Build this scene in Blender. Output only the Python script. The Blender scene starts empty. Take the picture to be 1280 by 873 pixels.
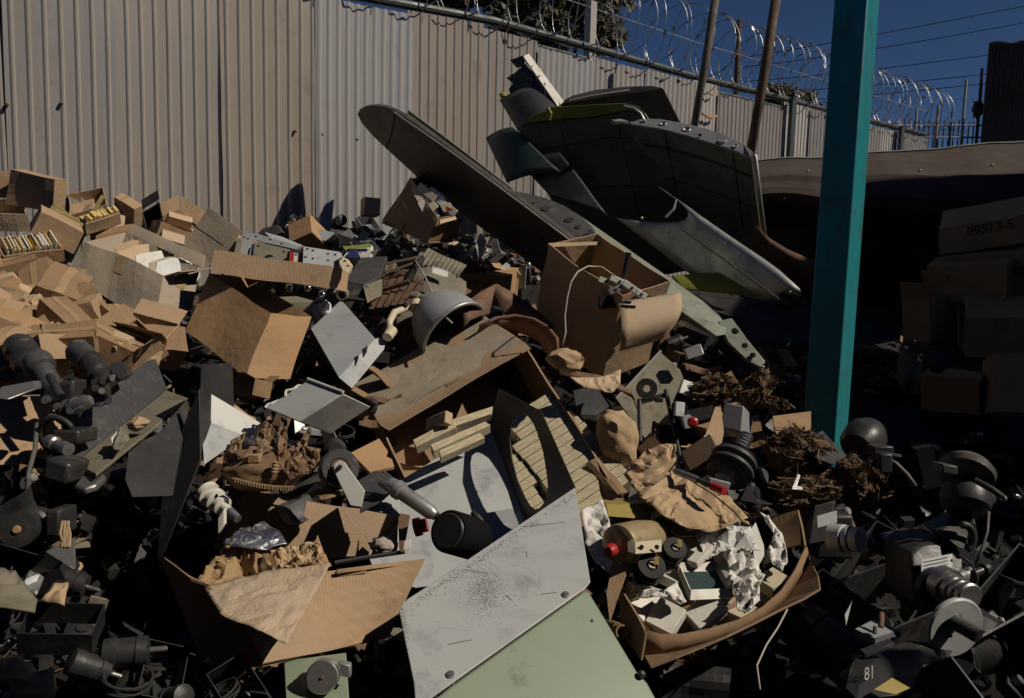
import bpy, bmesh, math, random
import numpy as np
from mathutils import Vector, Matrix, noise

random.seed(11)
R = math.radians
sc = bpy.context.scene
COL = sc.collection
rnd = random.uniform

# ------------------------------------------------------------------ camera
FPX = 995.0
EYE = Vector((0, 0, 1.7))
cam_d = bpy.data.cameras.new('camera')
cam_d.sensor_width = 36.0
cam_d.lens = 36.0 * FPX / 1280.0
cam_d.clip_start = 0.05
cam_d.clip_end = 2000
cam = bpy.data.objects.new('camera', cam_d)
COL.objects.link(cam)
CR = Matrix.Rotation(R(90 - 6.5), 3, 'X') @ Matrix.Rotation(R(1.4), 3, 'Z')
cam.matrix_world = Matrix.Translation(EYE) @ CR.to_4x4()
sc.camera = cam


def W(x, y, d):
    """the world point seen at photo position x, y and at depth d (metres along the view axis)"""
    return EYE + CR @ Vector(((x - 640) / FPX * d, -(y - 436.5) / FPX * d, -d))


# fence plane: passes FD in front of the eye, runs away to the far side of the yard
FA = R(48)
FDIR = Vector((math.sin(FA), math.cos(FA), 0))
FN = Vector((math.cos(FA), -math.sin(FA), 0))
FD = 4.8
HK, HQ = 0.29, 0.75


def fence_q(p):
    return FD + FN.dot(p)


def heap_z(p):
    return 1.7 - HK * (fence_q(p) - HQ)


def pd(x, y):
    """depth of the heap's surface at a photo position"""
    r = W(x, y, 1.0) - EYE
    den = r.z + HK * FN.dot(r)
    d = -HK * (FD - HQ) / den if den < -1e-4 else 9.0
    return max(1.2, min(d, 9.0))


def fd(x, y):
    r = W(x, y, 1.0) - EYE
    return -FD / FN.dot(r)


def Q(x, y, lift=0.0):
    return W(x, y, pd(x, y) - lift)


def px(d, n=1.0):
    return n * d / FPX


# ------------------------------------------------------------------ materials
def _nt(name):
    m = bpy.data.materials.new(name)
    m.use_nodes = True
    nt = m.node_tree
    b = nt.nodes['Principled BSDF']
    return m, nt, b


def _n(nt, t, **kw):
    n = nt.nodes.new(t)
    for k, v in kw.items():
        if k in n.inputs:
            n.inputs[k].default_value = v
        else:
            setattr(n, k, v)
    return n


def _mix(nt, fac, a, b, blend='MIX'):
    n = nt.nodes.new('ShaderNodeMix')
    n.data_type = 'RGBA'
    n.blend_type = blend
    for i, v in ((0, fac), (6, a), (7, b)):
        if isinstance(v, bpy.types.NodeSocket):
            nt.links.new(v, n.inputs[i])
        else:
            n.inputs[i].default_value = v if i == 0 else (v[0], v[1], v[2], 1)
    return n.outputs[2]


def _ramp(nt, src, lo, hi):
    n = nt.nodes.new('ShaderNodeMapRange')
    n.inputs['From Min'].default_value = lo
    n.inputs['From Max'].default_value = hi
    nt.links.new(src, n.inputs['Value'])
    return n.outputs['Result']


def _noise(nt, co, scale, detail=5, rough=0.6):
    n = _n(nt, 'ShaderNodeTexNoise', Scale=scale, Detail=detail, Roughness=rough)
    nt.links.new(co, n.inputs['Vector'])
    return n.outputs['Fac']


def _bump(nt, b, h, strength, dist):
    n = _n(nt, 'ShaderNodeBump', Strength=strength, Distance=dist)
    nt.links.new(h, n.inputs['Height'])
    nt.links.new(n.outputs['Normal'], b.inputs['Normal'])


def mat(name, c1, c2=None, scale=6, rough=0.6, metal=0.0, dirt=None, dirt_amt=0.5, bump=0.15, bscale=60, scratch=None):
    """worn surface: two tones in patches, dirt of its own colour, fine scratches, small bumps"""
    m, nt, b = _nt(name)
    co = nt.nodes.new('ShaderNodeTexCoord').outputs['Object']
    c2 = c2 or tuple(v * 0.75 for v in c1)
    f = _ramp(nt, _noise(nt, co, scale), 0.35, 0.65)
    col = _mix(nt, f, c1, c2)
    if dirt:
        g = _ramp(nt, _noise(nt, co, scale * 2.7, 8, 0.7), 0.62 - 0.2 * dirt_amt, 0.75)
        col = _mix(nt, g, col, dirt)
    if scratch:
        mp = _n(nt, 'ShaderNodeMapping')
        mp.inputs['Scale'].default_value = (1.0, 9.0, 2.0)
        mp.inputs['Rotation'].default_value = (0.3, 0.5, 0.7)
        nt.links.new(co, mp.inputs['Vector'])
        g = _ramp(nt, _noise(nt, mp.outputs['Vector'], 22, 3, 0.5), 0.66, 0.72)
        col = _mix(nt, g, col, scratch)
    nt.links.new(col, b.inputs['Base Color'])
    rr = nt.nodes.new('ShaderNodeMapRange')
    rr.inputs['To Min'].default_value = max(0.05, rough - 0.12)
    rr.inputs['To Max'].default_value = min(1, rough + 0.15)
    nt.links.new(f, rr.inputs['Value'])
    nt.links.new(rr.outputs['Result'], b.inputs['Roughness'])
    b.inputs['Metallic'].default_value = metal
    b.inputs['Specular IOR Level'].default_value = 0.35
    if bump:
        _bump(nt, b, _noise(nt, co, bscale, 4, 0.6), bump, 0.004)
    return m


def cardboard(name, c1, c2, flute=35.0, stain=(0.10, 0.06, 0.03), amt=0.5):
    m, nt, b = _nt(name)
    tc = nt.nodes.new('ShaderNodeTexCoord')
    co, uv = tc.outputs['Object'], tc.outputs['UV']
    col = _mix(nt, _ramp(nt, _noise(nt, co, 5), 0.3, 0.7), c1, c2)
    fib = _noise(nt, co, 180, 2, 0.5)
    col = _mix(nt, 0.25, col, _mix(nt, fib, tuple(v * 0.7 for v in c1), tuple(min(1, v * 1.25) for v in c1)))
    col = _mix(nt, _ramp(nt, _noise(nt, co, 9, 8, 0.7), 0.68 - 0.15 * amt, 0.85), col, stain)
    vo = _n(nt, 'ShaderNodeTexVoronoi', Scale=4.5)
    vo.feature = 'DISTANCE_TO_EDGE'
    wq = _n(nt, 'ShaderNodeVectorMath', operation='ADD')
    nz = _n(nt, 'ShaderNodeTexNoise', Scale=6.0, Detail=3.0)
    nt.links.new(co, nz.inputs['Vector'])
    nt.links.new(co, wq.inputs[0])
    sc3 = _n(nt, 'ShaderNodeVectorMath', operation='SCALE')
    sc3.inputs['Scale'].default_value = 0.35
    nt.links.new(nz.outputs['Color'], sc3.inputs[0])
    nt.links.new(sc3.outputs[0], wq.inputs[1])
    nt.links.new(wq.outputs[0], vo.inputs['Vector'])
    cr = _ramp(nt, vo.outputs['Distance'], 0.014, 0.0)
    mk = _n(nt, 'ShaderNodeMath', operation='MULTIPLY')
    nt.links.new(cr, mk.inputs[0])
    nt.links.new(_ramp(nt, _noise(nt, co, 3.3, 2), 0.56, 0.70), mk.inputs[1])
    col = _mix(nt, mk.outputs[0], col, tuple(v * 0.78 for v in c1))
    col = _mix(nt, _ramp(nt, _noise(nt, co, 2.1, 4), 0.52, 0.75), col, tuple(0.7 * v + 0.055 for v in c1))
    wv = _n(nt, 'ShaderNodeTexWave', Scale=flute, Distortion=0.6, Detail=1.0)
    nt.links.new(uv, wv.inputs['Vector'])
    col = _mix(nt, _ramp(nt, wv.outputs['Fac'], 0.0, 14.0), col, tuple(v * 0.35 for v in c1))
    nt.links.new(col, b.inputs['Base Color'])
    b.inputs['Roughness'].default_value = 0.82
    b.inputs['Specular IOR Level'].default_value = 0.2
    add = _n(nt, 'ShaderNodeMath', operation='MULTIPLY_ADD')
    nt.links.new(wv.outputs['Fac'], add.inputs[0])
    add.inputs[1].default_value = 0.12
    nt.links.new(_noise(nt, co, 25, 5), add.inputs[2])
    ad2 = _n(nt, 'ShaderNodeMath', operation='MULTIPLY_ADD')
    nt.links.new(mk.outputs[0], ad2.inputs[0])
    ad2.inputs[1].default_value = -0.25
    nt.links.new(add.outputs[0], ad2.inputs[2])
    _bump(nt, b, ad2.outputs[0], 0.45, 0.007)
    return m


def paper(name, c1, c2, scale=22, strength=0.6, dist=0.02):
    strength *= 0.45
    m, nt, b = _nt(name)
    co = nt.nodes.new('ShaderNodeTexCoord').outputs['Object']
    nt.links.new(_mix(nt, _ramp(nt, _noise(nt, co, 8), 0.3, 0.7), c1, c2), b.inputs['Base Color'])
    b.inputs['Roughness'].default_value = 0.7
    b.inputs['Specular IOR Level'].default_value = 0.25
    v = _n(nt, 'ShaderNodeTexVoronoi', Scale=scale)
    v.feature = 'DISTANCE_TO_EDGE'
    nt.links.new(co, v.inputs['Vector'])
    a = _n(nt, 'ShaderNodeMath', operation='ADD')
    nt.links.new(v.outputs['Distance'], a.inputs[0])
    nt.links.new(_noise(nt, co, scale, 3), a.inputs[1])
    _bump(nt, b, a.outputs[0], strength, dist)
    return m


def printed(name, c1, ink, period=0.0085):
    """small cartons printed with lines of tiny illegible type (lines run along u)"""
    m, nt, b = _nt(name)
    tc = nt.nodes.new('ShaderNodeTexCoord')
    co, uv = tc.outputs['Object'], tc.outputs['UV']
    base = _mix(nt, _ramp(nt, _noise(nt, co, 12), 0.3, 0.7), c1, tuple(v * 0.8 for v in c1))
    sp = nt.nodes.new('ShaderNodeSeparateXYZ')
    nt.links.new(uv, sp.inputs[0])
    wv = _n(nt, 'ShaderNodeMath', operation='MULTIPLY')
    nt.links.new(sp.outputs['Y'], wv.inputs[0])
    wv.inputs[1].default_value = 1.0 / period
    fr = _n(nt, 'ShaderNodeMath', operation='FRACT')
    nt.links.new(wv.outputs[0], fr.inputs[0])
    row = _n(nt, 'ShaderNodeMath', operation='GREATER_THAN')
    nt.links.new(fr.outputs[0], row.inputs[0])
    row.inputs[1].default_value = 0.62
    mp = _n(nt, 'ShaderNodeMapping')
    mp.inputs['Scale'].default_value = (420, 120, 1)
    nt.links.new(uv, mp.inputs['Vector'])
    w = _ramp(nt, _noise(nt, mp.outputs['Vector'], 1.0, 2), 0.42, 0.5)
    mp2 = _n(nt, 'ShaderNodeMapping')
    mp2.inputs['Scale'].default_value = (22, 60, 1)
    nt.links.new(uv, mp2.inputs['Vector'])
    w2 = _ramp(nt, _noise(nt, mp2.outputs['Vector'], 1.0, 1), 0.46, 0.5)
    mu = _n(nt, 'ShaderNodeMath', operation='MULTIPLY')
    nt.links.new(row.outputs[0], mu.inputs[0])
    nt.links.new(w, mu.inputs[1])
    mu2 = _n(nt, 'ShaderNodeMath', operation='MULTIPLY')
    nt.links.new(mu.outputs[0], mu2.inputs[0])
    nt.links.new(w2, mu2.inputs[1])
    nt.links.new(_mix(nt, mu2.outputs[0], base, ink), b.inputs['Base Color'])
    b.inputs['Roughness'].default_value = 0.65
    return m


M = {}
M['card'] = cardboard('cardboard brown', (0.43, 0.295, 0.18), (0.35, 0.235, 0.14))
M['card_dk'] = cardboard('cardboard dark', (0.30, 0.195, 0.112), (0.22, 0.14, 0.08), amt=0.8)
M['card_lt'] = cardboard('cardboard pale', (0.53, 0.40, 0.265), (0.44, 0.325, 0.21), amt=0.3)
M['card_gr'] = cardboard('cardboard greyed', (0.41, 0.34, 0.255), (0.34, 0.28, 0.205), amt=0.6)
M['card_or'] = cardboard('cardboard orange', (0.46, 0.285, 0.15), (0.37, 0.225, 0.115), amt=0.3)
M['kraft'] = paper('kraft paper', (0.47, 0.335, 0.20), (0.40, 0.28, 0.16), 14, 0.5, 0.02)
M['kraft_dk'] = paper('kraft paper brown', (0.37, 0.245, 0.13), (0.29, 0.19, 0.10), 16, 0.5, 0.02)
M['kraft_gr'] = paper('embossed kraft paper', (0.46, 0.36, 0.255), (0.40, 0.305, 0.21), 70, 0.9, 0.006)
M['tissue'] = paper('white tissue', (0.74, 0.72, 0.68), (0.62, 0.59, 0.55), 30, 0.6, 0.015)
M['rag'] = paper('pinkish rag', (0.45, 0.37, 0.34), (0.36, 0.29, 0.26), 40, 0.9, 0.02)
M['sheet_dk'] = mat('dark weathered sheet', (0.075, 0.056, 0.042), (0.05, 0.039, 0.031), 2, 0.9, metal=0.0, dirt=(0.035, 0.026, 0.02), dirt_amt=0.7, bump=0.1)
M['line_dk'] = mat('black cable', (0.012, 0.012, 0.014), (0.01, 0.01, 0.012), 5, 1.0, bump=0)
M['line_dk'].node_tree.nodes['Principled BSDF'].inputs['Specular IOR Level'].default_value = 0
M['white'] = mat('white card', (0.70, 0.67, 0.60), (0.60, 0.57, 0.50), 8, 0.6, dirt=(0.35, 0.29, 0.2), dirt_amt=0.3)
M['cream'] = mat('cream paint', (0.62, 0.55, 0.40), (0.55, 0.46, 0.31), 10, 0.5, dirt=(0.3, 0.22, 0.12), dirt_amt=0.4)
M['yellow'] = mat('yellow paper', (0.62, 0.45, 0.14), (0.66, 0.52, 0.24), 10, 0.6)
M['olive'] = mat('olive yellow carton', (0.30, 0.235, 0.05), (0.35, 0.28, 0.10), 8, 0.55)
M['zinc'] = mat('yellow green primer', (0.22, 0.22, 0.025), (0.17, 0.16, 0.03), 6, 0.6, dirt=(0.07, 0.06, 0.03))
M['grn_flap'] = mat('green primer', (0.075, 0.10, 0.03), (0.05, 0.07, 0.03), 6, 0.6)
M['blue_grn'] = mat('blue green paint', (0.028, 0.058, 0.052), (0.022, 0.04, 0.042), 4, 0.55, dirt=(0.04, 0.05, 0.05))
M['wing'] = mat('weathered wing skin', (0.135, 0.115, 0.097), (0.09, 0.078, 0.066), 3, 0.5, metal=0.25, dirt=(0.05, 0.042, 0.033), dirt_amt=0.7, bump=0.08)
M['wing_gr'] = mat('grey wing skin', (0.20, 0.185, 0.165), (0.145, 0.133, 0.118), 3, 0.48, metal=0.3, dirt=(0.07, 0.06, 0.05), dirt_amt=0.7, bump=0.08)
M['alu'] = mat('dull aluminium', (0.42, 0.42, 0.41), (0.31, 0.31, 0.30), 5, 0.42, metal=0.55, dirt=(0.13, 0.12, 0.10), dirt_amt=0.5, bump=0.06)
M['alu_gr'] = mat('grey green wing edge', (0.30, 0.33, 0.27), (0.22, 0.24, 0.19), 5, 0.5, metal=0.2, dirt=(0.09, 0.09, 0.07))
M['grey'] = mat('grey paint', (0.30, 0.31, 0.32), (0.25, 0.26, 0.27), 4, 0.5, dirt=(0.14, 0.13, 0.12), dirt_amt=0.3, bump=0.05, scratch=(0.40, 0.41, 0.42))
M['grey_lt'] = mat('pale grey paint', (0.46, 0.47, 0.46), (0.38, 0.395, 0.395), 3.5, 0.5, dirt=(0.20, 0.20, 0.22), dirt_amt=0.5, bump=0.06, scratch=(0.30, 0.31, 0.33))
M['grey_wh'] = mat('off white enamel', (0.62, 0.62, 0.59), (0.54, 0.54, 0.51), 4, 0.45, dirt=(0.3, 0.28, 0.24), dirt_amt=0.3, bump=0.04)
M['grey_dk'] = mat('dark grey paint', (0.062, 0.062, 0.064), (0.042, 0.042, 0.045), 5, 0.55, dirt=(0.12, 0.105, 0.085), dirt_amt=0.4, scratch=(0.22, 0.21, 0.2))
M['sage'] = mat('sage green enamel', (0.235, 0.285, 0.205), (0.21, 0.255, 0.185), 3, 0.4, dirt=(0.12, 0.14, 0.10), dirt_amt=0.1, bump=0.03, bscale=250)
M['black'] = mat('black paint', (0.022, 0.022, 0.024), (0.035, 0.033, 0.032), 5, 0.45, dirt=(0.07, 0.06, 0.05), dirt_amt=0.3)
M['rubber'] = mat('black rubber', (0.025, 0.024, 0.023), (0.04, 0.036, 0.032), 9, 0.7)
M['gun'] = mat('gunmetal casting', (0.045, 0.045, 0.046), (0.025, 0.025, 0.026), 9, 0.45, metal=0.2, dirt=(0.10, 0.085, 0.066), dirt_amt=0.5, bump=0.2, bscale=120)
M['steel'] = mat('worn steel', (0.42, 0.41, 0.40), (0.30, 0.29, 0.28), 9, 0.35, metal=0.8, dirt=(0.12, 0.09, 0.06), dirt_amt=0.4)
M['chrome'] = mat('bright steel', (0.75, 0.75, 0.75), (0.6, 0.6, 0.6), 9, 0.15, metal=1.0, bump=0)
M['foil'] = mat('silver foil', (0.72, 0.72, 0.74), (0.6, 0.6, 0.63), 9, 0.38, metal=1.0, bump=0.2, bscale=20)
M['rust'] = mat('rusty sheet', (0.155, 0.09, 0.058), (0.21, 0.125, 0.08), 7, 0.75, metal=0.1, dirt=(0.06, 0.035, 0.025), dirt_amt=0.7, bump=0.3)
M['wood'] = mat('old wood', (0.14, 0.085, 0.05), (0.09, 0.055, 0.035), 8, 0.8, dirt=(0.04, 0.03, 0.02))
M['pole'] = mat('pole wood', (0.14, 0.12, 0.10), (0.09, 0.075, 0.06), 10, 0.8)
M['leather'] = mat('brown leather', (0.23, 0.145, 0.08), (0.15, 0.09, 0.05), 12, 0.6, dirt=(0.07, 0.04, 0.025), bump=0.5, bscale=40)
M['fibre'] = mat('brown fibre', (0.155, 0.10, 0.06), (0.095, 0.06, 0.037), 14, 0.95, bump=0.8, bscale=70)
M['fibre_lt'] = mat('pale brown fibre', (0.26, 0.175, 0.11), (0.19, 0.125, 0.078), 14, 0.9, bump=0)
M['khaki'] = mat('khaki canvas', (0.22, 0.195, 0.145), (0.17, 0.15, 0.11), 7, 0.85, dirt=(0.1, 0.08, 0.05), bump=0.3, bscale=200)
M['red'] = mat('red plastic', (0.45, 0.03, 0.025), (0.33, 0.02, 0.02), 8, 0.35, bump=0)
M['blue'] = mat('blue print', (0.05, 0.08, 0.26), (0.04, 0.06, 0.2), 8, 0.5, bump=0)
M['lime'] = mat('lime print', (0.35, 0.42, 0.10), (0.3, 0.36, 0.08), 8, 0.5, bump=0)
M['navy'] = mat('dark blue tarp', (0.025, 0.03, 0.06), (0.02, 0.022, 0.04), 8, 0.5)
M['teal'] = mat('teal paint', (0.016, 0.215, 0.24), (0.012, 0.18, 0.205), 5, 0.42, dirt=(0.06, 0.06, 0.05), dirt_amt=0.42, bump=0.06, scratch=(0.05, 0.14, 0.15))
M['fence_tan'] = mat('tan corrugated sheet', (0.285, 0.255, 0.232), (0.245, 0.222, 0.205), 1.6, 0.5, metal=0.1, dirt=(0.20, 0.168, 0.142), dirt_amt=0.35, bump=0.03)
M['fence_gr'] = mat('grey corrugated sheet', (0.27, 0.25, 0.24), (0.225, 0.21, 0.205), 1.8, 0.5, metal=0.1, dirt=(0.19, 0.165, 0.145), dirt_amt=0.4, bump=0.03)
M['fence_br'] = mat('brownish corrugated sheet', (0.295, 0.25, 0.21), (0.25, 0.215, 0.185), 1.4, 0.5, metal=0.1, dirt=(0.18, 0.14, 0.11), dirt_amt=0.45, bump=0.03)
M['rib_lit_grey'] = mat('sunlit rib grey', (0.40, 0.375, 0.35), (0.35, 0.33, 0.31), 1.6, 0.5, bump=0.03)  # both rib tones carry sunlight painted into the colour
M['rib_lit_tan'] = mat('sunlit rib tan', (0.40, 0.345, 0.275), (0.35, 0.30, 0.245), 1.6, 0.5, bump=0.03)
M['fence_zinc'] = mat('galvanised sheet', (0.40, 0.40, 0.405), (0.28, 0.28, 0.285), 2.2, 0.42, metal=0.35, dirt=(0.30, 0.28, 0.26), dirt_amt=0.5, bump=0.04)
M['fence_wh'] = mat('white corrugated sheet', (0.45, 0.425, 0.39), (0.38, 0.36, 0.335), 2.2, 0.5, dirt=(0.38, 0.34, 0.29), dirt_amt=0.4, bump=0.04)
M['rail'] = mat('fence rail', (0.09, 0.10, 0.10), (0.07, 0.075, 0.075), 6, 0.5, metal=0.4)
M['razor'] = mat('razor wire steel', (0.48, 0.48, 0.47), (0.38, 0.375, 0.36), 6, 0.45, metal=0.9, bump=0)
M['bark'] = mat('bark', (0.07, 0.05, 0.035), (0.05, 0.035, 0.025), 8, 0.9)
M['leaf'] = mat('foliage', (0.045, 0.060, 0.022), (0.065, 0.072, 0.032), 3, 0.6, bump=0)
M['leaf_b'] = mat('foliage brown', (0.085, 0.07, 0.04), (0.06, 0.055, 0.03), 3, 0.6, bump=0)
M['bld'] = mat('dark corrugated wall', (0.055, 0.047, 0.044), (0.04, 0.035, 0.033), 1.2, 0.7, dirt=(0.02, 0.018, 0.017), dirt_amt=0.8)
M['plate'] = mat('scuffed pale plate', (0.43, 0.445, 0.435), (0.385, 0.40, 0.405), 3.0, 0.45, dirt=(0.19, 0.19, 0.23), dirt_amt=0.45, bump=0.05, scratch=(0.33, 0.34, 0.37))
M['bld_far'] = mat('weathered grey wall', (0.12, 0.105, 0.098), (0.09, 0.08, 0.075), 1.0, 0.8, dirt=(0.05, 0.043, 0.04), dirt_amt=0.5)
M['scuff'] = mat('dark scuff', (0.17, 0.17, 0.185), (0.12, 0.12, 0.13), 20, 0.6, bump=0)
M['film'] = printed('printed carton', (0.60, 0.52, 0.34), (0.27, 0.19, 0.10))
M['ink'] = mat('stencil ink', (0.05, 0.035, 0.025), (0.07, 0.05, 0.03), 20, 0.8, bump=0)
M['orange'] = mat('orange spray', (0.50, 0.20, 0.07), (0.45, 0.22, 0.1), 20, 0.7, bump=0)
M['ink_w'] = mat('white stencil', (0.5, 0.48, 0.45), (0.35, 0.33, 0.3), 30, 0.7, bump=0)
M['tape'] = mat('brown tape', (0.36, 0.25, 0.13), (0.32, 0.22, 0.11), 20, 0.25, bump=0)
M['wire'] = mat('pale wire', (0.42, 0.39, 0.33), (0.36, 0.33, 0.28), 20, 0.5, bump=0)
M['cable'] = mat('grey cable', (0.13, 0.125, 0.115), (0.1, 0.095, 0.09), 20, 0.5, bump=0)
M['gold'] = mat('lacquered can', (0.50, 0.40, 0.24), (0.42, 0.31, 0.16), 10, 0.35, metal=0.4, dirt=(0.2, 0.11, 0.05))


def streaks(key, tone, amt=0.55, sc_=(7, 7, 0.35)):
    """dirt and rust that has run down a sheet"""
    nt = M[key].node_tree
    b = nt.nodes['Principled BSDF']
    src = b.inputs['Base Color'].links[0].from_socket
    co = nt.nodes.new('ShaderNodeTexCoord').outputs['Object']
    mp = _n(nt, 'ShaderNodeMapping')
    mp.inputs['Scale'].default_value = sc_
    nt.links.new(co, mp.inputs['Vector'])
    f = _ramp(nt, _noise(nt, mp.outputs['Vector'], 1.6, 6, 0.65), 0.50, 0.78)
    m2 = _n(nt, 'ShaderNodeMath', operation='MULTIPLY')
    nt.links.new(f, m2.inputs[0])
    m2.inputs[1].default_value = amt
    nt.links.new(_mix(nt, m2.outputs[0], src, tone), b.inputs['Base Color'])


for k_ in ('fence_tan', 'fence_gr', 'fence_br', 'rib_lit_grey', 'rib_lit_tan'):
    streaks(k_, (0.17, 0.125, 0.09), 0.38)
streaks('fence_zinc', (0.20, 0.17, 0.15), 0.6)
streaks('teal', (0.05, 0.07, 0.06), 0.5, (16, 16, 0.9))
streaks('wing_gr', (0.06, 0.05, 0.042), 0.7, (5, 5, 1.5))
streaks('wing', (0.045, 0.038, 0.03), 0.6, (5, 5, 1.5))
streaks('plate', (0.27, 0.265, 0.255), 0.5, (4, 12, 5))


# ------------------------------------------------------------------ mesh building (all points in world space)
def fract(p, s, amp, seed=0.0):
    q = Vector((p.x * s + seed, p.y * s + seed * 1.7, p.z * s - seed))
    return Vector((noise.noise(q), noise.noise(q + Vector((31.4, 0, 7))), noise.noise(q + Vector((0, 17.1, 53))))) * amp


class MB:
    def __init__(s):
        s.v, s.f, s.uv, s.mi = [], [], [], []

    def face(s, idx, uv=None, mi=0):
        s.f.append(tuple(idx))
        s.uv.append(uv or [(0, 0)] * len(idx))
        s.mi.append(mi)

    def pts(s, ps):
        i = len(s.v)
        s.v += [Vector(p) for p in ps]
        return range(i, i + len(ps))

    def grid(s, a, b, c, d, nu=6, nv=6, amp=0.0, ns=6.0, seed=0.0, mi=0, fn=None):
        """patch a-b-c-d (a to b is u, a to d is v) with a noise warp"""
        lu, lv = (b - a).length, (d - a).length
        i0 = len(s.v)
        for j in range(nv + 1):
            for i in range(nu + 1):
                u, v = i / nu, j / nv
                p = a * (1 - u) * (1 - v) + b * u * (1 - v) + c * u * v + d * (1 - u) * v
                if fn:
                    p = fn(p, u, v)
                if amp:
                    p = p + fract(p, ns, amp, seed)
                s.v.append(p)
        for j in range(nv):
            for i in range(nu):
                k = i0 + j * (nu + 1) + i
                s.face((k, k + 1, k + nu + 2, k + nu + 1), [(lu * (i + x) / nu, lv * (j + y) / nv) for x, y in ((0, 0), (1, 0), (1, 1), (0, 1))], mi)
        return s

    def hexa(s, o, a, b, c, mi=0):
        """solid block on corner o with edges a, b, c"""
        k = s.pts([o, o + a, o + a + b, o + b, o + c, o + a + c, o + a + b + c, o + b + c])[0]
        A, B, C = a.length, b.length, c.length
        for q, (x, y) in (((0, 3, 2, 1), (B, A)), ((4, 5, 6, 7), (A, B)), ((0, 1, 5, 4), (A, C)), ((2, 3, 7, 6), (A, C)), ((1, 2, 6, 5), (B, C)), ((3, 0, 4, 7), (B, C))):
            s.face([k + i for i in q], [(0, 0), (x, 0), (x, y), (0, y)], mi)
        return s

    def prism(s, poly, t, mi=0):
        n = len(poly)
        k = s.pts(list(poly) + [p + t for p in poly])[0]
        o = poly[0]
        u = (poly[1] - o).normalized()
        nn = (poly[1] - o).cross(poly[2] - o).normalized()
        w = nn.cross(u)
        fl = [((p - o).dot(u), (p - o).dot(w)) for p in poly]
        s.face(range(k, k + n), fl, mi)
        s.face(range(k + 2 * n - 1, k + n - 1, -1), fl[::-1], mi)
        for i in range(n):
            j = (i + 1) % n
            s.face((k + j, k + i, k + n + i, k + n + j), None, mi)
        return s

    def loft(s, rings, closed=True, caps=True, mi=0):
        n = len(rings[0])
        k = len(s.v)
        for r in rings:
            s.pts(r)
        for j in range(len(rings) - 1):
            for i in range(n if closed else n - 1):
                a, b = k + j * n + i, k + j * n + (i + 1) % n
                s.face((a, b, b + n, a + n), [(i, j), (i + 1, j), (i + 1, j + 1), (i, j + 1)], mi)
        if caps and closed:
            s.face(range(k + n - 1, k - 1, -1), None, mi)
            e = k + (len(rings) - 1) * n
            s.face(range(e, e + n), None, mi)
        return s

    def lathe(s, p0, p1, prof, seg=24, mi=0):
        """prof: (position along p0-p1 in 0..1, radius in metres)"""
        ax = (p1 - p0)
        az = ax.normalized()
        x = az.orthogonal().normalized()
        y = az.cross(x)
        rings = [[p0 + ax * t + (x * math.cos(2 * math.pi * i / seg) + y * math.sin(2 * math.pi * i / seg)) * max(r, 1e-4) for i in range(seg)] for t, r in prof]
        return s.loft(rings, mi=mi)

    def cyl(s, p0, p1, r0, r1=None, seg=20, mi=0):
        return s.lathe(p0, p1, [(0, r0), (1, r0 if r1 is None else r1)], seg, mi)

    def tube(s, ps, r, seg=8, mi=0):
        rings, x = [], None
        for i, p in enumerate(ps):
            t = (ps[min(i + 1, len(ps) - 1)] - ps[max(i - 1, 0)]).normalized()
            x = t.orthogonal().normalized() if x is None else (x - t * x.dot(t)).normalized()
            y = t.cross(x)
            rr = r[i] if isinstance(r, (list, tuple)) else r
            rings.append([p + (x * math.cos(2 * math.pi * k / seg) + y * math.sin(2 * math.pi * k / seg)) * rr for k in range(seg)])
        return s.loft(rings, mi=mi)

    def blob(s, c, ax, sub=3, amp=0.3, ns=3.0, seed=0.0, mi=0, ridge=False):
        bm = bmesh.new()
        bmesh.ops.create_icosphere(bm, subdivisions=sub, radius=1)
        k = len(s.v)
        for v in bm.verts:
            n = v.co.normalized()
            q = n * ns + Vector((seed, seed * 2, -seed))
            h = noise.noise(q) * 0.6 + noise.noise(q * 2.3) * 0.4
            if ridge:
                h = 0.5 - abs(h) * 2
            n = n * (1 + amp * h)
            s.v.append(c + ax[0] * n.x + ax[1] * n.y + ax[2] * n.z)
        for f in bm.faces:
            s.face([k + v.index for v in f.verts], None, mi)
        bm.free()
        return s

    def build(s, name, m, parent=None, label=None, cat=None, group=None, kind=None, smooth=False, solid=0, bevel=0, weld=False, offset=-1):
        me = bpy.data.meshes.new(name)
        if parent is not None:
            org = parent['_o']
            org = Vector((org[0], org[1], org[2]))
        else:
            lo = Vector((min(p[i] for p in s.v) for i in range(3)))
            hi = Vector((max(p[i] for p in s.v) for i in range(3)))
            org = Vector(((lo.x + hi.x) / 2, (lo.y + hi.y) / 2, lo.z))
        me.from_pydata([p - org for p in s.v], [], s.f)
        uvl = me.uv_layers.new(name='UVMap')
        flat = [c for u in s.uv for c in u]
        for i, c in enumerate(flat):
            uvl.data[i].uv = c
        for mm in (m if isinstance(m, (list, tuple)) else [m]):
            me.materials.append(M[mm])
        me.polygons.foreach_set('material_index', s.mi)
        if weld:
            bm = bmesh.new()
            bm.from_mesh(me)
            bmesh.ops.remove_doubles(bm, verts=bm.verts, dist=1e-4)
            bmesh.ops.recalc_face_normals(bm, faces=bm.faces)
            bm.to_mesh(me)
            bm.free()
        else:
            bm = bmesh.new()
            bm.from_mesh(me)
            bmesh.ops.recalc_face_normals(bm, faces=bm.faces)
            bm.to_mesh(me)
            bm.free()
        if smooth:
            me.polygons.foreach_set('use_smooth', [True] * len(me.polygons))
        me.update()
        o = bpy.data.objects.new(name, me)
        COL.objects.link(o)
        if parent is not None:
            o.parent = parent
        else:
            o.location = org
        o['_o'] = list(org)
        if solid:
            md = o.modifiers.new('thickness', 'SOLIDIFY')
            md.thickness = solid
            md.offset = offset
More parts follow.
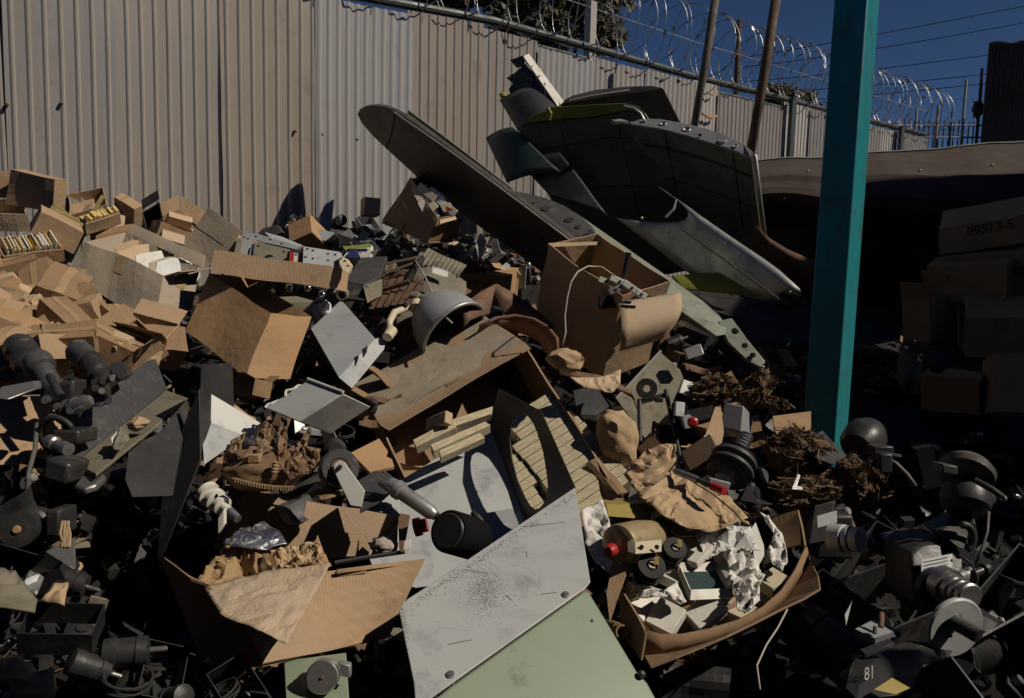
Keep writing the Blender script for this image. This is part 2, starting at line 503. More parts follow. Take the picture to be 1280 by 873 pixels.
        if bevel:
            md = o.modifiers.new('edges', 'BEVEL')
            md.width = bevel
            md.segments = 2
            md.limit_method = 'ANGLE'
            md.angle_limit = R(40)
        tag(o, label, cat, group, kind)
        if not smooth and not solid:
            soften(o, 32)
        return o


def soften(o, ang=38):
    me = o.data
    me.polygons.foreach_set('use_smooth', [True] * len(me.polygons))
    me.set_sharp_from_angle(angle=R(ang))
    return o


def tag(o, label=None, cat=None, group=None, kind=None):
    for k, v in (('label', label), ('category', cat), ('group', group), ('kind', kind)):
        if v:
            o[k] = v
    return o


def thing(name, label, cat, p, group=None):
    o = bpy.data.objects.new(name, None)
    o.empty_display_size = 0.05
    COL.objects.link(o)
    o.location = p
    o['_o'] = list(p)
    return tag(o, label, cat, group)


# camera-aligned unit vectors in the world: handy axes for placing pieces by eye
VX, VY, VZ = CR @ Vector((1, 0, 0)), CR @ Vector((0, 1, 0)), CR @ Vector((0, 0, 1))


def fit(A, B, C, D, d, k=0.6, depth=None, near=()):
    """find the block whose corner A (depth d) and neighbours B, C, D are seen at those photo positions: edges at right angles"""
    pts = [B, C] + ([D] if D else [])
    pa = W(A[0], A[1], d)
    L = [math.hypot(p[0] - A[0], p[1] - A[1]) * d / FPX for p in pts]
    x0 = np.array([d + (-1 if i in near else 1) * k * L[i] for i in range(len(pts))])
    sc_ = max(L)

    def res(x):
        e = [np.array(W(p[0], p[1], float(x[i])) - pa) for i, p in enumerate(pts)]
        n = [v / (np.linalg.norm(v) + 1e-9) for v in e]
        r = [n[0] @ n[1]]
        if len(e) == 3:
            r += [n[0] @ n[2], n[1] @ n[2]]
        return np.array(r + list(0.08 * (x - x0) / sc_))

    x, lam = x0.copy(), 1e-2
    r = res(x)
    for _ in range(60):
        J = np.stack([(res(x + np.eye(len(x))[i] * 1e-5) - r) / 1e-5 for i in range(len(x))], 1)
        st = np.linalg.solve(J.T @ J + lam * np.eye(len(x)), -J.T @ r)
        st = np.clip(st, -0.2 * sc_, 0.2 * sc_)
        r2 = res(x + st)
        if r2 @ r2 < r @ r:
            x, r, lam = x + st, r2, lam * 0.5
        else:
            lam *= 3
        if lam > 1e6:
            break
    e = [W(p[0], p[1], float(x[i])) - pa for i, p in enumerate(pts)]
    if not D:
        n = e[0].cross(e[1]).normalized()
        if n.dot(pa - EYE) < 0:
            n = -n
        e.append(n * depth)
    return pa, e[0], e[1], e[2]


SEED = [0.0]


def carton(label, A, B, C, D=None, lift=0.12, m='card', top='open', flaps=(), depth=0.2, k=0.6, name='cardboard_box', cat='box', group=None, warp=0.012, near=(), d=None, inner=None, wall=0.005, dd=None):
    """cardboard box fitted to the photo; face A-B-C is its opening, A-D one of its upright edges.
    flaps: (side, angle, length share[, material]) side 0 hinges on A-B, 1 opposite A-B, 2 on A-C, 3 opposite A-C; angle 0 = shut, 90 = upright, 270 = hanging"""
    SEED[0] += 3.7
    sd = SEED[0]
    if d is None:
        d = pd(*A) - lift
    if dd:
        o = W(*A, dd[0])
        a, b, c = (W(*p, e) - o for p, e in zip((B, C, D), dd[1:]))
    else:
        o, a, b, c = fit(A, B, C, D, d, k, depth, near)
    q = [o, o + a, o + a + b, o + b]
    root = thing(name, label, cat, o + (a + b) * 0.5 + c, group)
    mb = MB()
    n = 5

    def nn(v):
        return max(2, min(10, int(v.length / 0.05)))

    for i in range(4):
        p, r = q[i], q[(i + 1) % 4]
        mb.grid(p, r, r + c, p + c, nn(r - p), nn(c), warp, 5.0, sd)
    mb.grid(q[0] + c, q[1] + c, q[2] + c, q[3] + c, nn(a), nn(b), warp, 5.0, sd)
    if top == 'shut':
        mb.grid(q[0], q[1], q[2], q[3], nn(a), nn(b), warp, 5.0, sd)
    body = mb.build('box_body', m, root, weld=True, solid=wall)
    up = -c.normalized()
    fl = list(flaps)
    if top == 'shut':
        fl = []
        # shut flaps lie a little proud of the body, with a taped seam
        for sgn in (0, 1):
            f = MB()
            s0, s1, s2, s3 = (q[0], q[1], q[1] + b * 0.485, q[0] + b * 0.485) if sgn == 0 else (q[0] + b * 0.515, q[1] + b * 0.515, q[2], q[3])
            sh = up * 0.004
            f.grid(s0 + sh, s1 + sh, s2 + sh, s3 + sh, nn(a), 3, warp, 5.0, sd)
            f.build('flap', m, root, solid=0.003)
    for fs in fl:
        side, ang, ln = fs[0], R(fs[1]), fs[2]
        fm = fs[3] if len(fs) > 3 else m
        p, r, inn = ((q[0], q[1], b), (q[3], q[2], -b), (q[0], q[3], a), (q[1], q[2], -a))[side]
        dirv = inn.normalized() * math.cos(ang) + up * math.sin(ang)
        out = -inn.normalized() * 0.004 + up * 0.002
        e = dirv * inn.length * ln
        tap = (r - p) * 0.02
        f = MB()
        curl = (inn.normalized() * math.sin(ang) - up * math.cos(ang)) * (-0.06 * e.length)
        f.grid(p + out, r + out, r + out + e - tap, p + out + e + tap, nn(r - p), 6, 0.012, 5.0, sd + side * 5, fn=lambda P_, u, v: P_ + curl * v * v)
        f.build('flap', fm, root, solid=0.004)
    if top == 'open' and a.length > 0.25 and b.length > 0.2:
        for p, e, inn in ((o, a, b), (o, b, a)):
            nrm_ = -(inn - e * (inn.dot(e) / e.length_squared)).normalized() * 0.0045
            w_ = e.normalized() * 0.03
            mid = p + e * 0.5 + nrm_
            L_ = c * min(0.4, 0.08 / c.length)
            MB().grid(mid - w_, mid + w_, mid + w_ + L_, mid - w_ + L_, 2, 2, 0.002, 20).build('tape', 'tape', root)
    return root, (o, a, b, c)


def crumple(pts, n=3, amp=0.02, ns=9.0, seed=0.0, ridge=True):
    """a crumpled sheet over an outline of world points: coarse sharp folds, then finer creases"""
    bm = bmesh.new()
    vs = [bm.verts.new(p) for p in pts]
    f = bm.faces.new(vs)
    bmesh.ops.triangulate(bm, faces=[f], ngon_method='EAR_CLIP')
    nrm = Vector((0, 0, 0))
    for i in range(len(pts)):
        nrm += (pts[i] - pts[0]).cross(pts[(i + 1) % len(pts)] - pts[0])
    nrm.normalize()
    size = max((p - pts[0]).length for p in pts)
    a = amp * 0.6
    rg = random.Random(int(seed * 1000))
    for lv in range(max(2, n)):
        bmesh.ops.subdivide_edges(bm, edges=[e for e in bm.edges if e.calc_length() > size * 0.05], cuts=1, use_grid_fill=True)
        bmesh.ops.triangulate(bm, faces=[f for f in bm.faces if len(f.verts) > 3])
        bmesh.ops.beautify_fill(bm, faces=bm.faces[:], edges=[e for e in bm.edges if len(e.link_faces) == 2])
        if lv >= 1:
            for v in bm.verts:
                b = 0.5 if v.is_boundary else 1.0
                v.co += nrm * a * b * rg.uniform(-1, 1) + fract(v.co, ns, a * 0.5 * b, seed + lv)
            a *= 0.42
    mb = MB()
    bm.verts.index_update()
    for v in bm.verts:
        mb.v.append(v.co.copy())
    for f in bm.faces:
        mb.face([v.index for v in f.verts])
    bm.free()
    return mb


def sheet(name, label, cat, pts, m, amp=0.02, ns=9.0, n=3, thick=0.002, group=None, parent=None, smooth=True, ridge=True, crease=24):
    SEED[0] += 1.3
    mb = crumple([W(*p) for p in pts], n, amp, ns, SEED[0], ridge)
    return soften(mb.build(name, m, parent, label, cat, group, solid=thick, offset=0), crease)


def plate(name, label, cat, pts, m, thick=0.004, group=None, parent=None, bevel=0.0015, away=True):
    """stiff flat panel: outline of (x, y, depth); thickness goes away from the viewer"""
    ps = [W(*p) for p in pts]
    n = Vector((0, 0, 0))
    for i in range(len(ps)):
        n += (ps[i] - ps[0]).cross(ps[(i + 1) % len(ps)] - ps[0])
    n.normalize()
    if (n.dot(ps[0] - EYE) < 0) == away:
        n = -n
    return MB().prism(ps, n * thick).build(name, m, parent, label, cat, group, bevel=bevel)


def planar(pts, x3):
    """depths for outline points so that all lie in the plane through three (x, y, d) points"""
    a, b, c = (W(*p) for p in x3)
    n = (b - a).cross(c - a)
    out = []
    for x, y in pts:
        r = W(x, y, 1.0) - EYE
        out.append((x, y, n.dot(a - EYE) / n.dot(r)))
    return out


def axes(d, rx, ry, rz=None):
    return (VX * px(d, rx), VY * px(d, ry), VZ * px(d, rz if rz else min(rx, ry)))


def wad(name, label, cat, x, y, rx, ry, m, lift=0.05, amp=0.5, ns=2.2, sub=4, rot=0.0, group=None, parent=None, rz=None, d=None):
    """crumpled wad: folded facets at three scales"""
    d = pd(x, y) - lift if d is None else d
    SEED[0] += 2.1
    ax = axes(d, rx, ry, rz)
    c, s_ = math.cos(R(rot)), math.sin(R(rot))
    ax = (ax[0] * c + ax[0].length * VY * s_, ax[1] * c - ax[1].length * VX * s_, ax[2])
    bm = bmesh.new()
    bmesh.ops.create_icosphere(bm, subdivisions=2, radius=1)
    rg = random.Random(int(SEED[0] * 100))
    a = amp * 0.30
    for lv in range(sub - 1):
        for v in bm.verts:
            v.co *= 1 + a * rg.uniform(-1, 1)
            v.co += Vector((rg.uniform(-1, 1), rg.uniform(-1, 1), rg.uniform(-1, 1))) * a * 0.4
        a *= 0.38
        if lv < sub - 2:
            bmesh.ops.subdivide_edges(bm, edges=bm.edges[:], cuts=1, use_grid_fill=True)
            bmesh.ops.triangulate(bm, faces=[f for f in bm.faces if len(f.verts) > 3])
    mb = MB()
    bm.verts.index_update()
    p = W(x, y, d)
    mb.v = [p + ax[0] * v.co.x + ax[1] * v.co.y + ax[2] * v.co.z for v in bm.verts]
    for f in bm.faces:
        mb.face([v.index for v in f.verts])
    bm.free()
    return soften(mb.build(name, m, parent, label, cat, group), 36)


def text(name, s, org, xd, yd, size, m, parent, align='LEFT'):
    cu = bpy.data.curves.new(name, 'FONT')
    cu.body = s
    cu.size = size
    cu.align_x = align
    cu.extrude = 0.0004
    t = bpy.data.objects.new(name, cu)
    COL.objects.link(t)
    bpy.context.view_layer.update()
    me = bpy.data.meshes.new_from_object(t)
    bpy.data.objects.remove(t)
    xd, yd = xd.normalized(), yd.normalized()
    z = xd.cross(yd).normalized()
    p0 = Vector(parent['_o'])
    for v in me.vertices:
        v.co = org + xd * v.co.x + yd * v.co.y + z * v.co.z - p0
    me.materials.clear()
    me.materials.append(M[m])
    o = bpy.data.objects.new(name, me)
    COL.objects.link(o)
    o.parent = parent
    return o


def copy_tree(o, parent=None):
    c = o.copy()
    COL.objects.link(c)
    if parent is not None:
        c.parent = parent
    for ch in [x for x in sc.objects if x.parent == o]:
        copy_tree(ch, c)
    return c
# ------------------------------------------------------------------ light
SUN_AZ, SUN_EL = R(74), R(45)          # azimuth: from behind the eye towards +X
SDIR = Vector((math.cos(SUN_EL) * math.sin(SUN_AZ), -math.cos(SUN_EL) * math.cos(SUN_AZ), math.sin(SUN_EL)))
world = bpy.data.worlds.new('World')
sc.world = world
world.use_nodes = True
wn = world.node_tree
bg = wn.nodes['Background']
sky = wn.nodes.new('ShaderNodeTexSky')
sky.sky_type = 'NISHITA'
sky.sun_disc = False
sky.sun_elevation = SUN_EL
sky.sun_rotation = math.atan2(SDIR.x, SDIR.y)
sky.altitude = 3200
sky.air_density = 0.8
sky.dust_density = 0.35
sky.ozone_density = 8.0
wn.links.new(sky.outputs[0], bg.inputs[0])
bg.inputs[1].default_value = 0.05
sl = bpy.data.lights.new('sun', 'SUN')
sl.energy = 5.0
sl.angle = R(0.5)
sl.color = (1.0, 0.90, 0.76)
so = bpy.data.objects.new('sun', sl)
COL.objects.link(so)
so.rotation_euler = SDIR.to_track_quat('Z', 'Y').to_euler()
sc.view_settings.view_transform = 'Standard'
sc.view_settings.look = 'None'
sc.view_settings.gamma = 1
sc.view_settings.exposure = -0.54
sc.cycles.max_bounces = 5
sc.cycles.diffuse_bounces = 1


# ------------------------------------------------------------------ ground and heap
def ground_mat():
    m, nt, b = _nt('dirt ground')
    co = nt.nodes.new('ShaderNodeTexCoord').outputs['Object']
    c = _mix(nt, _noise(nt, co, 0.8), (0.11, 0.085, 0.06), (0.17, 0.135, 0.10))
    c = _mix(nt, _ramp(nt, _noise(nt, co, 14), 0.55, 0.7), c, (0.07, 0.055, 0.045))
    nt.links.new(c, b.inputs['Base Color'])
    b.inputs['Roughness'].default_value = 0.95
    _bump(nt, b, _noise(nt, co, 8, 8, 0.7), 0.6, 0.05)
    M['ground'] = m
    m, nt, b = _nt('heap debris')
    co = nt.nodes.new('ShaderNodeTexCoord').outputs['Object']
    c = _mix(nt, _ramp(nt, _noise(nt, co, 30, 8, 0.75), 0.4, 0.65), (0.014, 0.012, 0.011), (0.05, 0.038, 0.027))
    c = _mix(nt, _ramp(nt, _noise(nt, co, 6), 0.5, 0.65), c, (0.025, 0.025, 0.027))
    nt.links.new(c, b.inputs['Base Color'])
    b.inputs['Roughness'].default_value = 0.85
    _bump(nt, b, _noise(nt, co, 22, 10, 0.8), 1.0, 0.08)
    M['heap'] = m


ground_mat()
g = MB()
g.grid(Vector((-150, -60, 0)), Vector((150, -60, 0)), Vector((150, 240, 0)), Vector((-150, 240, 0)), 2, 2)
g.build('ground', 'ground', kind='structure')


PITS = []          # (photo x, y, radius m, depth m)


def base_z(x, y):
    p = Vector((x, y, 0))
    z = heap_z(p) - 0.40 - 0.14 * max(0, min(1, (3.0 - y) / 1.0))
    z += noise.noise(Vector((x * 1.6, y * 1.6, 3))) * 0.14 + noise.noise(Vector((x * 5, y * 5, 9))) * 0.07 + noise.noise(Vector((x * 14, y * 14, 1))) * 0.03
    for c, r, dp in PITS:
        q = (Vector((x, y)) - Vector((c.x, c.y))).length / r
        if q < 1.6:
            z -= dp * math.exp(-q * q * 1.6)
    edge = min(1, max(0, (x + 4.6) / 0.8)) * min(1, max(0, (8.5 - x) / 2.0)) * min(1, max(0, (y - 0.5) / 0.8))
    return max(-0.1, z * edge)


for (x, y, r_, dp) in ((180, 680, 0.42, 0.9), (150, 800, 0.35, 0.6), (215, 580, 0.25, 0.5), (900, 450, 0.6, 0.5), (1190, 620, 0.6, 0.5), (1030, 600, 0.32, -0.32), (1000, 810, 0.45, 0.8), (1150, 770, 0.5, 0.7)):
    PITS.append((Q(x, y), r_, dp))

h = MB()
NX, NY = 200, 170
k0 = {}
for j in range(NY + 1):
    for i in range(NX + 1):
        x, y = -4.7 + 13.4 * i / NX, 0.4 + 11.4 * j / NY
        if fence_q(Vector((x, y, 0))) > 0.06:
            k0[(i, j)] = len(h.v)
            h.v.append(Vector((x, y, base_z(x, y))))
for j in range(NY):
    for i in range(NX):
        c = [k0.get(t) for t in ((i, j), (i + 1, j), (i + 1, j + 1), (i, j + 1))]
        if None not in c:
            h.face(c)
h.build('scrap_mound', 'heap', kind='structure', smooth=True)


# ------------------------------------------------------------------ corrugated fence
def fpt(t, z, off=0.0):
    return FDIR * t - FN * (FD - off) + Vector((0, 0, z))


def ft(x, y=130):
    return W(x, y, fd(x, y)).dot(FDIR)


TOPS = [(447, 0), (619, 31), (741, 64), (871, 100), (951, 119), (1040, 142), (1158, 171)]
TZ = [(ft(x, y), W(x, y, fd(x, y)).z) for x, y in TOPS]


def top_z(t):
    if t <= TZ[0][0]:
        return TZ[0][1]
    for (a, za), (b, zb) in zip(TZ, TZ[1:]):
        if t <= b:
            return za + (zb - za) * (t - a) / (b - a)
    return TZ[-1][1]


fence = thing('corrugated_fence', 'tall fence of corrugated metal sheets topped with razor wire behind the scrap heap', 'fence', fpt(0, 0))
PAN = [(-160, 4, 'fence_tan', 'rib'), (4, 134, 'fence_gr', 'rib'), (134, 276, 'fence_tan', 'rib'), (276, 391, 'fence_br', 'rib'), (391, 508, 'fence_zinc', 'wave'), (508, 597, 'fence_br', 'rib'),
       (597, 668, 'fence_tan', 'rib'), (668, 742, 'fence_zinc', 'wave'), (742, 802, 'fence_tan', 'wave'), (802, 866, 'fence_gr', 'wave'), (866, 896, 'fence_wh', 'wave'), (896, 981, 'fence_tan', 'rib'),
       (981, 1012, 'fence_wh', 'rib'), (1012, 1043, 'fence_gr', 'rib'), (1043, 1082, 'fence_tan', 'rib'), (1082, 1101, 'fence_tan', 'rib'), (1101, 1123, 'fence_wh', 'rib'), (1123, 1160, 'fence_tan', 'rib')]
for n_, (xa, xb, mm, prof) in enumerate(PAN):
    ta, tb = ft(xa), ft(xb) + 0.035
    per = 0.075 if prof == 'rib' else 0.066
    cnt = max(1, round((tb - ta) / per))
    if prof == 'rib':
        sh = [(0, 0), (0.30, 0), (0.36, 0.006), (0.42, 0.010), (0.54, 0.010), (0.60, 0.006), (0.66, 0)]
    else:
        sh = [(i / 8, 0.0065 - 0.0065 * math.cos(2 * math.pi * i / 8)) for i in range(8)]
    us = [((c + u) / cnt, hgt) for c in range(cnt) for u, hgt in sh] + [(1, 0)]
    lit_slot = [0, 1, 1, 0, 2, 2, 0] if prof == 'rib' else [0, 0, 1, 1, 1, 0, 0, 0]  # paler slots paint sun on rib flanks and wave crests
    mb = MB()
    off0 = 0.02 * (n_ % 2) + (0.03 if n_ == 4 else 0)
    rows = 14
    tilt = rnd(-0.012, 0.012)
    drop = rnd(0, 0.05) if n_ not in (7, 11) else 0.09
    for j in range(rows + 1):
        v = j / rows
        for u, hgt in us:
            t = ta + (tb - ta) * u
            z = (top_z(t) - drop) * v
            wob = noise.noise(Vector((t * 1.5, z * 1.2, n_))) * 0.012 + noise.noise(Vector((t * 6, z * 5, n_))) * 0.004
            if u > 0.97 or u < 0.03:
                wob += noise.noise(Vector((n_, z * 3, 5))) * 0.012
            mb.v.append(fpt(t + tilt * v, z, off0 + hgt + wob))
    w_ = len(us)
    for j in range(rows):
        for i in range(w_ - 1):
            k = j * w_ + i
            mb.face((k, k + 1, k + w_ + 1, k + w_), None, lit_slot[i % len(sh)])
    lab = {'fence_gr': 'grey tan corrugated sheet', 'fence_br': 'brownish tan corrugated sheet', 'fence_tan': 'tan corrugated sheet', 'fence_zinc': 'bare grey galvanised corrugated sheet', 'fence_wh': 'whitish corrugated sheet'}[mm]
    mb.build('corrugated_panel', [mm, 'rib_lit_grey', 'rib_lit_tan'], fence, label=lab)
# screw heads on the sheets
for x, y in ((7, 132), (366, 165), (399, 169), (443, 175), (75, 130)):
    p = W(x, y, fd(x, y)) + FN * 0.04
    MB().lathe(p - FN * 0.03, p + FN * 0.006, [(0, 0.009), (0.9, 0.009), (1, 0.004)], 10).build('screw', 'rust', fence)
# rails and stiffening posts
MB().tube([fpt(t, z + 0.035, -0.03) for t, z in [(TZ[0][0] - 3.5, TZ[0][1])] + TZ], 0.032, 10).build('top_rail', 'rail', fence)
MB().tube([fpt(t, z - 0.06, -0.06) for t, z in [(TZ[0][0] - 3.5, TZ[0][1])] + TZ], 0.022, 8).build('lower_rail', 'rail', fence)
tp = ft(743, 60)
MB().hexa(fpt(tp - 0.03, 0, -0.10), FDIR * 0.075, FN * 0.075, Vector((0, 0, top_z(tp) + 0.42))).build('fence_post', 'fence_wh', fence, bevel=0.004)
for x in (984, 1043, 1123):
    t = ft(x)
    MB().hexa(fpt(t - 0.05, 0, 0.05), FDIR * 0.08, FN * 0.05, Vector((0, 0, top_z(t) + 0.03))).build('fence_post', 'rail', fence, bevel=0.004)
# orange sprayed mark on the whitish sheet
mk = MB()
pl = [(873, 113), (879, 119), (885, 117), (891, 121), (886, 124), (880, 122)]
mk.tube([W(x, y, fd(x, y)) + FN * 0.055 for x, y in ((872, 143), (878, 147), (884, 149), (890, 146))], 0.012, 6)
mk.build('sprayed_mark', 'orange', fence)
mk = MB()
mk.tube([W(x, y, fd(x, y)) + FN * 0.055 for x, y in ((879, 118), (885, 120), (889, 117))], 0.008, 6)
mk.build('sprayed_mark', 'orange', fence)

# razor wire: two opposed coils along the top
rw = thing('razor_wire', 'bright coils of razor wire along the top of the corrugated fence', 'razor wire', fpt(TZ[1][0], TZ[1][1]))
t0, t1 = TZ[0][0] - 2.2, TZ[-1][0] + 0.5
for hand, pitch in ((1, 0.36), (-1, 0.42)):
    mb = MB()
    path = []
    nturn = int((t1 - t0) / pitch)
    seg = 26
    for i in range(nturn * seg):
        a = 2 * math.pi * i / seg
        t = t0 + pitch * i / seg
        rr = 0.33 + 0.03 * noise.noise(Vector((t * 2, hand, 0)))
        path.append(fpt(t + 0.05 * math.sin(a * 2 + hand), top_z(t) + 0.34 + rr * math.cos(a) + 0.03 * noise.noise(Vector((t, 2, hand))), -0.03 + hand * rr * math.sin(a)))
    mb.tube(path, 0.0046, 4)
    mb.build('wire_coil', 'razor', rw, smooth=True)
    bb = MB()
    for i in range(0, len(path) - 1, 4):
        d_ = (path[i + 1] - path[i]).normalized()
        s_ = d_.orthogonal().normalized()
        s_ = Matrix.Rotation(rnd(0, 3), 3, d_) @ s_
        p = path[i]
        q = bb.pts([p - d_ * 0.03 + s_ * 0.006, p + s_ * 0.014, p + d_ * 0.03 + s_ * 0.006, p + d_ * 0.03 - s_ * 0.006, p - s_ * 0.014, p - d_ * 0.03 - s_ * 0.006])
        bb.face(list(q))
    bb.build('barbs', 'razor', rw)['kind'] = 'stuff'
MB().tube([fpt(t, z + 0.36, -0.03) for t, z in [(TZ[0][0] - 2, TZ[0][1])] + TZ], 0.003, 5).build('support_wire', 'razor', rw)


# ------------------------------------------------------------------ trees beyond the fence
def crown(root, clumps, n, leaf, m, extra=None):
    mb = MB()
    for (c, r) in clumps:
        for _ in range(n):
            d_ = Vector((random.gauss(0, 1), random.gauss(0, 1), random.gauss(0, 1))).normalized()
            rad = r * (0.45 + 0.6 * random.random() ** 0.6) * (0.8 + 0.5 * noise.noise(d_ * 2 + c))
            p = c + Vector((d_.x * rad, d_.y * rad, d_.z * rad * 0.75))
            a = Vector((rnd(-1, 1), rnd(-1, 1), rnd(-1, 1))).normalized()
            b = a.orthogonal().normalized()
            l = leaf * rnd(0.6, 1.5)
            q = mb.pts([p, p + a * l * 0.5 + b * l * 0.22, p + a * l, p + a * l * 0.5 - b * l * 0.22])
            mb.face(list(q), None, random.randrange(2))
    o = mb.build('crown', m, root)
    o['kind'] = 'stuff'
    return o


def tree(label, x, ytop, ybase, d, clumps, n, leaf, name='tree'):
    base = W(x, ybase, d)
    base.z = 0
    root = thing(name, label, 'tree', base, 'trees beyond the fence')
    cl = [(W(cx, cy, d + dz), px(d, r)) for cx, cy, r, dz in clumps]
    top = cl[0][0]
    MB().tube([base, base * 0.6 + top * 0.4 + Vector((0.1, 0, 0)), top], [px(d, 9), px(d, 6), px(d, 2)], 8).build('trunk', 'bark', root)
    for c, r in cl[1:]:
        s = base * 0.45 + top * 0.55
        MB().tube([s, (s + c) * 0.5 + Vector((0, 0, 0.1)), c], [px(d, 4), px(d, 3), px(d, 1)], 6).build('branch', 'bark', root)
    crown(root, cl, n, leaf, ['leaf', 'leaf_b'])


tree('tall dark evergreen tree rising behind the razor wire of the fence', 690, -60, 300, 15,
     [(690, -30, 60, 0), (640, 0, 42, 0.4), (735, 8, 46, 0), (600, -15, 36, 0.5), (570, -10, 28, 0.3), (690, 35, 40, 0), (755, 45, 26, 0), (640, 30, 30, 0), (770, -15, 30, 0.3), (530, -14, 26, 0.2)], 1500, 0.16)
tree('small dark bush just showing above the far end of the fence', 985, 110, 300, 16, [(985, 122, 20, 0), (1003, 126, 16, 0), (968, 118, 14, 0)], 420, 0.14, 'bush_tree')


# ------------------------------------------------------------------ poles, wires and the far yard
def pole(name, label, cat, a, b, d0, d1, r0, r1, m, group=None):
    return MB().tube([W(a[0], a[1], d0), W((a[0] + b[0]) / 2 + 1, (a[1] + b[1]) / 2, (d0 + d1) / 2), W(b[0], b[1], d1)], [px(d0, r0), px((d0 + d1) / 2, (r0 + r1) / 2), px(d1, r1)], 12).build(name, m, None, label, cat, group, smooth=True)


pole('leaning_pole', 'grey leaning pole rising from behind the aircraft wings, the thinner of two', 'pole', (901, -45), (858, 215), 6.6, 6.9, 5.2, 4.6, 'pole', 'two leaning poles')
pole('leaning_pole', 'dark brown leaning pole standing closest to the teal post', 'pole', (977, -45), (928, 250), 6.3, 6.6, 6.2, 5.6, 'wood', 'two leaning poles')
up_ = thing('utility_pole', 'distant brown wooden utility pole standing beyond the fence between two leaning poles', 'pole', Vector((W(924, 110, 22).x, W(924, 110, 22).y, 0)))
a_ = W(924, 26, 22)
MB().tube([Vector(up_['_o']), a_], [px(22, 4.6), px(22, 3.4)], 10).build('shaft', 'wood', up_)
for i, (ya, yb, yc) in enumerate(((76, 46, 6), (88, 66, 28), (106, 92, 68), (120, 113, 96), (133, 124, 108))):
    pa, pb, pc_ = W(930, ya - 4, 22), W(1095, yb, 24), W(1420, yc - 26, 28)
    ps = []
    for k in range(25):
        u = k / 24
        ps.append(pa * (1 - u) ** 2 + pb * 2 * u * (1 - u) + pc_ * u * u)
    MB().tube(ps, 0.012, 5).build('power_line', 'line_dk', None, ('topmost power line', 'second power line from the top', 'middle power line', 'fourth power line from the top', 'lowest power line')[i] + ' crossing the blue sky behind the teal post', 'power line', 'power lines')
for i, (x, yt, d, r, m_, lab) in enumerate(((1208, 100, 17, 1.7, 'fence_wh', 'tall pale metal pole in the far yard near the dark wall'), (1173, 132, 17, 2.0, 'fence_wh', 'short pale fence pole closest to the end of the corrugated fence'), (1146, 136, 17, 1.6, 'fence_wh', 'thin pale fence pole where the corrugated fence ends'),
                                            (1190, 140, 17, 1.2, 'rail', 'thin dark fence pole between two pale poles in the far yard'))):
    p = W(x, yt, d)
    MB().tube([Vector((p.x, p.y, 0)), p], px(d, r), 8).build('far_pole', m_, None, lab, 'pole', 'poles of the far yard')
p, q = W(1228, 86, 16), W(1220, 182, 16)
MB().tube([q, p], px(16, 2), 8).build('far_pole', 'black', None, 'dark leaning pole with a wire bundle in the far yard', 'pole', 'poles of the far yard')
c_ = W(1222, 137, 16)
MB().blob(c_, axes(16, 6, 10), 3, 0.6, 2.5, 4).build('wire_bundle', 'black', None, 'black tangled bundle of wire hanging on the dark far pole', 'wire')
pk = thing('picket_fence', 'far dark iron picket fence under the sky beside the dark wall', 'fence', Vector((W(1180, 150, 18).x, W(1180, 150, 18).y, 0)))
for i in range(24):
    x = 1112 + i * 6.2
    p = W(x, 151 + rnd(-2, 2), 18)
    MB().hexa(Vector((p.x, p.y, 0)), Vector((0.022, 0, 0)), Vector((0, 0.022, 0)), Vector((0, 0, p.z))).build('picket', 'rail', pk)
for y in (157, 172):
    a_, b_ = W(1105, y, 18), W(1262, y, 18)
    MB().tube([a_, b_], 0.02, 5).build('crossbar', 'rail', pk)
# coil of razor wire over the far yard
mb = MB()
path = []
for i in range(26 * 9):
    a = 2 * math.pi * i / 26
    path.append(W(1092 + i * 0.5, 140 + i * 0.03, 15.5) + Vector((0.05 * math.sin(a), 0.4 * math.sin(a), 0.36 * math.cos(a))))
mb.tube(path, 0.005, 4)
mb.build('razor_wire', 'razor', None, 'loose razor wire coil above the far end of the corrugated fence', 'razor wire', smooth=True)

# dark building on the far side of the yard: its tall wall runs out of the picture
bl = thing('corrugated_building', 'dark tall corrugated building wall with black stains at the edge of the yard', 'building', Vector((8.5, 14, 0)))
A_, B_ = W(1236, 60, 14.5), W(1420, 60, 13.6)
A_.z = B_.z = 0
HB = W(1236, 54, 14.5).z
dv = (B_ - A_)
nw = Vector((-dv.y, dv.x, 0)).normalized()
if nw.y > 0:
    nw = -nw
ring0, ring1 = [], []
for i in range(60 * 4 + 1):
    u = i / 240
    p = A_ + dv * u + nw * (0.018 * (1 if (i % 4) in (1, 2) else -1))
    ring0.append(p)
    ring1.append(p + Vector((0, 0, HB + 0.05 * noise.noise(Vector((u * 9, 0, 0))))))
mb = MB()
mb.loft([ring0, ring1], closed=False)
mb.build('corrugated_wall', 'bld_far', bl)
mb = MB()
mb.hexa(A_ - nw * 0.06, Vector((3.6, 4.4, 0)), dv, Vector((0, 0, HB - 0.05)))
mb.build('shed_body', 'bld', bl)
for x, w_, y0, y1 in ((1246, 3, 66, 104), (1250, 4, 84, 128), (1262, 2.5, 62, 92), (1257, 2, 100, 122)):
    st_ = [W(x + dx, y, 14.5) for dx, y in ((-w_ / 2, y0), (w_ / 2, y0 + 3), (w_ * 0.7, (y0 + y1) / 2), (w_ * 0.2, y1), (-w_ * 0.6, y1 - 8), (-w_ * 0.3, (y0 + y1) / 2))]
    pl_ = [q + nw * (0.03 - (q - A_).dot(nw)) for q in st_]
    MB().prism(pl_, nw * 0.004).build('stain', 'black', bl)

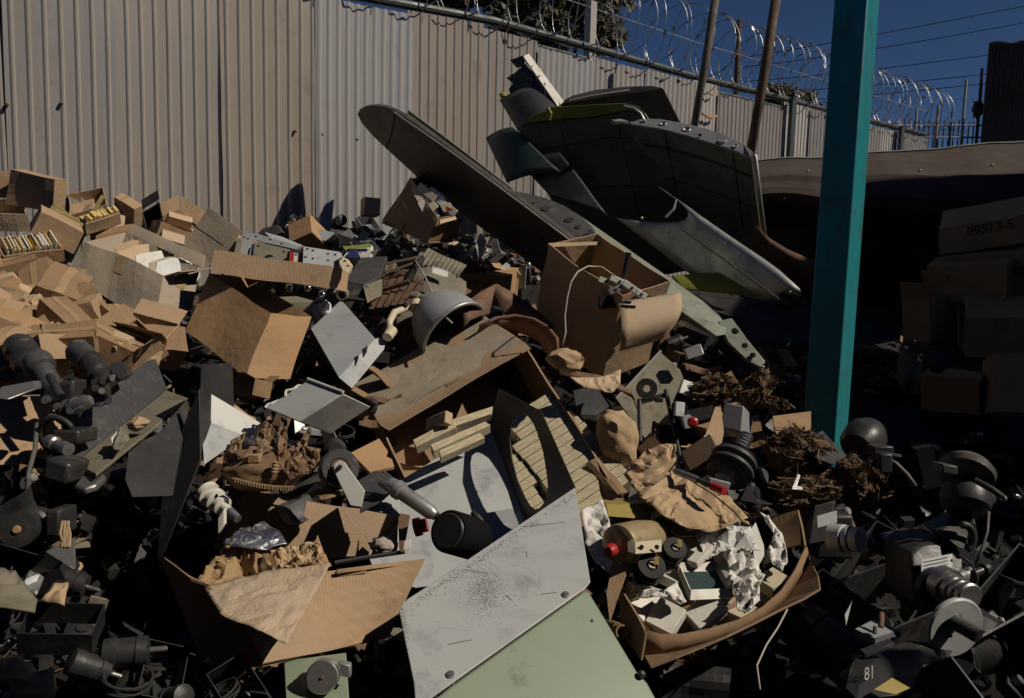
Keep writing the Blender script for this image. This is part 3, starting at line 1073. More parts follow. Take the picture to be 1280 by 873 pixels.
# unseen shed wall and roof, added to shade the boxes and cut sky light
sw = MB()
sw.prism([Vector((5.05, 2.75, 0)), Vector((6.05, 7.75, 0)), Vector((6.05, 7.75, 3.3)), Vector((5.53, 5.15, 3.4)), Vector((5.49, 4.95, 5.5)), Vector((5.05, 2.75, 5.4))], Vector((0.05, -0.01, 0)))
sw.build('shade_wall', 'bld', None, 'unseen dark sheet metal wall added to shade the yard behind the teal post', 'wall')
sr = thing('shade_shed', 'unseen sheet metal roof and walls added to cut light on the near heap', 'shed', Vector((0, -3, 0)))
MB().hexa(Vector((-8, -4, 2.75)), Vector((20, 0, 0)), Vector((0, 4.9, 0)), Vector((0, 0, 0.05))).build('roof', 'bld', sr)
MB().hexa(Vector((2.8, 0.9, 2.75)), Vector((9.2, 0, 0)), Vector((0, 0.36, 0)), Vector((0, 0, 0.05))).build('roof_edge', 'bld', sr)
MB().hexa(Vector((-8, -4.05, 0)), Vector((20, 0, 0)), Vector((0, 0.05, 0)), Vector((0, 0, 2.75))).build('wall', 'bld', sr)
MB().hexa(Vector((-8.05, -4, 0)), Vector((0.05, 0, 0)), Vector((0, 4.9, 0)), Vector((0, 0, 2.75))).build('wall', 'bld', sr)

# teal steel post
POST_D = 3.45
b0, b1 = W(1030, 552, POST_D), W(1074, -40, POST_D)
base = Vector((b0.x, b0.y, b0.z - 0.12))
tilt = (b1 - b0).normalized()
rt = thing('teal_post', 'tall square teal painted steel post standing in the scrap', 'post', base)
ln = (b1 - base).length + 0.25
fx = Vector((0.73, -0.68, 0)).normalized()
fy = Vector((0.68, 0.73, 0)).normalized()
wd = 0.143
o_ = base - fx * wd * 0.5 - fy * wd * 0.5
MB().hexa(o_, fx * wd, fy * wd, tilt * ln).build('shaft', 'teal', rt, bevel=0.006)

# ------------------------------------------------------------------ scrapped aircraft wings on the far side of the heap
def section(chord0, chord1, tvec, fl=0.5, n=10, nose=0.35):
    """airfoil outline from trailing end chord0 to nose chord1, bulging along tvec (upper) and a little the other way"""
    up, lo = [], []
    for i in range(n + 1):
        u = i / n
        yt = 2.6 * (math.sqrt(1 - u + 1e-6) * 0.33 * (u ** nose + 0.001)) if u > 0 else 0.02
        yt = math.sin(math.pi * u ** 1.35) ** 0.8 if 0 < u < 1 else 0.0
        c = chord0 + (chord1 - chord0) * u
        up.append(c + tvec * yt)
        lo.append(c - tvec * yt * fl)
    return up + lo[-2:0:-1]


def hole(root, c, ax_n, r, ring='alu', dark='black'):
    """flanged lightening hole: dark dished disc inside a raised ring"""
    n = ax_n.normalized()
    MB().lathe(c - n * 0.004, c + n * 0.006, [(0, r * 1.35), (0.8, r * 1.25), (1, r * 1.02), (0.55, r)], 22).build('hole_flange', ring, root, smooth=False)
    MB().lathe(c, c + n * 0.0055, [(0, r), (1, r * 0.98)], 22).build('hole', dark, root)


# the long blade whose rounded tip points at the fence
blade_xy = [(446, 143), (449, 137), (456, 133.5), (468, 132.5), (479, 134), (492, 139), (506, 147), (562, 187), (618, 228), (690, 282), (760, 335), (770, 372), (735, 392), (682, 345), (640, 313), (600, 285), (560, 256), (520, 221), (484, 188), (465, 170), (452, 155)]
bl_pl = [(470, 133, 4.72), (466, 172, 4.95), (740, 320, 4.15)]
wb = thing('wing_flap', 'long dark wing flap with a rounded tip pointing up at the corrugated fence', 'wing part', W(600, 300, 4.6))
ps = [W(*p) for p in planar(blade_xy, bl_pl)]
nb = (ps[5] - ps[0]).cross(ps[12] - ps[0]).normalized()
nb = nb if nb.dot(ps[0] - EYE) > 0 else -nb
MB().prism(ps, nb * 0.035).build('skin', 'wing', wb, bevel=0.008)
tr = [W(*p) for p in planar([(493, 140), (562, 188), (618, 229), (690, 283), (759, 335)], bl_pl)]
MB().tube([p - nb * 0.004 for p in tr], 0.006, 6).build('pale_edge', 'alu', wb)  # pale strip paints the sunlit upper edge of the flap
q4 = planar([(524, 214), (535, 222), (531, 229), (520, 221)], bl_pl)
MB().prism([W(*p) - nb * 0.004 for p in q4], nb * 0.004).build('access_hole', 'black', wb)
jl = [W(*p) - nb * 0.003 for p in planar([(494, 141), (490, 165), (483, 186)], bl_pl)]
MB().tube(jl, 0.003, 5).build('panel_joint', 'black', wb)

# green flap lying behind the blade
gx = [(506, 143), (512, 139), (560, 175), (640, 236), (660, 262), (610, 240), (545, 190), (506, 152)]
gp = thing('wing_flap', 'narrow green primed flap lying behind the rounded wing flap', 'wing part', W(580, 240, 5.0))
pl3 = [(510, 140, 5.0), (506, 155, 4.93), (640, 240, 4.65)]
ps = [W(*p) for p in planar(gx, pl3)]
MB().prism(ps, VZ * -0.05).build('skin', 'grn_flap', gp, bevel=0.006)
MB().tube([W(*p) + VZ * 0.005 for p in planar([(511, 139), (560, 175), (640, 236)], pl3)], 0.008, 6).build('pale_edge', 'alu_gr', gp)

# wing with a row of round holes in its end rib, running down to a hinge fitting
wh = thing('wing_section', 'wing section with round holes in its dark end rib and pale edge', 'wing part', W(800, 400, 4.4))
rib_xy = [(623, 243), (636, 239), (655, 241), (680, 247), (705, 257), (725, 270), (739, 283), (745, 293), (741, 301), (730, 303), (712, 296), (688, 282), (660, 266)]
rib_pl = [(623, 243, 4.85), (745, 293, 4.35), (700, 256, 4.70)]
rib = [W(*p) for p in planar(rib_xy, rib_pl)]
span = W(908, 412, 3.95) - W(744, 297, 4.35)
rings = [[p + span * t for p in rib] for t in (0.012, 0.35, 0.7, 1.0)]
MB().loft(rings, caps=True).build('skin', 'alu_gr', wh, smooth=False, bevel=0.004)
MB().prism(rib, span.normalized() * 0.012).build('end_rib', 'grey_dk', wh, bevel=0.003)
rn = (rib[7] - rib[0]).cross(rib[4] - rib[0]).normalized()
rn = rn if rn.dot(EYE - rib[0]) > 0 else -rn
for x, y, r in ((647, 250, 3.2), (665, 256, 4.6), (683, 262, 5.4), (712, 276, 5.4), (723, 285, 3.4)):
    c = W(*planar([(x, y)], rib_pl)[0])
    hole(wh, c + rn * 0.002, rn, px(4.6, r), 'grey_dk')
MB().blob(W(738, 291, 4.33), axes(4.3, 5, 4), 3, 0.5, 2.5, 3).build('torn_skin', 'chrome', wh)
e0, e1 = W(905, 405, 3.96), W(955, 458, 3.75)
mb = MB()
mb.prism([W(898, 402, 3.95), W(915, 398, 3.98), (W(935, 425, 3.88)), W(957, 452, 3.76), W(952, 460, 3.75), W(935, 452, 3.8), W(910, 428, 3.88)], VZ * -0.05)
mb.build('hinge_fitting', 'alu_gr', wh, bevel=0.004)
for x, y, r in ((918, 414, 4), (930, 432, 3.4), (940, 444, 3.2)):
    c = W(x, y, 3.8)
    MB().lathe(c, c + VZ * 0.03, [(0, px(3.8, r)), (0.8, px(3.8, r)), (1, px(3.8, r * 0.6))], 14).build('bolt', 'gun', wh)
MB().blob(W(954, 459, 3.73), axes(3.7, 2.2, 2.2), 2, 0.1).build('bolt', 'chrome', wh)

# blue green curved panels at the back
for lab, a, b, c, d, dd, bend, mm in (
        ('blue green curved skin panel standing against the fence', (606, 172), (640, 159), (700, 214), (634, 229), 5.35, 0.018, 'blue_grn'),
        ('dark grey curved skin panel beneath the white channel', (624, 126), (692, 112), (716, 158), (648, 166), 5.55, 0.05, 'grey_dk'),
        ('blackish torn panel sticking out from under the wings', (650, 205), (700, 190), (760, 270), (690, 248), 5.2, 0.012, 'black')):
    mb = MB()
    mb.grid(W(*a, dd), W(*b, dd - 0.15), W(*c, dd - 0.35), W(*d, dd - 0.2), 12, 8, 0.01, 3.0, dd, fn=lambda P_, u, v: P_ + (VY * 0.6 + VZ) * bend * math.sin(math.pi * u))
    mb.build('skin_panel', mm, None, lab, 'wing part', 'loose skin panels', smooth=True, solid=0.006)
ch = thing('metal_channel', 'white metal channel leaning on the topmost wing parts', 'channel', W(680, 130, 5.4))
cp = [W(654, 70, 5.46), W(661, 67, 5.52), W(705, 127, 5.37), W(697, 133, 5.30)]
MB().prism(cp, VZ * -0.04).build('web', 'white', ch, bevel=0.002)
for x, y in ((665, 83), (674, 95), (683, 108), (693, 121)):
    MB().lathe(W(x, y, 5.40), W(x, y, 5.385), [(0, 0.006), (1, 0.005)], 8).build('rivet', 'gun', ch)
bk = thing('torn_bracket', 'torn dark sheet bracket hanging by the white metal channel', 'bracket', W(650, 120, 5.5))
mb = MB()
mb.prism([W(638, 75, 5.55), W(658, 68, 5.5), W(655, 82, 5.52), W(646, 84, 5.55)], VZ * -0.02)
mb.build('top_plate', 'blue_grn', bk)
sheet('torn_sheet', None, None, [(656, 80, 5.5), (690, 113, 5.4), (680, 118, 5.4), (640, 122, 5.5), (636, 112, 5.5), (641, 104, 5.5), (633, 98, 5.5), (645, 90, 5.5)], 'grey_dk', 0.02, 6, 2, parent=bk)
MB().blob(W(629, 119, 5.45), axes(5.4, 5, 4), 2, 0.4, 3).build('primer_tab', 'zinc', bk)
MB().tube([W(681, 104, 5.38), W(682, 118, 5.36), W(679, 130, 5.36), W(678, 138, 5.35)], 0.006, 6).build('hanging_strap', 'wire', bk)

# topmost grey flap, behind the yellow green edged wing
tf = thing('wing_flap', 'topmost grey wing flap with a torn upper skin', 'wing part', W(780, 200, 5.7))
fx_ = [(696, 131), (716, 120), (745, 113), (780, 109), (815, 108), (830, 111), (858, 168), (780, 185), (700, 150)]
fpz = [(696, 131, 5.7), (830, 111, 5.45), (858, 168, 5.6)]
mb = MB()
mb.prism([W(*p) for p in planar(fx_, fpz)], VZ * -0.05 + VY * 0.01)
mb.build('skin', 'wing', tf, bevel=0.006)
up_xy = [(696, 131), (716, 120), (745, 113), (780, 109), (815, 108), (829, 111), (800, 116), (765, 120), (730, 126)]
mb = MB()
mb.prism([W(x, y, d - 0.01) for x, y, d in planar(up_xy, fpz)], VZ * 0.012)
mb.build('upper_skin', 'alu', tf, bevel=0.003)
MB().tube([W(712, 126, 5.62), W(740, 120, 5.55), (W(765, 116, 5.5)), W(787, 113, 5.47)], 0.007, 5).build('torn_strip', 'fence_wh', tf)

# big dark wing with the yellow green end
wc = thing('wing_section', 'big dark wing section with a yellow green primed end', 'wing part', W(760, 330, 5.2))
body = [(648, 163), (656, 156), (690, 150), (740, 147), (785, 138), (806, 140), (850, 200), (900, 330), (820, 345), (740, 300), (690, 250), (668, 200)]
cpl = [(650, 162, 5.15), (806, 140, 4.98), (760, 320, 5.35)]
MB().prism([W(*p) for p in planar(body, cpl)], -VZ * 0.10).build('lower_skin', 'wing', wc, bevel=0.01)
for line in (((664, 190), (760, 172), (832, 176)), ((690, 240), (780, 232), (862, 240)), ((700, 155), (720, 230), (742, 298)), ((770, 146), (790, 230), (808, 320))):
    MB().tube([W(x, y, d - 0.004) for x, y, d in planar(line, cpl)], 0.0028, 5).build('panel_joint', 'black', wc)
zx = [(651, 158), (668, 143), (686, 138), (688, 134), (740, 131), (780, 129), (797, 133), (806, 141), (785, 137), (740, 146), (690, 149), (656, 155)]
zp = [W(x, y, d - 0.012) for x, y, d in planar(zx, cpl)]
MB().prism(zp, VZ * -0.08).build('primed_end', 'zinc', wc, bevel=0.004)
MB().tube([W(*p) for p in planar([(686, 150), (688, 142), (684, 135)], [(650, 162, 5.1), (806, 140, 4.93), (760, 320, 5.3)])], 0.014, 6).build('primed_rib', 'zinc', wc)
MB().tube([W(780, 133, 4.9), W(793, 136, 4.88), W(801, 142, 4.87), (W(805, 150, 4.86))], 0.008, 6).build('edge_bead', 'alu', wc)

# wing whose bright rib faces the sun
wd_ = thing('wing_section', 'wing section with a bright sunlit end rib of flanged holes', 'wing part', W(880, 300, 5.0))
lo_ = [(768, 152), (800, 157), (830, 162), (860, 170), (890, 179), (915, 187), (938, 197)]
hi_ = [(941, 190), (930, 180), (905, 168), (880, 160), (850, 153), (825, 149), (797, 148), (775, 149)]
dlo = [W(x, y, 5.05 - 0.55 * (x - 768) / 170) for x, y in lo_]
dhi = [W(x, y, 5.05 - 0.55 * (x - 768) / 170 + 0.10 * math.sin(math.pi * min(1, max(0, (x - 765) / 178)))) for x, y in hi_]
ribd = dlo + dhi
spd = W(952, 298, 4.85) - W(939, 194, 4.50)
rings = [[p + spd * t for p in ribd] for t in (0.01, 0.3, 0.65, 1.0, 1.5)]
MB().loft(rings).build('skin', 'wing_gr', wd_, bevel=0.004)
rp = MB()
rp.prism(ribd, spd.normalized() * 0.01)
rp.build('end_rib', 'alu', wd_, bevel=0.003)
rdn = (ribd[6] - ribd[0]).cross(dhi[4] - ribd[0]).normalized()
rdn = rdn if rdn.dot(EYE - ribd[0]) > 0 else -rdn
for x, y, r in ((805, 152, 3.0), (829, 156, 4.5), (858, 163, 5.6), (903, 177, 5.8), (919, 184, 3.4)):
    u = (x - 768) / 170
    c = W(x, y, 5.05 - 0.55 * u + 0.05 * math.sin(math.pi * u)) + rdn * 0.004
    MB().lathe(c - rdn * 0.004, c + rdn * 0.008, [(0, px(4.8, r)), (0.8, px(4.8, r * 0.9)), (1, px(4.8, r * 0.75)), (0.3, px(4.8, r * 0.6)), (0.2, 0.0005)], 20).build('hole_flange', 'steel', wd_, smooth=True)
MB().lathe(W(875, 169, 4.72), W(875, 169, 4.70), [(0, 0.010), (1, 0.009)], 12).build('hole', 'black', wd_)
MB().tube([p + (dlo[-1] - dlo[-2]).normalized() * 0.012 for p in (W(941, 193, 4.49), W(941, 193, 4.49) + spd * 0.5, W(941, 193, 4.49) + spd)], 0.014, 8).build('leading_edge', 'alu', wd_, smooth=True)
for t in (0.22, 0.24, 0.62):
    MB().tube([p + spd * t + (EYE - p).normalized() * 0.004 for p in dlo[1:]], 0.0028, 5).build('panel_joint', 'black', wd_)
for q in (2, 5):
    MB().tube([dlo[q] + spd * t + (EYE - dlo[q]).normalized() * 0.004 for t in (0.05, 0.5, 0.98)], 0.0028, 5).build('panel_joint', 'black', wd_)
MB().blob(W(775, 153, 4.9), axes(4.9, 12, 3.5), 3, 0.5, 2.5, 8).build('torn_skin', 'alu', wd_)
MB().grid(*[W(x, y, d - 0.006) for x, y, d in ((900, 190, 4.70), (936, 200, 4.56), (937, 212, 4.59), (898, 202, 4.74))], 4, 2).build('painted_stripe', 'grey_dk', wd_)

# open leading edge skin (a long U of sheet)
le = thing('leading_edge_skin', 'open U shaped leading edge skin, its pale upper lip sloping down towards the teal post', 'wing part', W(900, 380, 4.4))
u_xy = [(823, 233, 4.75), (833, 240, 4.65), (845, 248, 4.55), (854, 256, 4.47), (859, 263, 4.43), (860, 270, 4.42), (856, 275, 4.44), (846, 278, 4.48), (825, 278, 4.58), (795, 276, 4.72), (770, 272, 4.82)]
u0 = [W(*p) for p in u_xy]
spe = W(992, 361, 3.95) - W(858, 267, 4.42)
rings = [[p + spe * t + fract(p + spe * t, 4, 0.008) for p in u0] for t in np.linspace(0, 1, 9)]
rings[-1] = [p + spe * (1.02 + 0.05 * math.sin(i * 1.7)) for i, p in enumerate(u0)]
MB().loft(rings, closed=False, caps=False).build('skin', 'alu', le, smooth=True, solid=0.006)
MB().tube([W(846, 250, 4.55), W(842, 262, 4.5), W(832, 272, 4.5)], 0.008, 6).build('stiffener', 'alu', le)
MB().blob(W(802, 273, 4.66), axes(4.6, 2.4, 2.4), 2, 0.1).build('bolt', 'steel', le)
MB().tube([p + VZ * 0.006 for p in (W(850, 285, 4.4), W(850, 285, 4.4) + spe * 0.5, W(850, 285, 4.4) + spe * 0.93)], 0.006, 5).build('worn_seam', 'grey_dk', le)

yg = thing('primed_panel', 'yellow green primed panel edge under the leading edge skin', 'wing part', W(910, 375, 4.2))
MB().grid(W(840, 346, 4.35), W(900, 343, 4.3), W(962, 372, 4.1), W(850, 362, 4.3), 8, 4, 0.01, 4).build('skin', 'zinc', yg, solid=0.01)
MB().prism([W(958, 371, 4.08), W(966, 356, 4.06), W(969, 355, 4.06), W(964, 374, 4.07)], -VZ * 0.01).build('bright_edge', 'yellow', yg)
sheet('torn_skin', 'torn dark sheet at the low end of the leading edge skin', 'scrap', [(968, 372, 4.0), (985, 362, 3.95), (1006, 372, 4.0), (1010, 380, 4.0), (985, 388, 4.05), (975, 395, 4.05)], 'gun', 0.03, 7, 2)

# rounded skin curving from the bright rib wing towards the post
mb = MB()
cv = [(945, 282, 4.75), (962, 298, 4.7), (985, 312, 4.66), (1010, 323, 4.62), (1045, 330, 4.6), (1075, 332, 4.6)]
for i, (x, y, d) in enumerate(cv):
    pass
a_ = [W(x, y, d) for x, y, d in cv]
b_ = [W(x - 2, y + 14, d + 0.03) + VZ * 0.03 for x, y, d in cv]
c_ = [W(x - 8, y + 46, d + 0.25) for x, y, d in cv]
mb.loft([a_, b_, c_], closed=False)
mb.build('curved_skin', 'rust', None, 'brown curved skin edge sweeping from the wing to the teal post', 'wing part', smooth=True, solid=0.008)

# lean-to roof at the back of the yard: its far edge shows against the fence, its eave hangs over the stacked boxes
ws = thing('lean_to_roof', 'long dark brown sheet metal lean-to roof beyond the teal post', 'roof', W(1120, 300, 6.0))


RD = [(0, 6.6), (0.25, 6.15), (0.45, 5.88), (0.6, 5.78), (0.8, 5.74), (1.0, 5.80), (1.6, 6.2), (3.2, 6.5)]


def roofp(x, u, dz=0.0):
    yt = 203 - (x - 940) * 0.066 if x < 1100 else 192.4 - (x - 1100) * 0.08
    yb = 262 + (x - 940) * 0.01 + 7 * math.sin(x * 0.011) + 3 * math.sin(x * 0.037)
    for (ua, da), (ub, db_) in zip(RD, RD[1:]):
        if u <= ub:
            d = da + (db_ - da) * (u - ua) / (ub - ua)
            break
    else:
        d = RD[-1][1]
    wob = 0.05 * math.sin(x * 0.013 + u * 2) * u
    return W(x, yt + (yb - yt) * u + 1.2 * math.sin(x * 0.05), d + wob - (x - 940) * 0.001) + Vector((0, 0, dz))


prof = [(0, 0), (0.12, 0), (0.25, 0.0), (0.38, 0), (0.43, 0.03), (0.48, 0.03), (0.52, 0), (0.66, 0), (0.8, 0), (0.86, 0.03), (0.92, 0.02), (1.0, 0), (1.25, 0), (1.6, 0), (2.4, 0), (3.2, 0)]
rings = [[roofp(x, u, dz + 0.006 * noise.noise(Vector((x * 0.03, u * 5, 0)))) for x in range(925, 1500, 10)] for u, dz in prof]
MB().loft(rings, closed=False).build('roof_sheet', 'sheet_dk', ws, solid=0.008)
MB().tube([p + Vector((0, 0, 0.006)) for p in rings[0]], 0.010, 6).build('far_edge', 'alu_gr', ws)
for x, u in ((981, 0.96), (1010, 0.3), (1150, 0.35), (1240, 0.3)):
    c = roofp(x, u)
    MB().lathe(c, c + Vector((0, 0, 0.02)), [(0, 0.012), (0.6, 0.012), (1, 0.004)], 10).build('bolt_head', 'alu', ws)

# ------------------------------------------------------------------ cardboard boxes
# far end of the heap, against the fence
carton('brown box with a torn top corner, highest of the boxes against the fence', (70, 225), (11, 212), (86, 226), (66, 267), d=3.72, k=0.4, m='card', top='shut')
carton('pale box lid lying open over the row of file cards', (34, 268), (-14, 266), (28, 250), (40, 291), lift=0.22, m='card_lt', top='open', flaps=((1, 120, 0.7, 'card_dk'),))
cb, bx = carton('shallow box packed with a row of cream file cards', (4, 322), (79, 312), (-8, 300), (6, 338), lift=0.2, m='card', flaps=((2, 130, 0.3),))
o_, a_, b_, c_ = bx
for i in range(26):
    u = 0.06 + 0.86 * i / 25
    up = -c_.normalized()
    p = o_ + a_ * u + b_ * 0.12 + c_ * 0.8
    e = b_ * rnd(0.6, 0.72)
    hh = up * (c_.length * rnd(0.95, 1.35)) + a_.normalized() * rnd(-0.015, 0.02)
    MB().hexa(p, a_.normalized() * 0.004, e, hh).build('file_card', random.choice(['cream', 'cream', 'yellow', 'white']), None, 'cream file card standing in the row packed in the shallow box', 'card', 'file cards standing in the shallow box')
carton('tilted brown box lying on its side under yellow envelopes', (88, 306), (38, 281), (100, 281), (90, 318), lift=0.18, m='card', top='shut', near=(1,))
for i, (x, y, r) in enumerate(((80, 270, 10), (84, 276, 0), (79, 273, -8))):
    pass
    c, s_ = math.cos(R(28 + r)), math.sin(R(28 + r))
    pts = [(x + dx * c - dy * s_, y + dx * s_ + dy * c, pd(80, 290) - 0.22 - i * 0.004) for dx, dy in ((-20, -6), (20, -6), (20, 7), (-20, 7))]
    plate('envelope', ('lowest', 'middle', 'topmost')[i] + ' yellow envelope lying on the tilted brown box', 'envelope', pts, 'yellow', 0.002)
carton('upright open box end standing behind the box of yellow packets', (88, 268), (134, 258), (84, 243), (92, 280), lift=0.05, m='card', flaps=())
cb, bx = carton('small open box full of yellow paper packets', (106, 281), (151, 267), (97, 272), (108, 295), lift=0.25, m='card_lt')
o_, a_, b_, c_ = bx
for i in range(9):
    p = o_ + a_ * (0.05 + 0.1 * i) + b_ * 0.15 + c_ * 0.5
    MB().hexa(p, a_ * 0.075, b_ * 0.7 + a_ * rnd(-0.03, 0.03), -c_ * rnd(0.55, 0.85) + a_ * rnd(-0.03, 0.06)).build('paper_packet', 'yellow', None, 'yellow paper packet standing in the small open box', 'packet', 'yellow packets in the small open box', bevel=0.002)
MB().hexa(W(116, 264, pd(120, 290) - 0.2), VX * px(4.3, 4), VX * px(4.3, 10) + VY * px(4.3, 17), VZ * 0.01).build('folded_card', 'yellow', None, 'narrow yellow folded card leaning over the small box of packets', 'card')
carton('tall narrow box standing on end with one side in shade', (168, 263), (180, 259), (131, 240), (165, 304), lift=0.12, m='card', top='shut')
carton('dark grey carton with a loose lid beside the tall narrow box', (184, 285), (206, 272), (178, 264), (183, 303), lift=0.1, m='grey_dk', top='open', flaps=((1, 120, 0.6, 'grey_dk'),), name='carton')
carton('small tan box tucked under raised box flaps', (234, 287), (206, 280), (240, 272), (234, 293), lift=0.12, m='card_lt', top='shut', k=0.3, near=(1,))
carton('tan carton wedged below the small tan box', (222, 310), (196, 302), (231, 296), (221, 320), lift=0.2, m='card_lt', top='shut', k=0.3, near=(1,))
# raised flaps behind
rf = thing('cardboard_box', 'open box behind with two flaps raised to a point against the fence', 'box', W(228, 290, 4.5))
for pts in ([(192, 259), (226, 245), (225, 262), (200, 273)], [(226, 245), (263, 268), (248, 285), (225, 262)], [(200, 273), (225, 262), (248, 285), (240, 320), (205, 320)]):
    ps = [W(x, y, 4.55 - (y - 245) * 0.004) for x, y in pts]
    if len(ps) == 4:
        MB().grid(*ps, 5, 4, 0.015, 5, pts[0][0]).build('flap', 'card', rf, solid=0.004)
    else:
        MB().prism(ps, VZ * -0.006).build('box_body', 'card_dk', rf)
carton('large opened box side with scored creases standing up like a screen', (261, 331), (227, 306), (296, 286), None, lift=0.12, m='card_gr', depth=0.05, top='shut', k=0.1, warp=0.02, name='cardboard_sheet', cat='cardboard')
# the big pale box with papers
cb, bx = carton('large pale ribbed box full of papers and torn card', (203, 345), (108, 300), (252, 336), (190, 402), dd=(3.2, 3.42, 3.40, 3.10), m='card_gr', flaps=((1, 100, 0.25), (2, 150, 0.2)), warp=0.02, k=0.5)
o_, a_, b_, c_ = bx
for i, (u, v, w_, mm) in enumerate(((0.15, 0.1, 0.8, 'card_gr'), (0.3, 0.1, 0.7, 'white'), (0.12, 0.25, 0.6, 'grey_wh'), (0.5, 0.05, 0.8, 'card_lt'), (0.65, 0.2, 0.7, 'card'))):
    p = o_ + a_ * u + b_ * v + c_ * 0.5
    MB().grid(p, p + b_ * w_, p + b_ * w_ - c_ * (0.55 + 0.1 * (i % 2)) + a_ * 0.12, p - c_ * 0.6 + a_ * 0.1, 5, 5, 0.02, 6, i).build('paper_sheet', mm, None, ('grey cardboard insert', 'white folded document', 'pale enamel coloured board', 'light tan board', 'brown board')[i] + ' standing in the large pale ribbed box', 'paper', 'papers in the large pale box', solid=0.003)
sheet('torn_papers', 'white torn and stained papers spilling over the end of the large pale box', 'paper', [(205, 346, pd(205, 345) - 0.22), (236, 349, 3.5), (248, 335, 3.55), (250, 345, 3.5), (232, 372, 3.35), (214, 408, 3.2), (195, 402, pd(205, 345) - 0.25)], 'tissue', 0.02, 12, 3)
sheet('paper_scraps', 'crumpled white scrap on the far rim of the large pale box', 'paper', [(212, 312, 3.75), (230, 311, 3.75), (236, 322, 3.7), (250, 330, 3.65), (240, 334, 3.65), (215, 324, 3.7)], 'tissue', 0.025, 12, 3)

# long tray of electronics and the big box under it
cb, trayb = carton('long shallow tray box heaped with metal electronic chassis', (416, 334), (268, 313), (437, 338), (413, 362), dd=(3.2, 3.2, 3.32, 3.17), m='card', k=0.35, warp=0.008)
cb, bigb = carton('big brown open box with stained sides below the tray of chassis', (338, 394), (263, 342), (391, 397), (308, 473), dd=(3.02, 3.27, 3.14, 2.92), m='card_or', k=0.55, warp=0.012)

# box of books near the wing
bkb = thing('cardboard_box', 'large brown box of books tipped against the long wing flap', 'box', W(530, 300, 4.7))
dB = 4.75
lip = [W(510, 220, dB + 0.1), W(556, 240, dB - 0.02), W(581, 269, dB - 0.2), W(545, 276, dB - 0.28), W(512, 252, dB - 0.1)]
bot = [W(486, 262, dB + 0.25), W(530, 288, dB + 0.1), W(566, 302, dB - 0.05), W(520, 302, dB - 0.15), W(478, 274, dB + 0.05)]
mb = MB()
fr = [W(512, 219, dB), W(581, 270, dB - 0.35), W(562, 304, dB - 0.25), W(477, 276, dB + 0.1)]
mb.grid(W(513, 222, dB), W(548, 275, dB - 0.45), W(536, 303, dB - 0.4), W(477, 278, dB - 0.05), 8, 8, 0.02, 4, 1)
mb.grid(W(548, 275, dB - 0.45), W(582, 268, dB - 0.2), W(566, 302, dB - 0.15), W(536, 303, dB - 0.4), 6, 6, 0.02, 4, 1)
mb.grid(W(582, 268, dB - 0.2), W(532, 222, dB + 0.2), W(520, 262, dB + 0.3), W(566, 302, dB - 0.15), 6, 6, 0.02, 4, 1)
mb.grid(W(532, 222, dB + 0.2), W(513, 222, dB), W(477, 278, dB - 0.05), W(520, 262, dB + 0.3), 6, 6, 0.02, 4, 1)
mb.grid(W(477, 278, dB - 0.05), W(536, 303, dB - 0.4), W(566, 302, dB - 0.15), W(520, 262, dB + 0.3), 5, 5, 0.0)
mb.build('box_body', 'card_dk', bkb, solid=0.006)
MB().grid(W(513, 221, dB), W(548, 275, dB - 0.46), W(546, 280, dB - 0.47), W(510, 227, dB - 0.01), 6, 2).build('flap', 'card', bkb, solid=0.004)
MB().grid(W(550, 275, dB - 0.46), W(582, 267, dB - 0.2), W(580, 272, dB - 0.24), W(550, 280, dB - 0.48), 6, 2).build('flap', 'card_lt', bkb, solid=0.004)
for a, b in (((490, 265), (497, 252)), ((502, 252), (509, 264)), ((500, 292), (507, 280))):
    MB().tube([W(a[0], a[1], dB - 0.23), W(b[0], b[1], dB - 0.23)], 0.004, 5).build('crease', 'ink', bkb)
bk_cols = ['white', 'cream', 'cream', 'white', 'cream', 'yellow', 'white', 'cream']
for i, (x, y, l, w_, r) in enumerate(((524, 246, 24, 9, 58), (533, 240, 26, 9, 38), (545, 244, 22, 9, 40), (537, 252, 26, 8, 52), (541, 262, 24, 7, 60), (553, 254, 24, 9, 46), (531, 262, 22, 8, 62), (560, 260, 20, 9, 40))):
    c, s_ = math.cos(R(r)), math.sin(R(r))
    d_ = dB - 0.22 - 0.012 * i
    pts = [W(x + (dx * c - dy * s_), y + dx * s_ + dy * c, d_ - dx * 0.003) for dx, dy in ((-l / 2, -w_ / 2), (l / 2, -w_ / 2), (l / 2, w_ / 2), (-l / 2, w_ / 2))]
    bo = thing('book', 'pale worn paperback book packed in the large tipped box', 'book', pts[2], 'books in the tipped box')
    MB().prism(pts, -VZ * 0.05 + VX * 0.02).build('pages', bk_cols[i], bo, bevel=0.003)
    MB().prism([p + VZ * 0.003 for p in pts], -VZ * 0.002).build('cover', random.choice(['cream', 'white', 'cream']), bo)
tri = [W(x, y, dB - 0.325) for x, y in ((557, 258), (566, 262), (558, 265))]
pk = thing('carton', 'cream packet with a red triangle on it, nearest the lip of the box of books', 'packet', W(560, 264, dB - 0.3))
MB().prism([W(x, y, dB - 0.31) for x, y in ((549, 256), (562, 253), (571, 266), (557, 271))], -VZ * 0.05).build('carton_body', 'cream', pk, bevel=0.003)
MB().prism(tri, VZ * 0.002).build('red_triangle', 'red', pk)

# lettered box near the middle
cb, bx = carton('orange brown box stencilled with faint black lettering, mostly shaded by the wing', (637, 346), (576, 343), (650, 335), (640, 384), lift=0.1, m='card_or', top='shut', k=0.3, near=(0,))
o_, a_, b_, c_ = bx
text('lettering', 'SBI 06 IA', o_ + a_ * 0.97 + c_ * 0.35 + VZ * 0.012, -a_, -c_, px(4.2, 11), 'ink', cb)

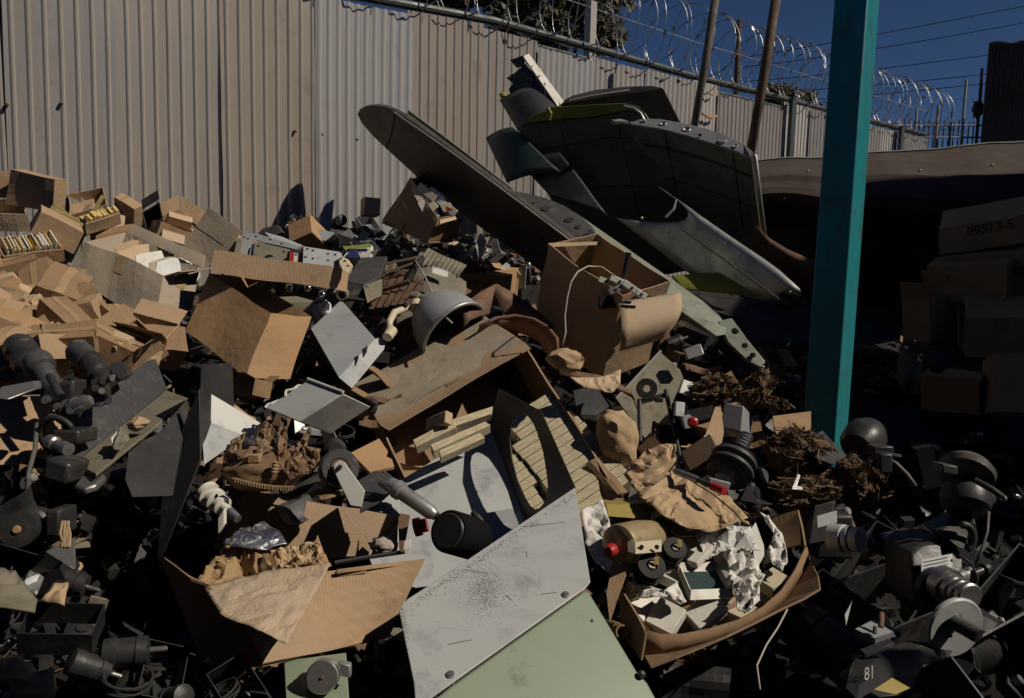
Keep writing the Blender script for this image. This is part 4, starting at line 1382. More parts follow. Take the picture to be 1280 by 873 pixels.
# deep box of printed cartons, tipped so that its mouth faces the near side
cb, bx2 = carton('large brown box tipped open, packed with rows of small printed cartons', (655, 428), (476, 532), (781, 624), (602, 392), dd=(3.12, 2.92, 2.70, 3.50), m='card', top='open', warp=0.008, flaps=((0, 100, 0.13, 'card'),), wall=0.007)
o_, a_, b_, c_ = bx2
up2 = (a_.cross(b_)).normalized()
side_n = b_.normalized() * -1
e1 = o_ + side_n * 0.006
MB().grid(e1 + a_ * 0.02 + c_ * 0.98, e1 + a_ * 0.98 + c_ * 0.98, e1 + a_ * 0.99 + c_ * 0.03, e1 + a_ * 0.02 + c_ * 0.02, 10, 6, 0.008, 6, 2).build('flap', 'card_gr', cb, solid=0.004)
MB().grid(e1 + side_n * 0.004 + a_ * 0.42 + c_ * 0.52, e1 + side_n * 0.004 + a_ * 1.03 + c_ * 0.46, e1 + side_n * 0.008 + a_ * 0.98 + c_ * 0.04, e1 + side_n * 0.008 + a_ * 0.46 + c_ * 0.02, 8, 4, 0.012, 6, 5).build('flap', 'card_gr', cb, solid=0.004)
MB().grid(e1 + a_ * 1.0 + c_ * 0.5, e1 + a_ * 1.0 + c_ * 1.0, e1 + a_ * 1.12 + c_ * 0.9 - b_ * 0.06, e1 + a_ * 1.1 + c_ * 0.55 - b_ * 0.06, 5, 3, 0.01, 6, 7).build('flap', 'card_gr', cb, solid=0.004)

# box with looped wire and curled flap
cb, wireb = carton('tall brown box holding metal parts, its front flap curled outwards', (778, 371), (685, 305), (840, 352), (752, 476), d=3.25, m='card', k=0.5, warp=0.012)
o_, a_, b_, c_ = wireb
fl = MB()
n1 = 14
rows = []
L0, L1 = W(772, 378, (o_ - EYE).dot(-VZ) - 0.02), W(849, 366, (o_ + b_ - EYE).dot(-VZ) - 0.06)
for j in range(n1 + 1):
    u = j / n1
    off = VX * px(3, -6 * math.sin(u * 2.4)) * 0 + VY * px(3, -66 * u) + VZ * (0.11 * math.sin(u * 2.6) + 0.02)
    sh = VX * px(3, -44 * u * u) * 0.55
    rows.append([L0 * (1 - i / 8) + L1 * (i / 8) + off + sh * (i / 8) * 1.2 for i in range(9)])
fl.loft(rows, closed=False)
fl.build('curled_flap', 'card_lt', cb, smooth=True, solid=0.005)
MB().grid(W(686, 304, (o_ + a_ - EYE).dot(-VZ)), W(755, 302, (o_ + a_ + b_ - EYE).dot(-VZ)), W(755, 306, (o_ + a_ + b_ - EYE).dot(-VZ)), W(686, 309, (o_ + a_ - EYE).dot(-VZ)), 6, 2).build('flap', 'card_lt', cb, solid=0.004)
# nested box with kraft paper, front of the heap
dN = 1.9
nb_ = thing('cardboard_box', 'torn brown box at the front of the heap with kraft paper hanging over its side', 'box', W(350, 810, dN))
def gp_(name, pts, m, nu=8, nv=6, amp=0.01, seed=0, root=nb_, solid=0.005):
    return MB().grid(*[W(*p) for p in pts], nu, nv, amp, 5, seed).build(name, m, root, solid=solid)
gp_('front_panel', [(262, 735, 1.78), (532, 699, 2.0), (488, 797, 1.93), (328, 834, 1.66)], 'card', seed=2)
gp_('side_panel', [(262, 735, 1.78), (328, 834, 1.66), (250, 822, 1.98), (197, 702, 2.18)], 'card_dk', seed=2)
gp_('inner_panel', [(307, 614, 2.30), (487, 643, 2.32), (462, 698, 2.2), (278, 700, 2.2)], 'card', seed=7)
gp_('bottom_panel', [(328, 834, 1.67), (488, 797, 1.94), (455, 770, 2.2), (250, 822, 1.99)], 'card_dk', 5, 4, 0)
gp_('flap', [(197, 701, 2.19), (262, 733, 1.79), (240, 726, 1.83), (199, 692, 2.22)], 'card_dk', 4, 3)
gp_('flap', [(421, 712, 1.88), (532, 698, 2.01), (528, 704, 2.0), (420, 716, 1.88)], 'card', 4, 3)
MB().prism([W(x, y, d - 0.006) for x, y, d in planar([(426, 757), (445, 754), (461, 759), (464, 797), (429, 806)], [(262, 735, 1.78), (532, 699, 2.0), (488, 797, 1.93)])], VZ * 0.002).build('tape', 'tape', nb_)
MB().prism([W(x, y, d - 0.005) for x, y, d in planar([(421, 713), (458, 708), (458, 716), (421, 721)], [(262, 735, 1.78), (532, 699, 2.0), (488, 797, 1.93)])], VZ * 0.002).build('tape', 'tape', nb_)
sheet('kraft_paper', 'embossed kraft paper sheet hanging over the side of the torn front box', 'paper', [(255, 733, 1.80), (330, 716, 1.86), (413, 704, 1.90), (392, 745, 1.80), (358, 806, 1.62), (318, 785, 1.63), (275, 768, 1.68)], 'kraft_gr', 0.010, 10, 4, 0.002)
sheet('kraft_paper', 'crumpled kraft paper stuffed in the top of the torn front box', 'paper', [(247, 728, 1.86), (262, 700, 1.98), (285, 684, 2.02), (340, 690, 1.95), (360, 706, 1.9), (398, 673, 1.99), (405, 690, 1.95), (414, 706, 1.9), (330, 724, 1.86), (268, 738, 1.82)], 'kraft_dk', 0.035, 9, 4)
sheet('foil_bag', 'silver foil bag poking out of the kraft paper in the front box', 'bag', [(278, 680, 2.0), (300, 662, 2.03), (330, 653, 2.06), (350, 664, 2.02), (359, 679, 1.96), (325, 687, 1.93), (295, 684, 1.95)], 'foil', 0.012, 8, 4)
sheet('kraft_paper', 'loose puckered kraft paper corner sticking up from the middle of the front box', 'paper', [(335, 690, 1.94), (372, 680, 1.95), (398, 672, 1.96), (402, 690, 1.93), (388, 703, 1.9), (352, 712, 1.88)], 'kraft', 0.03, 11, 4)
wad('rag', 'pinkish crumpled rag inside the front box', 'rag', 480, 683, 18, 13, 'rag', d=2.08, amp=0.6, ns=3)

# low open box with white cartons
dR = 2.05
rb = thing('cardboard_box', 'low open box of white cartons and tissue with one flap bent flat outwards', 'box', W(890, 780, dR))
r_front = [(775, 732, 2.05), (806, 790, 1.88), (814, 834, 1.86), (784, 772, 2.04)]
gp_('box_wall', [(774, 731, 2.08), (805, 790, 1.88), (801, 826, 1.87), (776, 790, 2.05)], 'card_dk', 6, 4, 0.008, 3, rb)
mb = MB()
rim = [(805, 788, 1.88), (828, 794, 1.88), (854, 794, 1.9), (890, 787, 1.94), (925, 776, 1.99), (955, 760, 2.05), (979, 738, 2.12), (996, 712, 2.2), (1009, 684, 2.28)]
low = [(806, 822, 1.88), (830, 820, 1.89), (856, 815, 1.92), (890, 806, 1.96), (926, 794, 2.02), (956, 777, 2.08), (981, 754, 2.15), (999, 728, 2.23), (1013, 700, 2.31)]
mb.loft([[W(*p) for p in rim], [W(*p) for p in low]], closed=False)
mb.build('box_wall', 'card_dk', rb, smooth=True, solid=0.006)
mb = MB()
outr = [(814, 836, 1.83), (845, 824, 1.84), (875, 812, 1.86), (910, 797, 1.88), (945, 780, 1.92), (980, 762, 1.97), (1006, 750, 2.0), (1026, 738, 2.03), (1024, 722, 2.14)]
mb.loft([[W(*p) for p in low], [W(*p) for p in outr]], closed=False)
mb.build('flap', 'card_dk', rb, solid=0.005)
gp_('box_wall', [(1009, 684, 2.28), (999, 640, 2.42), (1000, 668, 2.44), (1012, 705, 2.3)], 'card', 4, 4, 0.01, 3, rb)
gp_('flap', [(999, 640, 2.42), (966, 650, 2.46), (972, 690, 2.40), (1002, 684, 2.34)], 'card_or', 4, 4, 0.01, 3, rb)
gp_('box_floor', [(776, 790, 2.12), (815, 830, 1.95), (1000, 735, 2.35), (900, 700, 2.6)], 'card_dk', 4, 4, 0.0, 3, rb)
plate('cardboard_scrap', 'torn kraft scrap hanging between the green panel and the low open box', 'scrap', [(766, 700, 2.1), (785, 712, 2.06), (772, 748, 2.0), (762, 780, 1.98), (758, 742, 2.02)], 'card', 0.002)

# boxes stacked in the shade of the shed
SH = 'boxes stacked in the dark shed'
def shed(lab, A, B, C, D, d, m='card_or', **kw):
    return carton(lab, A, B, C, D, d=d * 0.925, m=m, group=SH, k=0.3, **kw)
c_top, bxt = shed('sunlit lettered box on top of the stack in the dark shed', (1174, 287), (1282, 268), (1180, 270), (1175, 320), 5.3, 'card_or', top='open', flaps=((0, 14, 0.5), (1, 10, 0.45)))
o_, a_, b_, c_ = bxt
text('lettering', '09513-5', o_ + a_ * 0.30 + c_ * 0.42 + VZ * 0.02, a_, -c_, 0.075, 'ink', c_top)
shed('dark box under the lettered box in the shed', (1176, 322), (1290, 318), (1184, 312), (1177, 336), 5.35, top='shut')
shed('wide dark box across the middle of the shed stack', (1160, 332), (1259, 331), (1172, 322), (1160, 377), 5.25, top='shut')
shed('dark box at the frame edge beside the wide shed box', (1262, 340), (1320, 338), (1268, 330), (1262, 382), 5.2, top='shut')
shed('square dark box at the outer end of the shed stack', (1162, 377), (1128, 374), (1190, 366), (1162, 428), 5.1, top='open', flaps=((0, 100, 0.5), (1, 60, 0.6)))
shed('dark shed box below the wide one, its lid lifted', (1208, 398), (1300, 399), (1197, 380), (1208, 446), 5.0, top='open', flaps=((1, 160, 0.5, 'card_gr'), (0, 20, 0.6)))
shed('small tilted dark box on the floor before the shed stack', (1128, 438), (1150, 452), (1120, 452), (1132, 470), 4.8, 'card', top='shut')
shed('dark box low on the floor of the shed', (1150, 470), (1225, 476), (1160, 460), (1150, 512), 4.8, top='shut')
shed('lowest dark shed box at the frame edge', (1228, 452), (1310, 452), (1238, 444), (1228, 520), 4.75, top='shut')
wad('plastic_bag', 'blue white plastic bag on the dark shed floor', 'bag', 1172, 452, 16, 14, 'navy', d=4.2, amp=0.6)
MB().grid(W(1060, 500, 4.9), W(1300, 520, 4.6), W(1300, 560, 4.2), W(1060, 548, 4.4), 10, 4, 0.02, 3).build('dark_sheet', 'navy', None, 'dark blue tarp on the floor of the shed', 'tarp', solid=0.004)

# boxes behind the black instruments at the outer edge
for lab, pts, m in (('orange brown box end at the picture edge just above the black instrument arm', [(-20, 446, 2.62), (28, 442, 2.66), (33, 470, 2.58), (-20, 480, 2.52)], 'card_or'), ('large tan box side at the picture edge below the black instrument arm', [(-20, 498, 2.36), (38, 496, 2.44), (46, 560, 2.26), (20, 582, 2.18), (-20, 584, 2.14)], 'card')):
    r = thing('cardboard_box', lab, 'box', W(*pts[-1]))
    MB().prism([W(*p) for p in pts], -VZ * 0.14).build('box_body', m, r, bevel=0.003)
    MB().prism([W(x, y + 3, d - 0.004) for x, y, d in pts[:2]] + [W(x, y + 9, d - 0.004) for x, y, d in pts[1::-1]], VZ * 0.002).build('tape', 'tape', r)

MB().grid(W(850, 366, 5.25), W(1118, 388, 5.6), W(1122, 425, 4.9), W(850, 430, 4.55), 14, 8, 0.05, 3, 6).build('dark_sheet', 'black', None, 'black sheet standing in for shade under the wings behind the teal post', 'tarp', solid=0.003)  # black sheet added to darken ground where only shade lies
# ------------------------------------------------------------------ metal boxes, cabinets and loose goods in the middle
def block(name, label, cat, A, B, C, D, m, lift=0.12, d=None, k=0.5, near=(), bevel=0.004, group=None, parent=None):
    d = pd(*A) - lift if d is None else d
    o, a, b, c = fit(A, B, C, D, d, k, None, near)
    ob = MB().hexa(o, a, b, c).build(name, m, parent, label, cat, group, bevel=bevel)
    return ob, (o, a, b, c)


def resample(poly, c, n):
    """outline points in n directions round c (photo x, y)"""
    out = []
    for i in range(n):
        a = 2 * math.pi * i / n
        dx, dy = math.cos(a), math.sin(a)
        best = None
        for k in range(len(poly)):
            (x1, y1), (x2, y2) = poly[k], poly[(k + 1) % len(poly)]
            ex, ey = x2 - x1, y2 - y1
            den = dx * ey - dy * ex
            if abs(den) < 1e-9:
                continue
            t = ((x1 - c[0]) * ey - (y1 - c[1]) * ex) / den
            s_ = ((x1 - c[0]) * dy - (y1 - c[1]) * dx) / den
            if t > 0 and -1e-6 <= s_ <= 1 + 1e-6:
                best = t if best is None else max(best, t)
        best = best or 1
        out.append((c[0] + dx * best, c[1] + dy * best))
    return out


# grey cabinet broken open: scuffed front plate, black side with an oval hole, back panel
cab = thing('metal_cabinet', 'broken metal cabinet with scuffed pale front plate and black side with oval hole', 'cabinet', W(600, 870, 1.8))
FPL = [(514, 748, 1.86), (738, 734, 1.93), (719, 610, 2.24)]
fxy = [(719, 609), (738, 727), (732, 735), (566, 853), (520, 886), (517, 853), (506, 800), (499, 764), (502, 754), (512, 747), (560, 716), (640, 662)]
fp_ = [W(*p) for p in planar(fxy, FPL)]
fn_ = (fp_[9] - fp_[0]).cross(fp_[3] - fp_[0]).normalized()
fn_ = fn_ if fn_.dot(EYE - fp_[0]) > 0 else -fn_
MB().prism(fp_, -fn_ * 0.006).build('front_plate', 'plate', cab, bevel=0.002) if 'plate' in M else None
for x, y in ((707, 744), (563, 844)):
    c = W(*planar([(x, y)], FPL)[0])
    s_ = MB().lathe(c, c + fn_ * 0.006, [(0, 0.009), (0.6, 0.009), (0.7, 0.006), (1, 0.005)], 16).build('screw', 'steel', cab)
ov = [(646, 517), (652, 514), (659, 518), (667, 528), (674, 545), (680, 566), (684, 590), (686, 607), (684, 622), (678, 634), (671, 638), (664, 634), (657, 622), (648, 602), (641, 575), (638, 550), (640, 530)]
sxy = [(624, 486), (677, 514), (720, 610), (700, 690), (668, 680), (652, 637), (612, 533)]
BPL = [(613, 532, 2.76), (545, 640, 2.46), (447, 637, 2.44)]
SPL = [planar([(613, 532)], BPL)[0], (719, 610, 2.245), planar([(652, 636)], BPL)[0]]
cc = (663, 577)
n_ = 60
oo, ii = resample(sxy, cc, n_), resample(ov, cc, n_)
for vtx in sxy:
    j = min(range(n_), key=lambda q: (oo[q][0] - vtx[0]) ** 2 + (oo[q][1] - vtx[1]) ** 2)
    oo[j] = vtx
mb = MB()
po, pi_ = [W(*p) for p in planar(oo, SPL)], [W(*p) for p in planar(ii, SPL)]
sn_ = (po[0] - po[20]).cross(po[40] - po[20]).normalized() * 0.003
mb.loft([pi_, po, [p + sn_ for p in po], [p + sn_ for p in pi_], pi_], caps=False)
mb.build('side_panel', 'black', cab)
for x, y in ((639, 522), (673, 546), (653, 617), (621, 532), (626, 616)):
    c = W(*planar([(x, y)], SPL)[0])
    MB().lathe(c, c + VZ * 0.004, [(0, 0.003), (1, 0.002)], 8).build('rivet', 'steel', cab)
BPL = [(613, 532, 2.76), (545, 640, 2.46), (447, 637, 2.44)]
bxy = [(440, 642), (500, 601), (613, 532), (655, 630), (668, 642), (640, 700), (585, 725), (520, 735), (470, 720)]
bp_ = [W(*p) for p in planar(bxy, BPL)]
bn_ = (bp_[1] - bp_[0]).cross(bp_[3] - bp_[0]).normalized()
bn_ = bn_ if bn_.dot(EYE - bp_[0]) > 0 else -bn_
MB().prism(bp_, -bn_ * 0.004).build('back_panel', 'grey_lt', cab, bevel=0.001)
MB().prism([W(*p) + bn_ * 0.006 for p in planar([(580, 650), (640, 640), (650, 665), (600, 690)], BPL)], bn_ * 0.012).build('inner_ledge', 'grey', cab, bevel=0.002)

def flecks(name, root, spots, m, size, lab=None):
    f = MB()
    u_ = (fp_[2] - fp_[0]).normalized()
    w_ = u_.cross(fn_)
    for x, y in spots:
        if not inside_poly(x, y, fxy):
            continue
        c = W(*planar([(x, y)], FPL)[0]) + fn_ * 0.0006
        a = rnd(0, 6.3)
        p, q = (u_ * math.cos(a) + w_ * math.sin(a)) * rnd(0.4, 1.6) * size, (w_ * math.cos(a) - u_ * math.sin(a)) * rnd(0.3, 0.8) * size
        f.face(list(f.pts([c - p, c - q * 0.8, c + p * 0.9, c + q])))
    o = f.build(name, m, root)
    o['kind'] = 'stuff'
    return o


def inside_poly(x, y, poly):
    r = False
    for i in range(len(poly)):
        (x1, y1), (x2, y2) = poly[i], poly[i - 1]
        if (y1 > y) != (y2 > y) and x < (x2 - x1) * (y - y1) / (y2 - y1) + x1:
            r = not r
    return r


gs = random.gauss
flecks('scuff_marks', cab, [(gs(606, 11), gs(738, 15)) for _ in range(1100)] + [(gs(615, 26), gs(728, 22)) for _ in range(300)], 'scuff', 0.0012)
flecks('edge_wear', cab, [(514 + 205 * t + gs(0, 2) + 4, 748 - 139 * t + abs(gs(0, 5)) + 3) for t in [random.random() for _ in range(420)]] + [(501 + gs(0, 1) + abs(gs(0, 5)), rnd(752, 850)) for _ in range(200)], 'scuff', 0.0018)
flecks('edge_wear', cab, [(rnd(510, 735), rnd(620, 850)) for _ in range(160)], 'scuff', 0.0008)
for a, b in (((652, 659), (706, 653)), ((578, 712), (607, 717)), ((632, 744), (640, 751)), ((676, 743), (696, 741)), ((658, 689), (659, 697)), ((560, 806), (590, 800))):
    pa, pb = (W(*planar([q], FPL)[0]) + fn_ * 0.0003 for q in (a, b))
    MB().tube([pa, (pa + pb) * 0.5 + fn_ * 0.0002, pb], 0.0009, 4).build('scratch', 'scuff', cab)

# sage green panel
GPL = [(734, 733, 1.945), (560, 862, planar([(560, 862)], FPL)[0][2] + 0.004), (806, 850, 1.80)]
gxy = [(733, 734), (739, 737), (799, 836), (812, 850), (832, 886), (518, 892), (566, 853)]
gp2 = [W(*p) for p in planar(gxy, GPL)]
gn_ = (gp2[1] - gp2[0]).cross(gp2[5] - gp2[0]).normalized()
gn_ = gn_ if gn_.dot(EYE - gp2[0]) > 0 else -gn_
gr_ = thing('metal_cover', 'flat sage green metal cover at the bottom of the heap against the scuffed grey plate', 'cover', gp2[4])
MB().prism([p - gn_ * 0.012 for p in gp2], -gn_ * 0.03).build('cover_panel', 'sage', gr_, bevel=0.010)
c = W(*planar([(742, 773)], GPL)[0]) - gn_ * 0.012
MB().lathe(c - gn_ * 0.004, c + gn_ * 0.002, [(0, 0.0045), (1, 0.004)], 12).build('screw', 'gun', gr_)
c = W(*planar([(803, 842)], GPL)[0])
MB().lathe(c - gn_ * 0.02, c + gn_ * 0.004, [(0, 0.009), (0.8, 0.009), (1, 0.004)], 14).build('screw', 'gun', gr_)

# grey boxes and plates on the near side
block('metal_box', 'grey steel box lying on edge with a shadow across its bright end', 'metal box', (470, 424), (480, 421), (426, 376), (440, 486), 'grey', lift=0.15, k=0.2, near=()) if False else None
gb = thing('metal_box', 'grey steel cabinet box lying tilted below the tray of chassis', 'metal box', W(430, 480, 3.2))
p_ = {k: W(*v) for k, v in dict(a=(388, 411, 3.22), b=(426, 375, 3.42), c=(469, 424, 3.20), d=(423, 472, 2.98), e=(482, 421, 3.28), f=(480, 437, 3.2), g=(440, 486, 3.02)).items()}
MB().prism([p_['a'], p_['b'], p_['c'], p_['d']], -VZ * 0.01).build('side_panel', 'grey', gb, bevel=0.003)
MB().prism([p_['d'], p_['c'], p_['e'], p_['f'], p_['g']], -VZ * 0.01 + VY * 0.002).build('end_panel', 'grey_lt', gb, bevel=0.003)
MB().prism([p_['a'], p_['d'], p_['g'], W(430, 500, 3.3), W(385, 430, 3.4)], -VZ * 0.12).build('body', 'grey_dk', gb, bevel=0.003)
MB().prism([W(453, 437, 3.08), W(460, 432, 3.09), W(459, 440, 3.07), W(454, 448, 3.06)], VZ * 0.012).build('latch', 'black', gb, bevel=0.002)
ob, fr_ = block('metal_box', 'pale grey metal case with a torn rim, half in shadow between the boxes', 'metal box', (374, 528), (331, 510), (429, 492), (413, 543), 'grey_lt', lift=0.25, k=0.35)
o_, a_, b_, c_ = fr_
mb = MB()
for i in range(16):
    p = o_ + a_ + b_ * (i / 16)
    mb.tube([p, p + b_ * 0.03 + VY * rnd(0.002, 0.012) + VZ * 0.004, p + b_ * 0.06], 0.003, 5)
MB().tube([o_ + a_ + b_ * (i / 40) + fract(o_ + b_ * (i / 40), 40, 0.012) for i in range(41)], 0.004, 6).build('torn_gasket', 'tissue', None, 'frayed pale strip along the rim of the pale grey metal case', 'gasket')
MB().tube([o_ + b_ + a_ * (i / 20) + VY * 0.004 for i in range(21)], 0.005, 6).build('rim_trim', 'grey_wh', None, 'bent white edge trim on the pale grey metal case', 'trim')
wp = thing('metal_chassis', 'dark sheet metal chassis standing on edge, its white inner side catching the sun', 'chassis', W(280, 560, 2.4))
MB().prism([W(252, 486, 2.30), W(325, 529, 2.39), W(312, 548, 2.335), W(300, 543, 2.325), W(252, 524, 2.24)], -VZ * 0.004).build('inner_side', 'grey_wh', wp, bevel=0.001)
MB().prism([W(252, 524, 2.238), W(301, 544, 2.32), W(285, 560, 2.25), W(255, 581, 2.11)], -VZ * 0.004).build('inner_floor', 'grey_lt', wp, bevel=0.001)
MB().prism([W(251, 455, 2.30), W(253, 460, 2.30), W(254, 575, 2.14), W(249, 570, 2.14)], -VZ * 0.25).build('edge_panel', 'black', wp, bevel=0.002)
MB().prism([W(249, 486, 2.12), W(251, 575, 2.06), W(205, 690, 1.98), W(196, 700, 1.98), (W(205, 590, 2.10))], -VZ * 0.01).build('outer_side', 'black', wp, bevel=0.002)
MB().prism([W(253, 484, 2.46), W(284, 460, 2.62), W(285, 500, 2.56), W(265, 500, 2.46)], -VZ * 0.006).build('back_side', 'grey_dk', wp, bevel=0.002)
lc = thing('metal_chassis', 'long dark open metal chassis with a tan rag and a white card lying in it', 'chassis', W(160, 580, 2.4))
q_ = dict(a=(88, 524, 2.22), b=(184, 451, 2.62), c=(193, 449, 2.66), d=(208, 487, 2.62), e=(93, 578, 2.12))
MB().prism([W(*q_[k]) for k in 'abcde'], -VZ * 0.008).build('back_wall', 'grey_dk', lc, bevel=0.002)
MB().prism([W(93, 579, 2.11), W(208, 488, 2.60), W(236, 498, 2.50), W(210, 520, 2.36), W(120, 592, 1.98)], -VY * 0.01).build('floor', 'khaki', lc, bevel=0.002)
MB().prism([W(160, 566, 2.0), W(178, 552, 2.02), W(200, 540, 2.08), W(232, 500, 2.2), W(236, 505, 2.2), W(215, 620, 1.95), W(165, 622, 1.9), W(156, 600, 1.93)], -VZ * 0.008).build('front_wall', 'black', lc, bevel=0.004)
wad('rag', 'tan rag lying in the long dark open chassis', 'rag', 172, 530, 13, 9, 'kraft', d=2.20, amp=0.6, ns=2.6)
plate('card', 'white card propped in the long dark chassis', 'card', [(138, 548, 2.12), (150, 535, 2.16), (152, 556, 2.10), (141, 560, 2.08)], 'white', 0.003)
sheet('rag', 'greyish canvas strip hanging in the long dark chassis', 'rag', [(150, 534, 2.16), (160, 540, 2.15), (162, 550, 2.12), (150, 564, 2.05), (140, 562, 2.06)], 'khaki', 0.01, 12, 3)

# rusty curved sheets, grey dome, canvas sack, slatted wood, handset
rs = thing('rusted_drum', 'rusty open metal drum torn to a point behind the flattened box', 'drum', W(640, 420, 3.5))
prs = []
mb = MB()
top_ = [(579, 388, 3.35), (588, 374, 3.4), (602, 364, 3.47), (620, 355, 3.55), (640, 366, 3.60), (660, 380, 3.62), (680, 396, 3.60), (694, 408, 3.5)]
low_ = [(580, 410, 3.30), (588, 400, 3.33), (600, 395, 3.38), (612, 392, 3.42), (636, 394, 3.5), (655, 400, 3.5), (676, 412, 3.48), (692, 424, 3.42)]
mb.loft([[W(*p) for p in top_[:4]], [W(*p) for p in low_[:4]]], closed=False)
mb.build('torn_wall', 'rust', rs, smooth=True, solid=0.005)
mb = MB()
mb.loft([[W(*p) for p in top_[3:]], [W(x - 4, y + 12, d - 0.02) for x, y, d in top_[3:]], [W(x - 10, y + 24, d - 0.01) for x, y, d in top_[4:5] + top_[4:]]], closed=False)
mb.build('wall', 'rust', rs, smooth=True, solid=0.005)
mb = MB()
ringp = [(600, 408, 3.30), (620, 398, 3.35), (645, 395, 3.38), (668, 400, 3.36), (685, 410, 3.3), (696, 424, 3.22), (697, 438, 3.16)]
mb.loft([[W(*p) for p in ringp], [W(x - 10, y + 18, d + 0.06) for x, y, d in ringp]], closed=False)
mb.build('lower_wall', 'rust', rs, smooth=True, solid=0.005)
MB().tube([W(x, y, d - 0.008) for x, y, d in ringp], 0.008, 8).build('rolled_rim', 'rust', rs, smooth=True)
do = thing('metal_dome', 'pale grey domed metal cover lying on its side by the rusty drum', 'cover', W(545, 430, 3.4))
mb = MB()
prf = []
p0, p1 = W(566, 414, 3.40), W(530, 376, 3.50)
nd = 44
az_ = (p1 - p0).normalized()
xx_ = az_.orthogonal().normalized()
yy_ = az_.cross(xx_)
dr = [[p0 + (p1 - p0) * t + (xx_ * math.cos(2 * math.pi * i / nd) + yy_ * math.sin(2 * math.pi * i / nd)) * px(3.4, r) for i in range(nd)] for t, r in ((-0.05, 46), (0, 46), (0.2, 45), (0.45, 41), (0.68, 33), (0.86, 21), (0.97, 9), (1.0, 0.2))]
mb.loft(dr, caps=False)
mb.build('dome', 'grey', do, smooth=True)
MB().tube([dr[0][i % nd] for i in range(nd + 1)], 0.009, 8).build('rim', 'alu', do, smooth=True)

ks = thing('canvas_sack', 'khaki canvas sack with a small white label and a ribbed cuff', 'sack', W(545, 390, 3.7))
mb = MB()
mb.grid(W(522, 328, 3.95), W(585, 352, 3.85), W(572, 392, 3.55), W(493, 408, 3.5), 14, 14, 0.03, 6, 4, fn=lambda P_, u, v: P_ + VZ * 0.07 * math.sin(math.pi * u) * math.sin(math.pi * min(1, v + 0.2)))
mb.build('cloth', 'khaki', ks, smooth=True, solid=0.02)
mb = MB()
mb.grid(W(536, 309, 4.05), W(584, 332, 3.95), W(572, 350, 3.84), W(522, 330, 3.92), 40, 5, 0.01, 6, 4, fn=lambda P_, u, v: P_ + VZ * (0.012 * math.sin(u * 60) + 0.03 * math.sin(math.pi * v)))
mb.build('ribbed_cuff', 'khaki', ks, smooth=True, solid=0.01)
MB().grid(W(541, 333, 3.76), W(561, 339, 3.74), W(559, 347, 3.70), W(540, 341, 3.72), 3, 2).build('label_patch', 'white', ks)
MB().grid(W(541, 333.5, 3.757), W(561, 339.5, 3.737), W(560.6, 341.5, 3.729), W(540.8, 335.5, 3.749), 3, 1).build('label_stripe', 'blue', ks)
wl = thing('wooden_crate', 'dark broken slatted wooden crate between the grey boxes and the canvas sack', 'crate', W(485, 400, 3.6))
for i in range(7):
    a, b = (452 + i * 9, 388 - i * 1.5), (478 + i * 8.5, 328 + i * 3)
    pa, pb = W(a[0], a[1], 3.50 - 0.02 * i), W(b[0], b[1], 4.0 - 0.03 * i)
    MB().hexa(pa, pb - pa, VX * 0.028, VZ * 0.012).build('slat', 'wood', wl, bevel=0.002)
for i, (a, b) in enumerate((((448, 372), (512, 352)), ((441, 398), (500, 392)))):
    MB().tube([W(a[0], a[1], 3.6 - i * 0.1), W(b[0], b[1], 3.58 - i * 0.1)], 0.012, 6).build('batten', 'wood', wl)
sp_ = [('long splintered lath', (482, 332), (520, 324)), ('short splintered lath', (486, 342), (516, 331)), ('cracked lath', (470, 348), (512, 340)), ('thin lath', (478, 354), (508, 352))]
for i, (l_, a, b) in enumerate(sp_):
    pa, pb = W(a[0], a[1], 3.75), W(b[0], b[1], 3.8)
    MB().hexa(pa, pb - pa, VY * 0.014 + VX * 0.004, VZ * 0.008).build('wooden_lath', 'wood', None, l_ + ' lying on the broken slatted crate', 'wood', 'laths on the broken crate', bevel=0.001)
MB().tube([W(528, 322, 3.86), W(500, 368, 3.62), W(466, 424, 3.30)], 0.013, 8).build('angle_iron', 'black', None, 'long black bar lying along the edge of the canvas sack', 'bar')
hs = thing('telephone_handset', 'cream curved handset lying below the canvas sack', 'handset', W(498, 410, 3.4))
MB().tube([W(487, 417, 3.25), W(487, 402, 3.28), W(493, 391, 3.34), W(506, 386, 3.40), W(520, 382, 3.43)], [px(3.3, 3.6), px(3.3, 4.4), px(3.3, 4.6), px(3.3, 4.4), px(3.3, 3.6)], 12).build('grip', 'cream', hs, smooth=True)
MB().lathe(W(520, 386, 3.40), W(522, 374, 3.46), [(0, px(3.4, 8)), (0.5, px(3.4, 8)), (1, px(3.4, 6))], 18).build('earpiece', 'cream', hs)
MB().lathe(W(484, 422, 3.22), W(490, 413, 3.26), [(0, px(3.4, 6)), (1, px(3.4, 7))], 18).build('mouthpiece', 'cream', hs)
MB().lathe(W(515, 371, 3.45), W(537, 374, 3.42), [(0, px(3.4, 6.5)), (0.4, px(3.4, 6.5)), (0.45, px(3.4, 5)), (1, px(3.4, 5))], 16).build('jar', 'khaki', None, 'small tan tube with a grey cap lying above the handset', 'jar')
MB().tube([W(519, 326, 3.8), W(528, 340, 3.7), W(537, 358, 3.62), W(546, 380, 3.5), W(556, 396, 3.3), W(565, 404, 3.2)], 0.004, 6).build('loose_wire', 'wire', None, 'tan wire running over the canvas sack to the grey dome', 'wire', smooth=True)
MB().tube([W(768, 345, 3.05), W(752, 334, 3.10), W(735, 333, 3.08), W(722, 340, 3.0), W(714, 352, 2.98), W(709, 372, 2.97), W(706, 395, 2.96), W(707, 415, 2.95), W(703, 432, 2.93)], 0.0035, 6).build('loose_wire', 'wire', None, 'pale wire looped out of the tall brown box and down its side', 'wire', smooth=True)
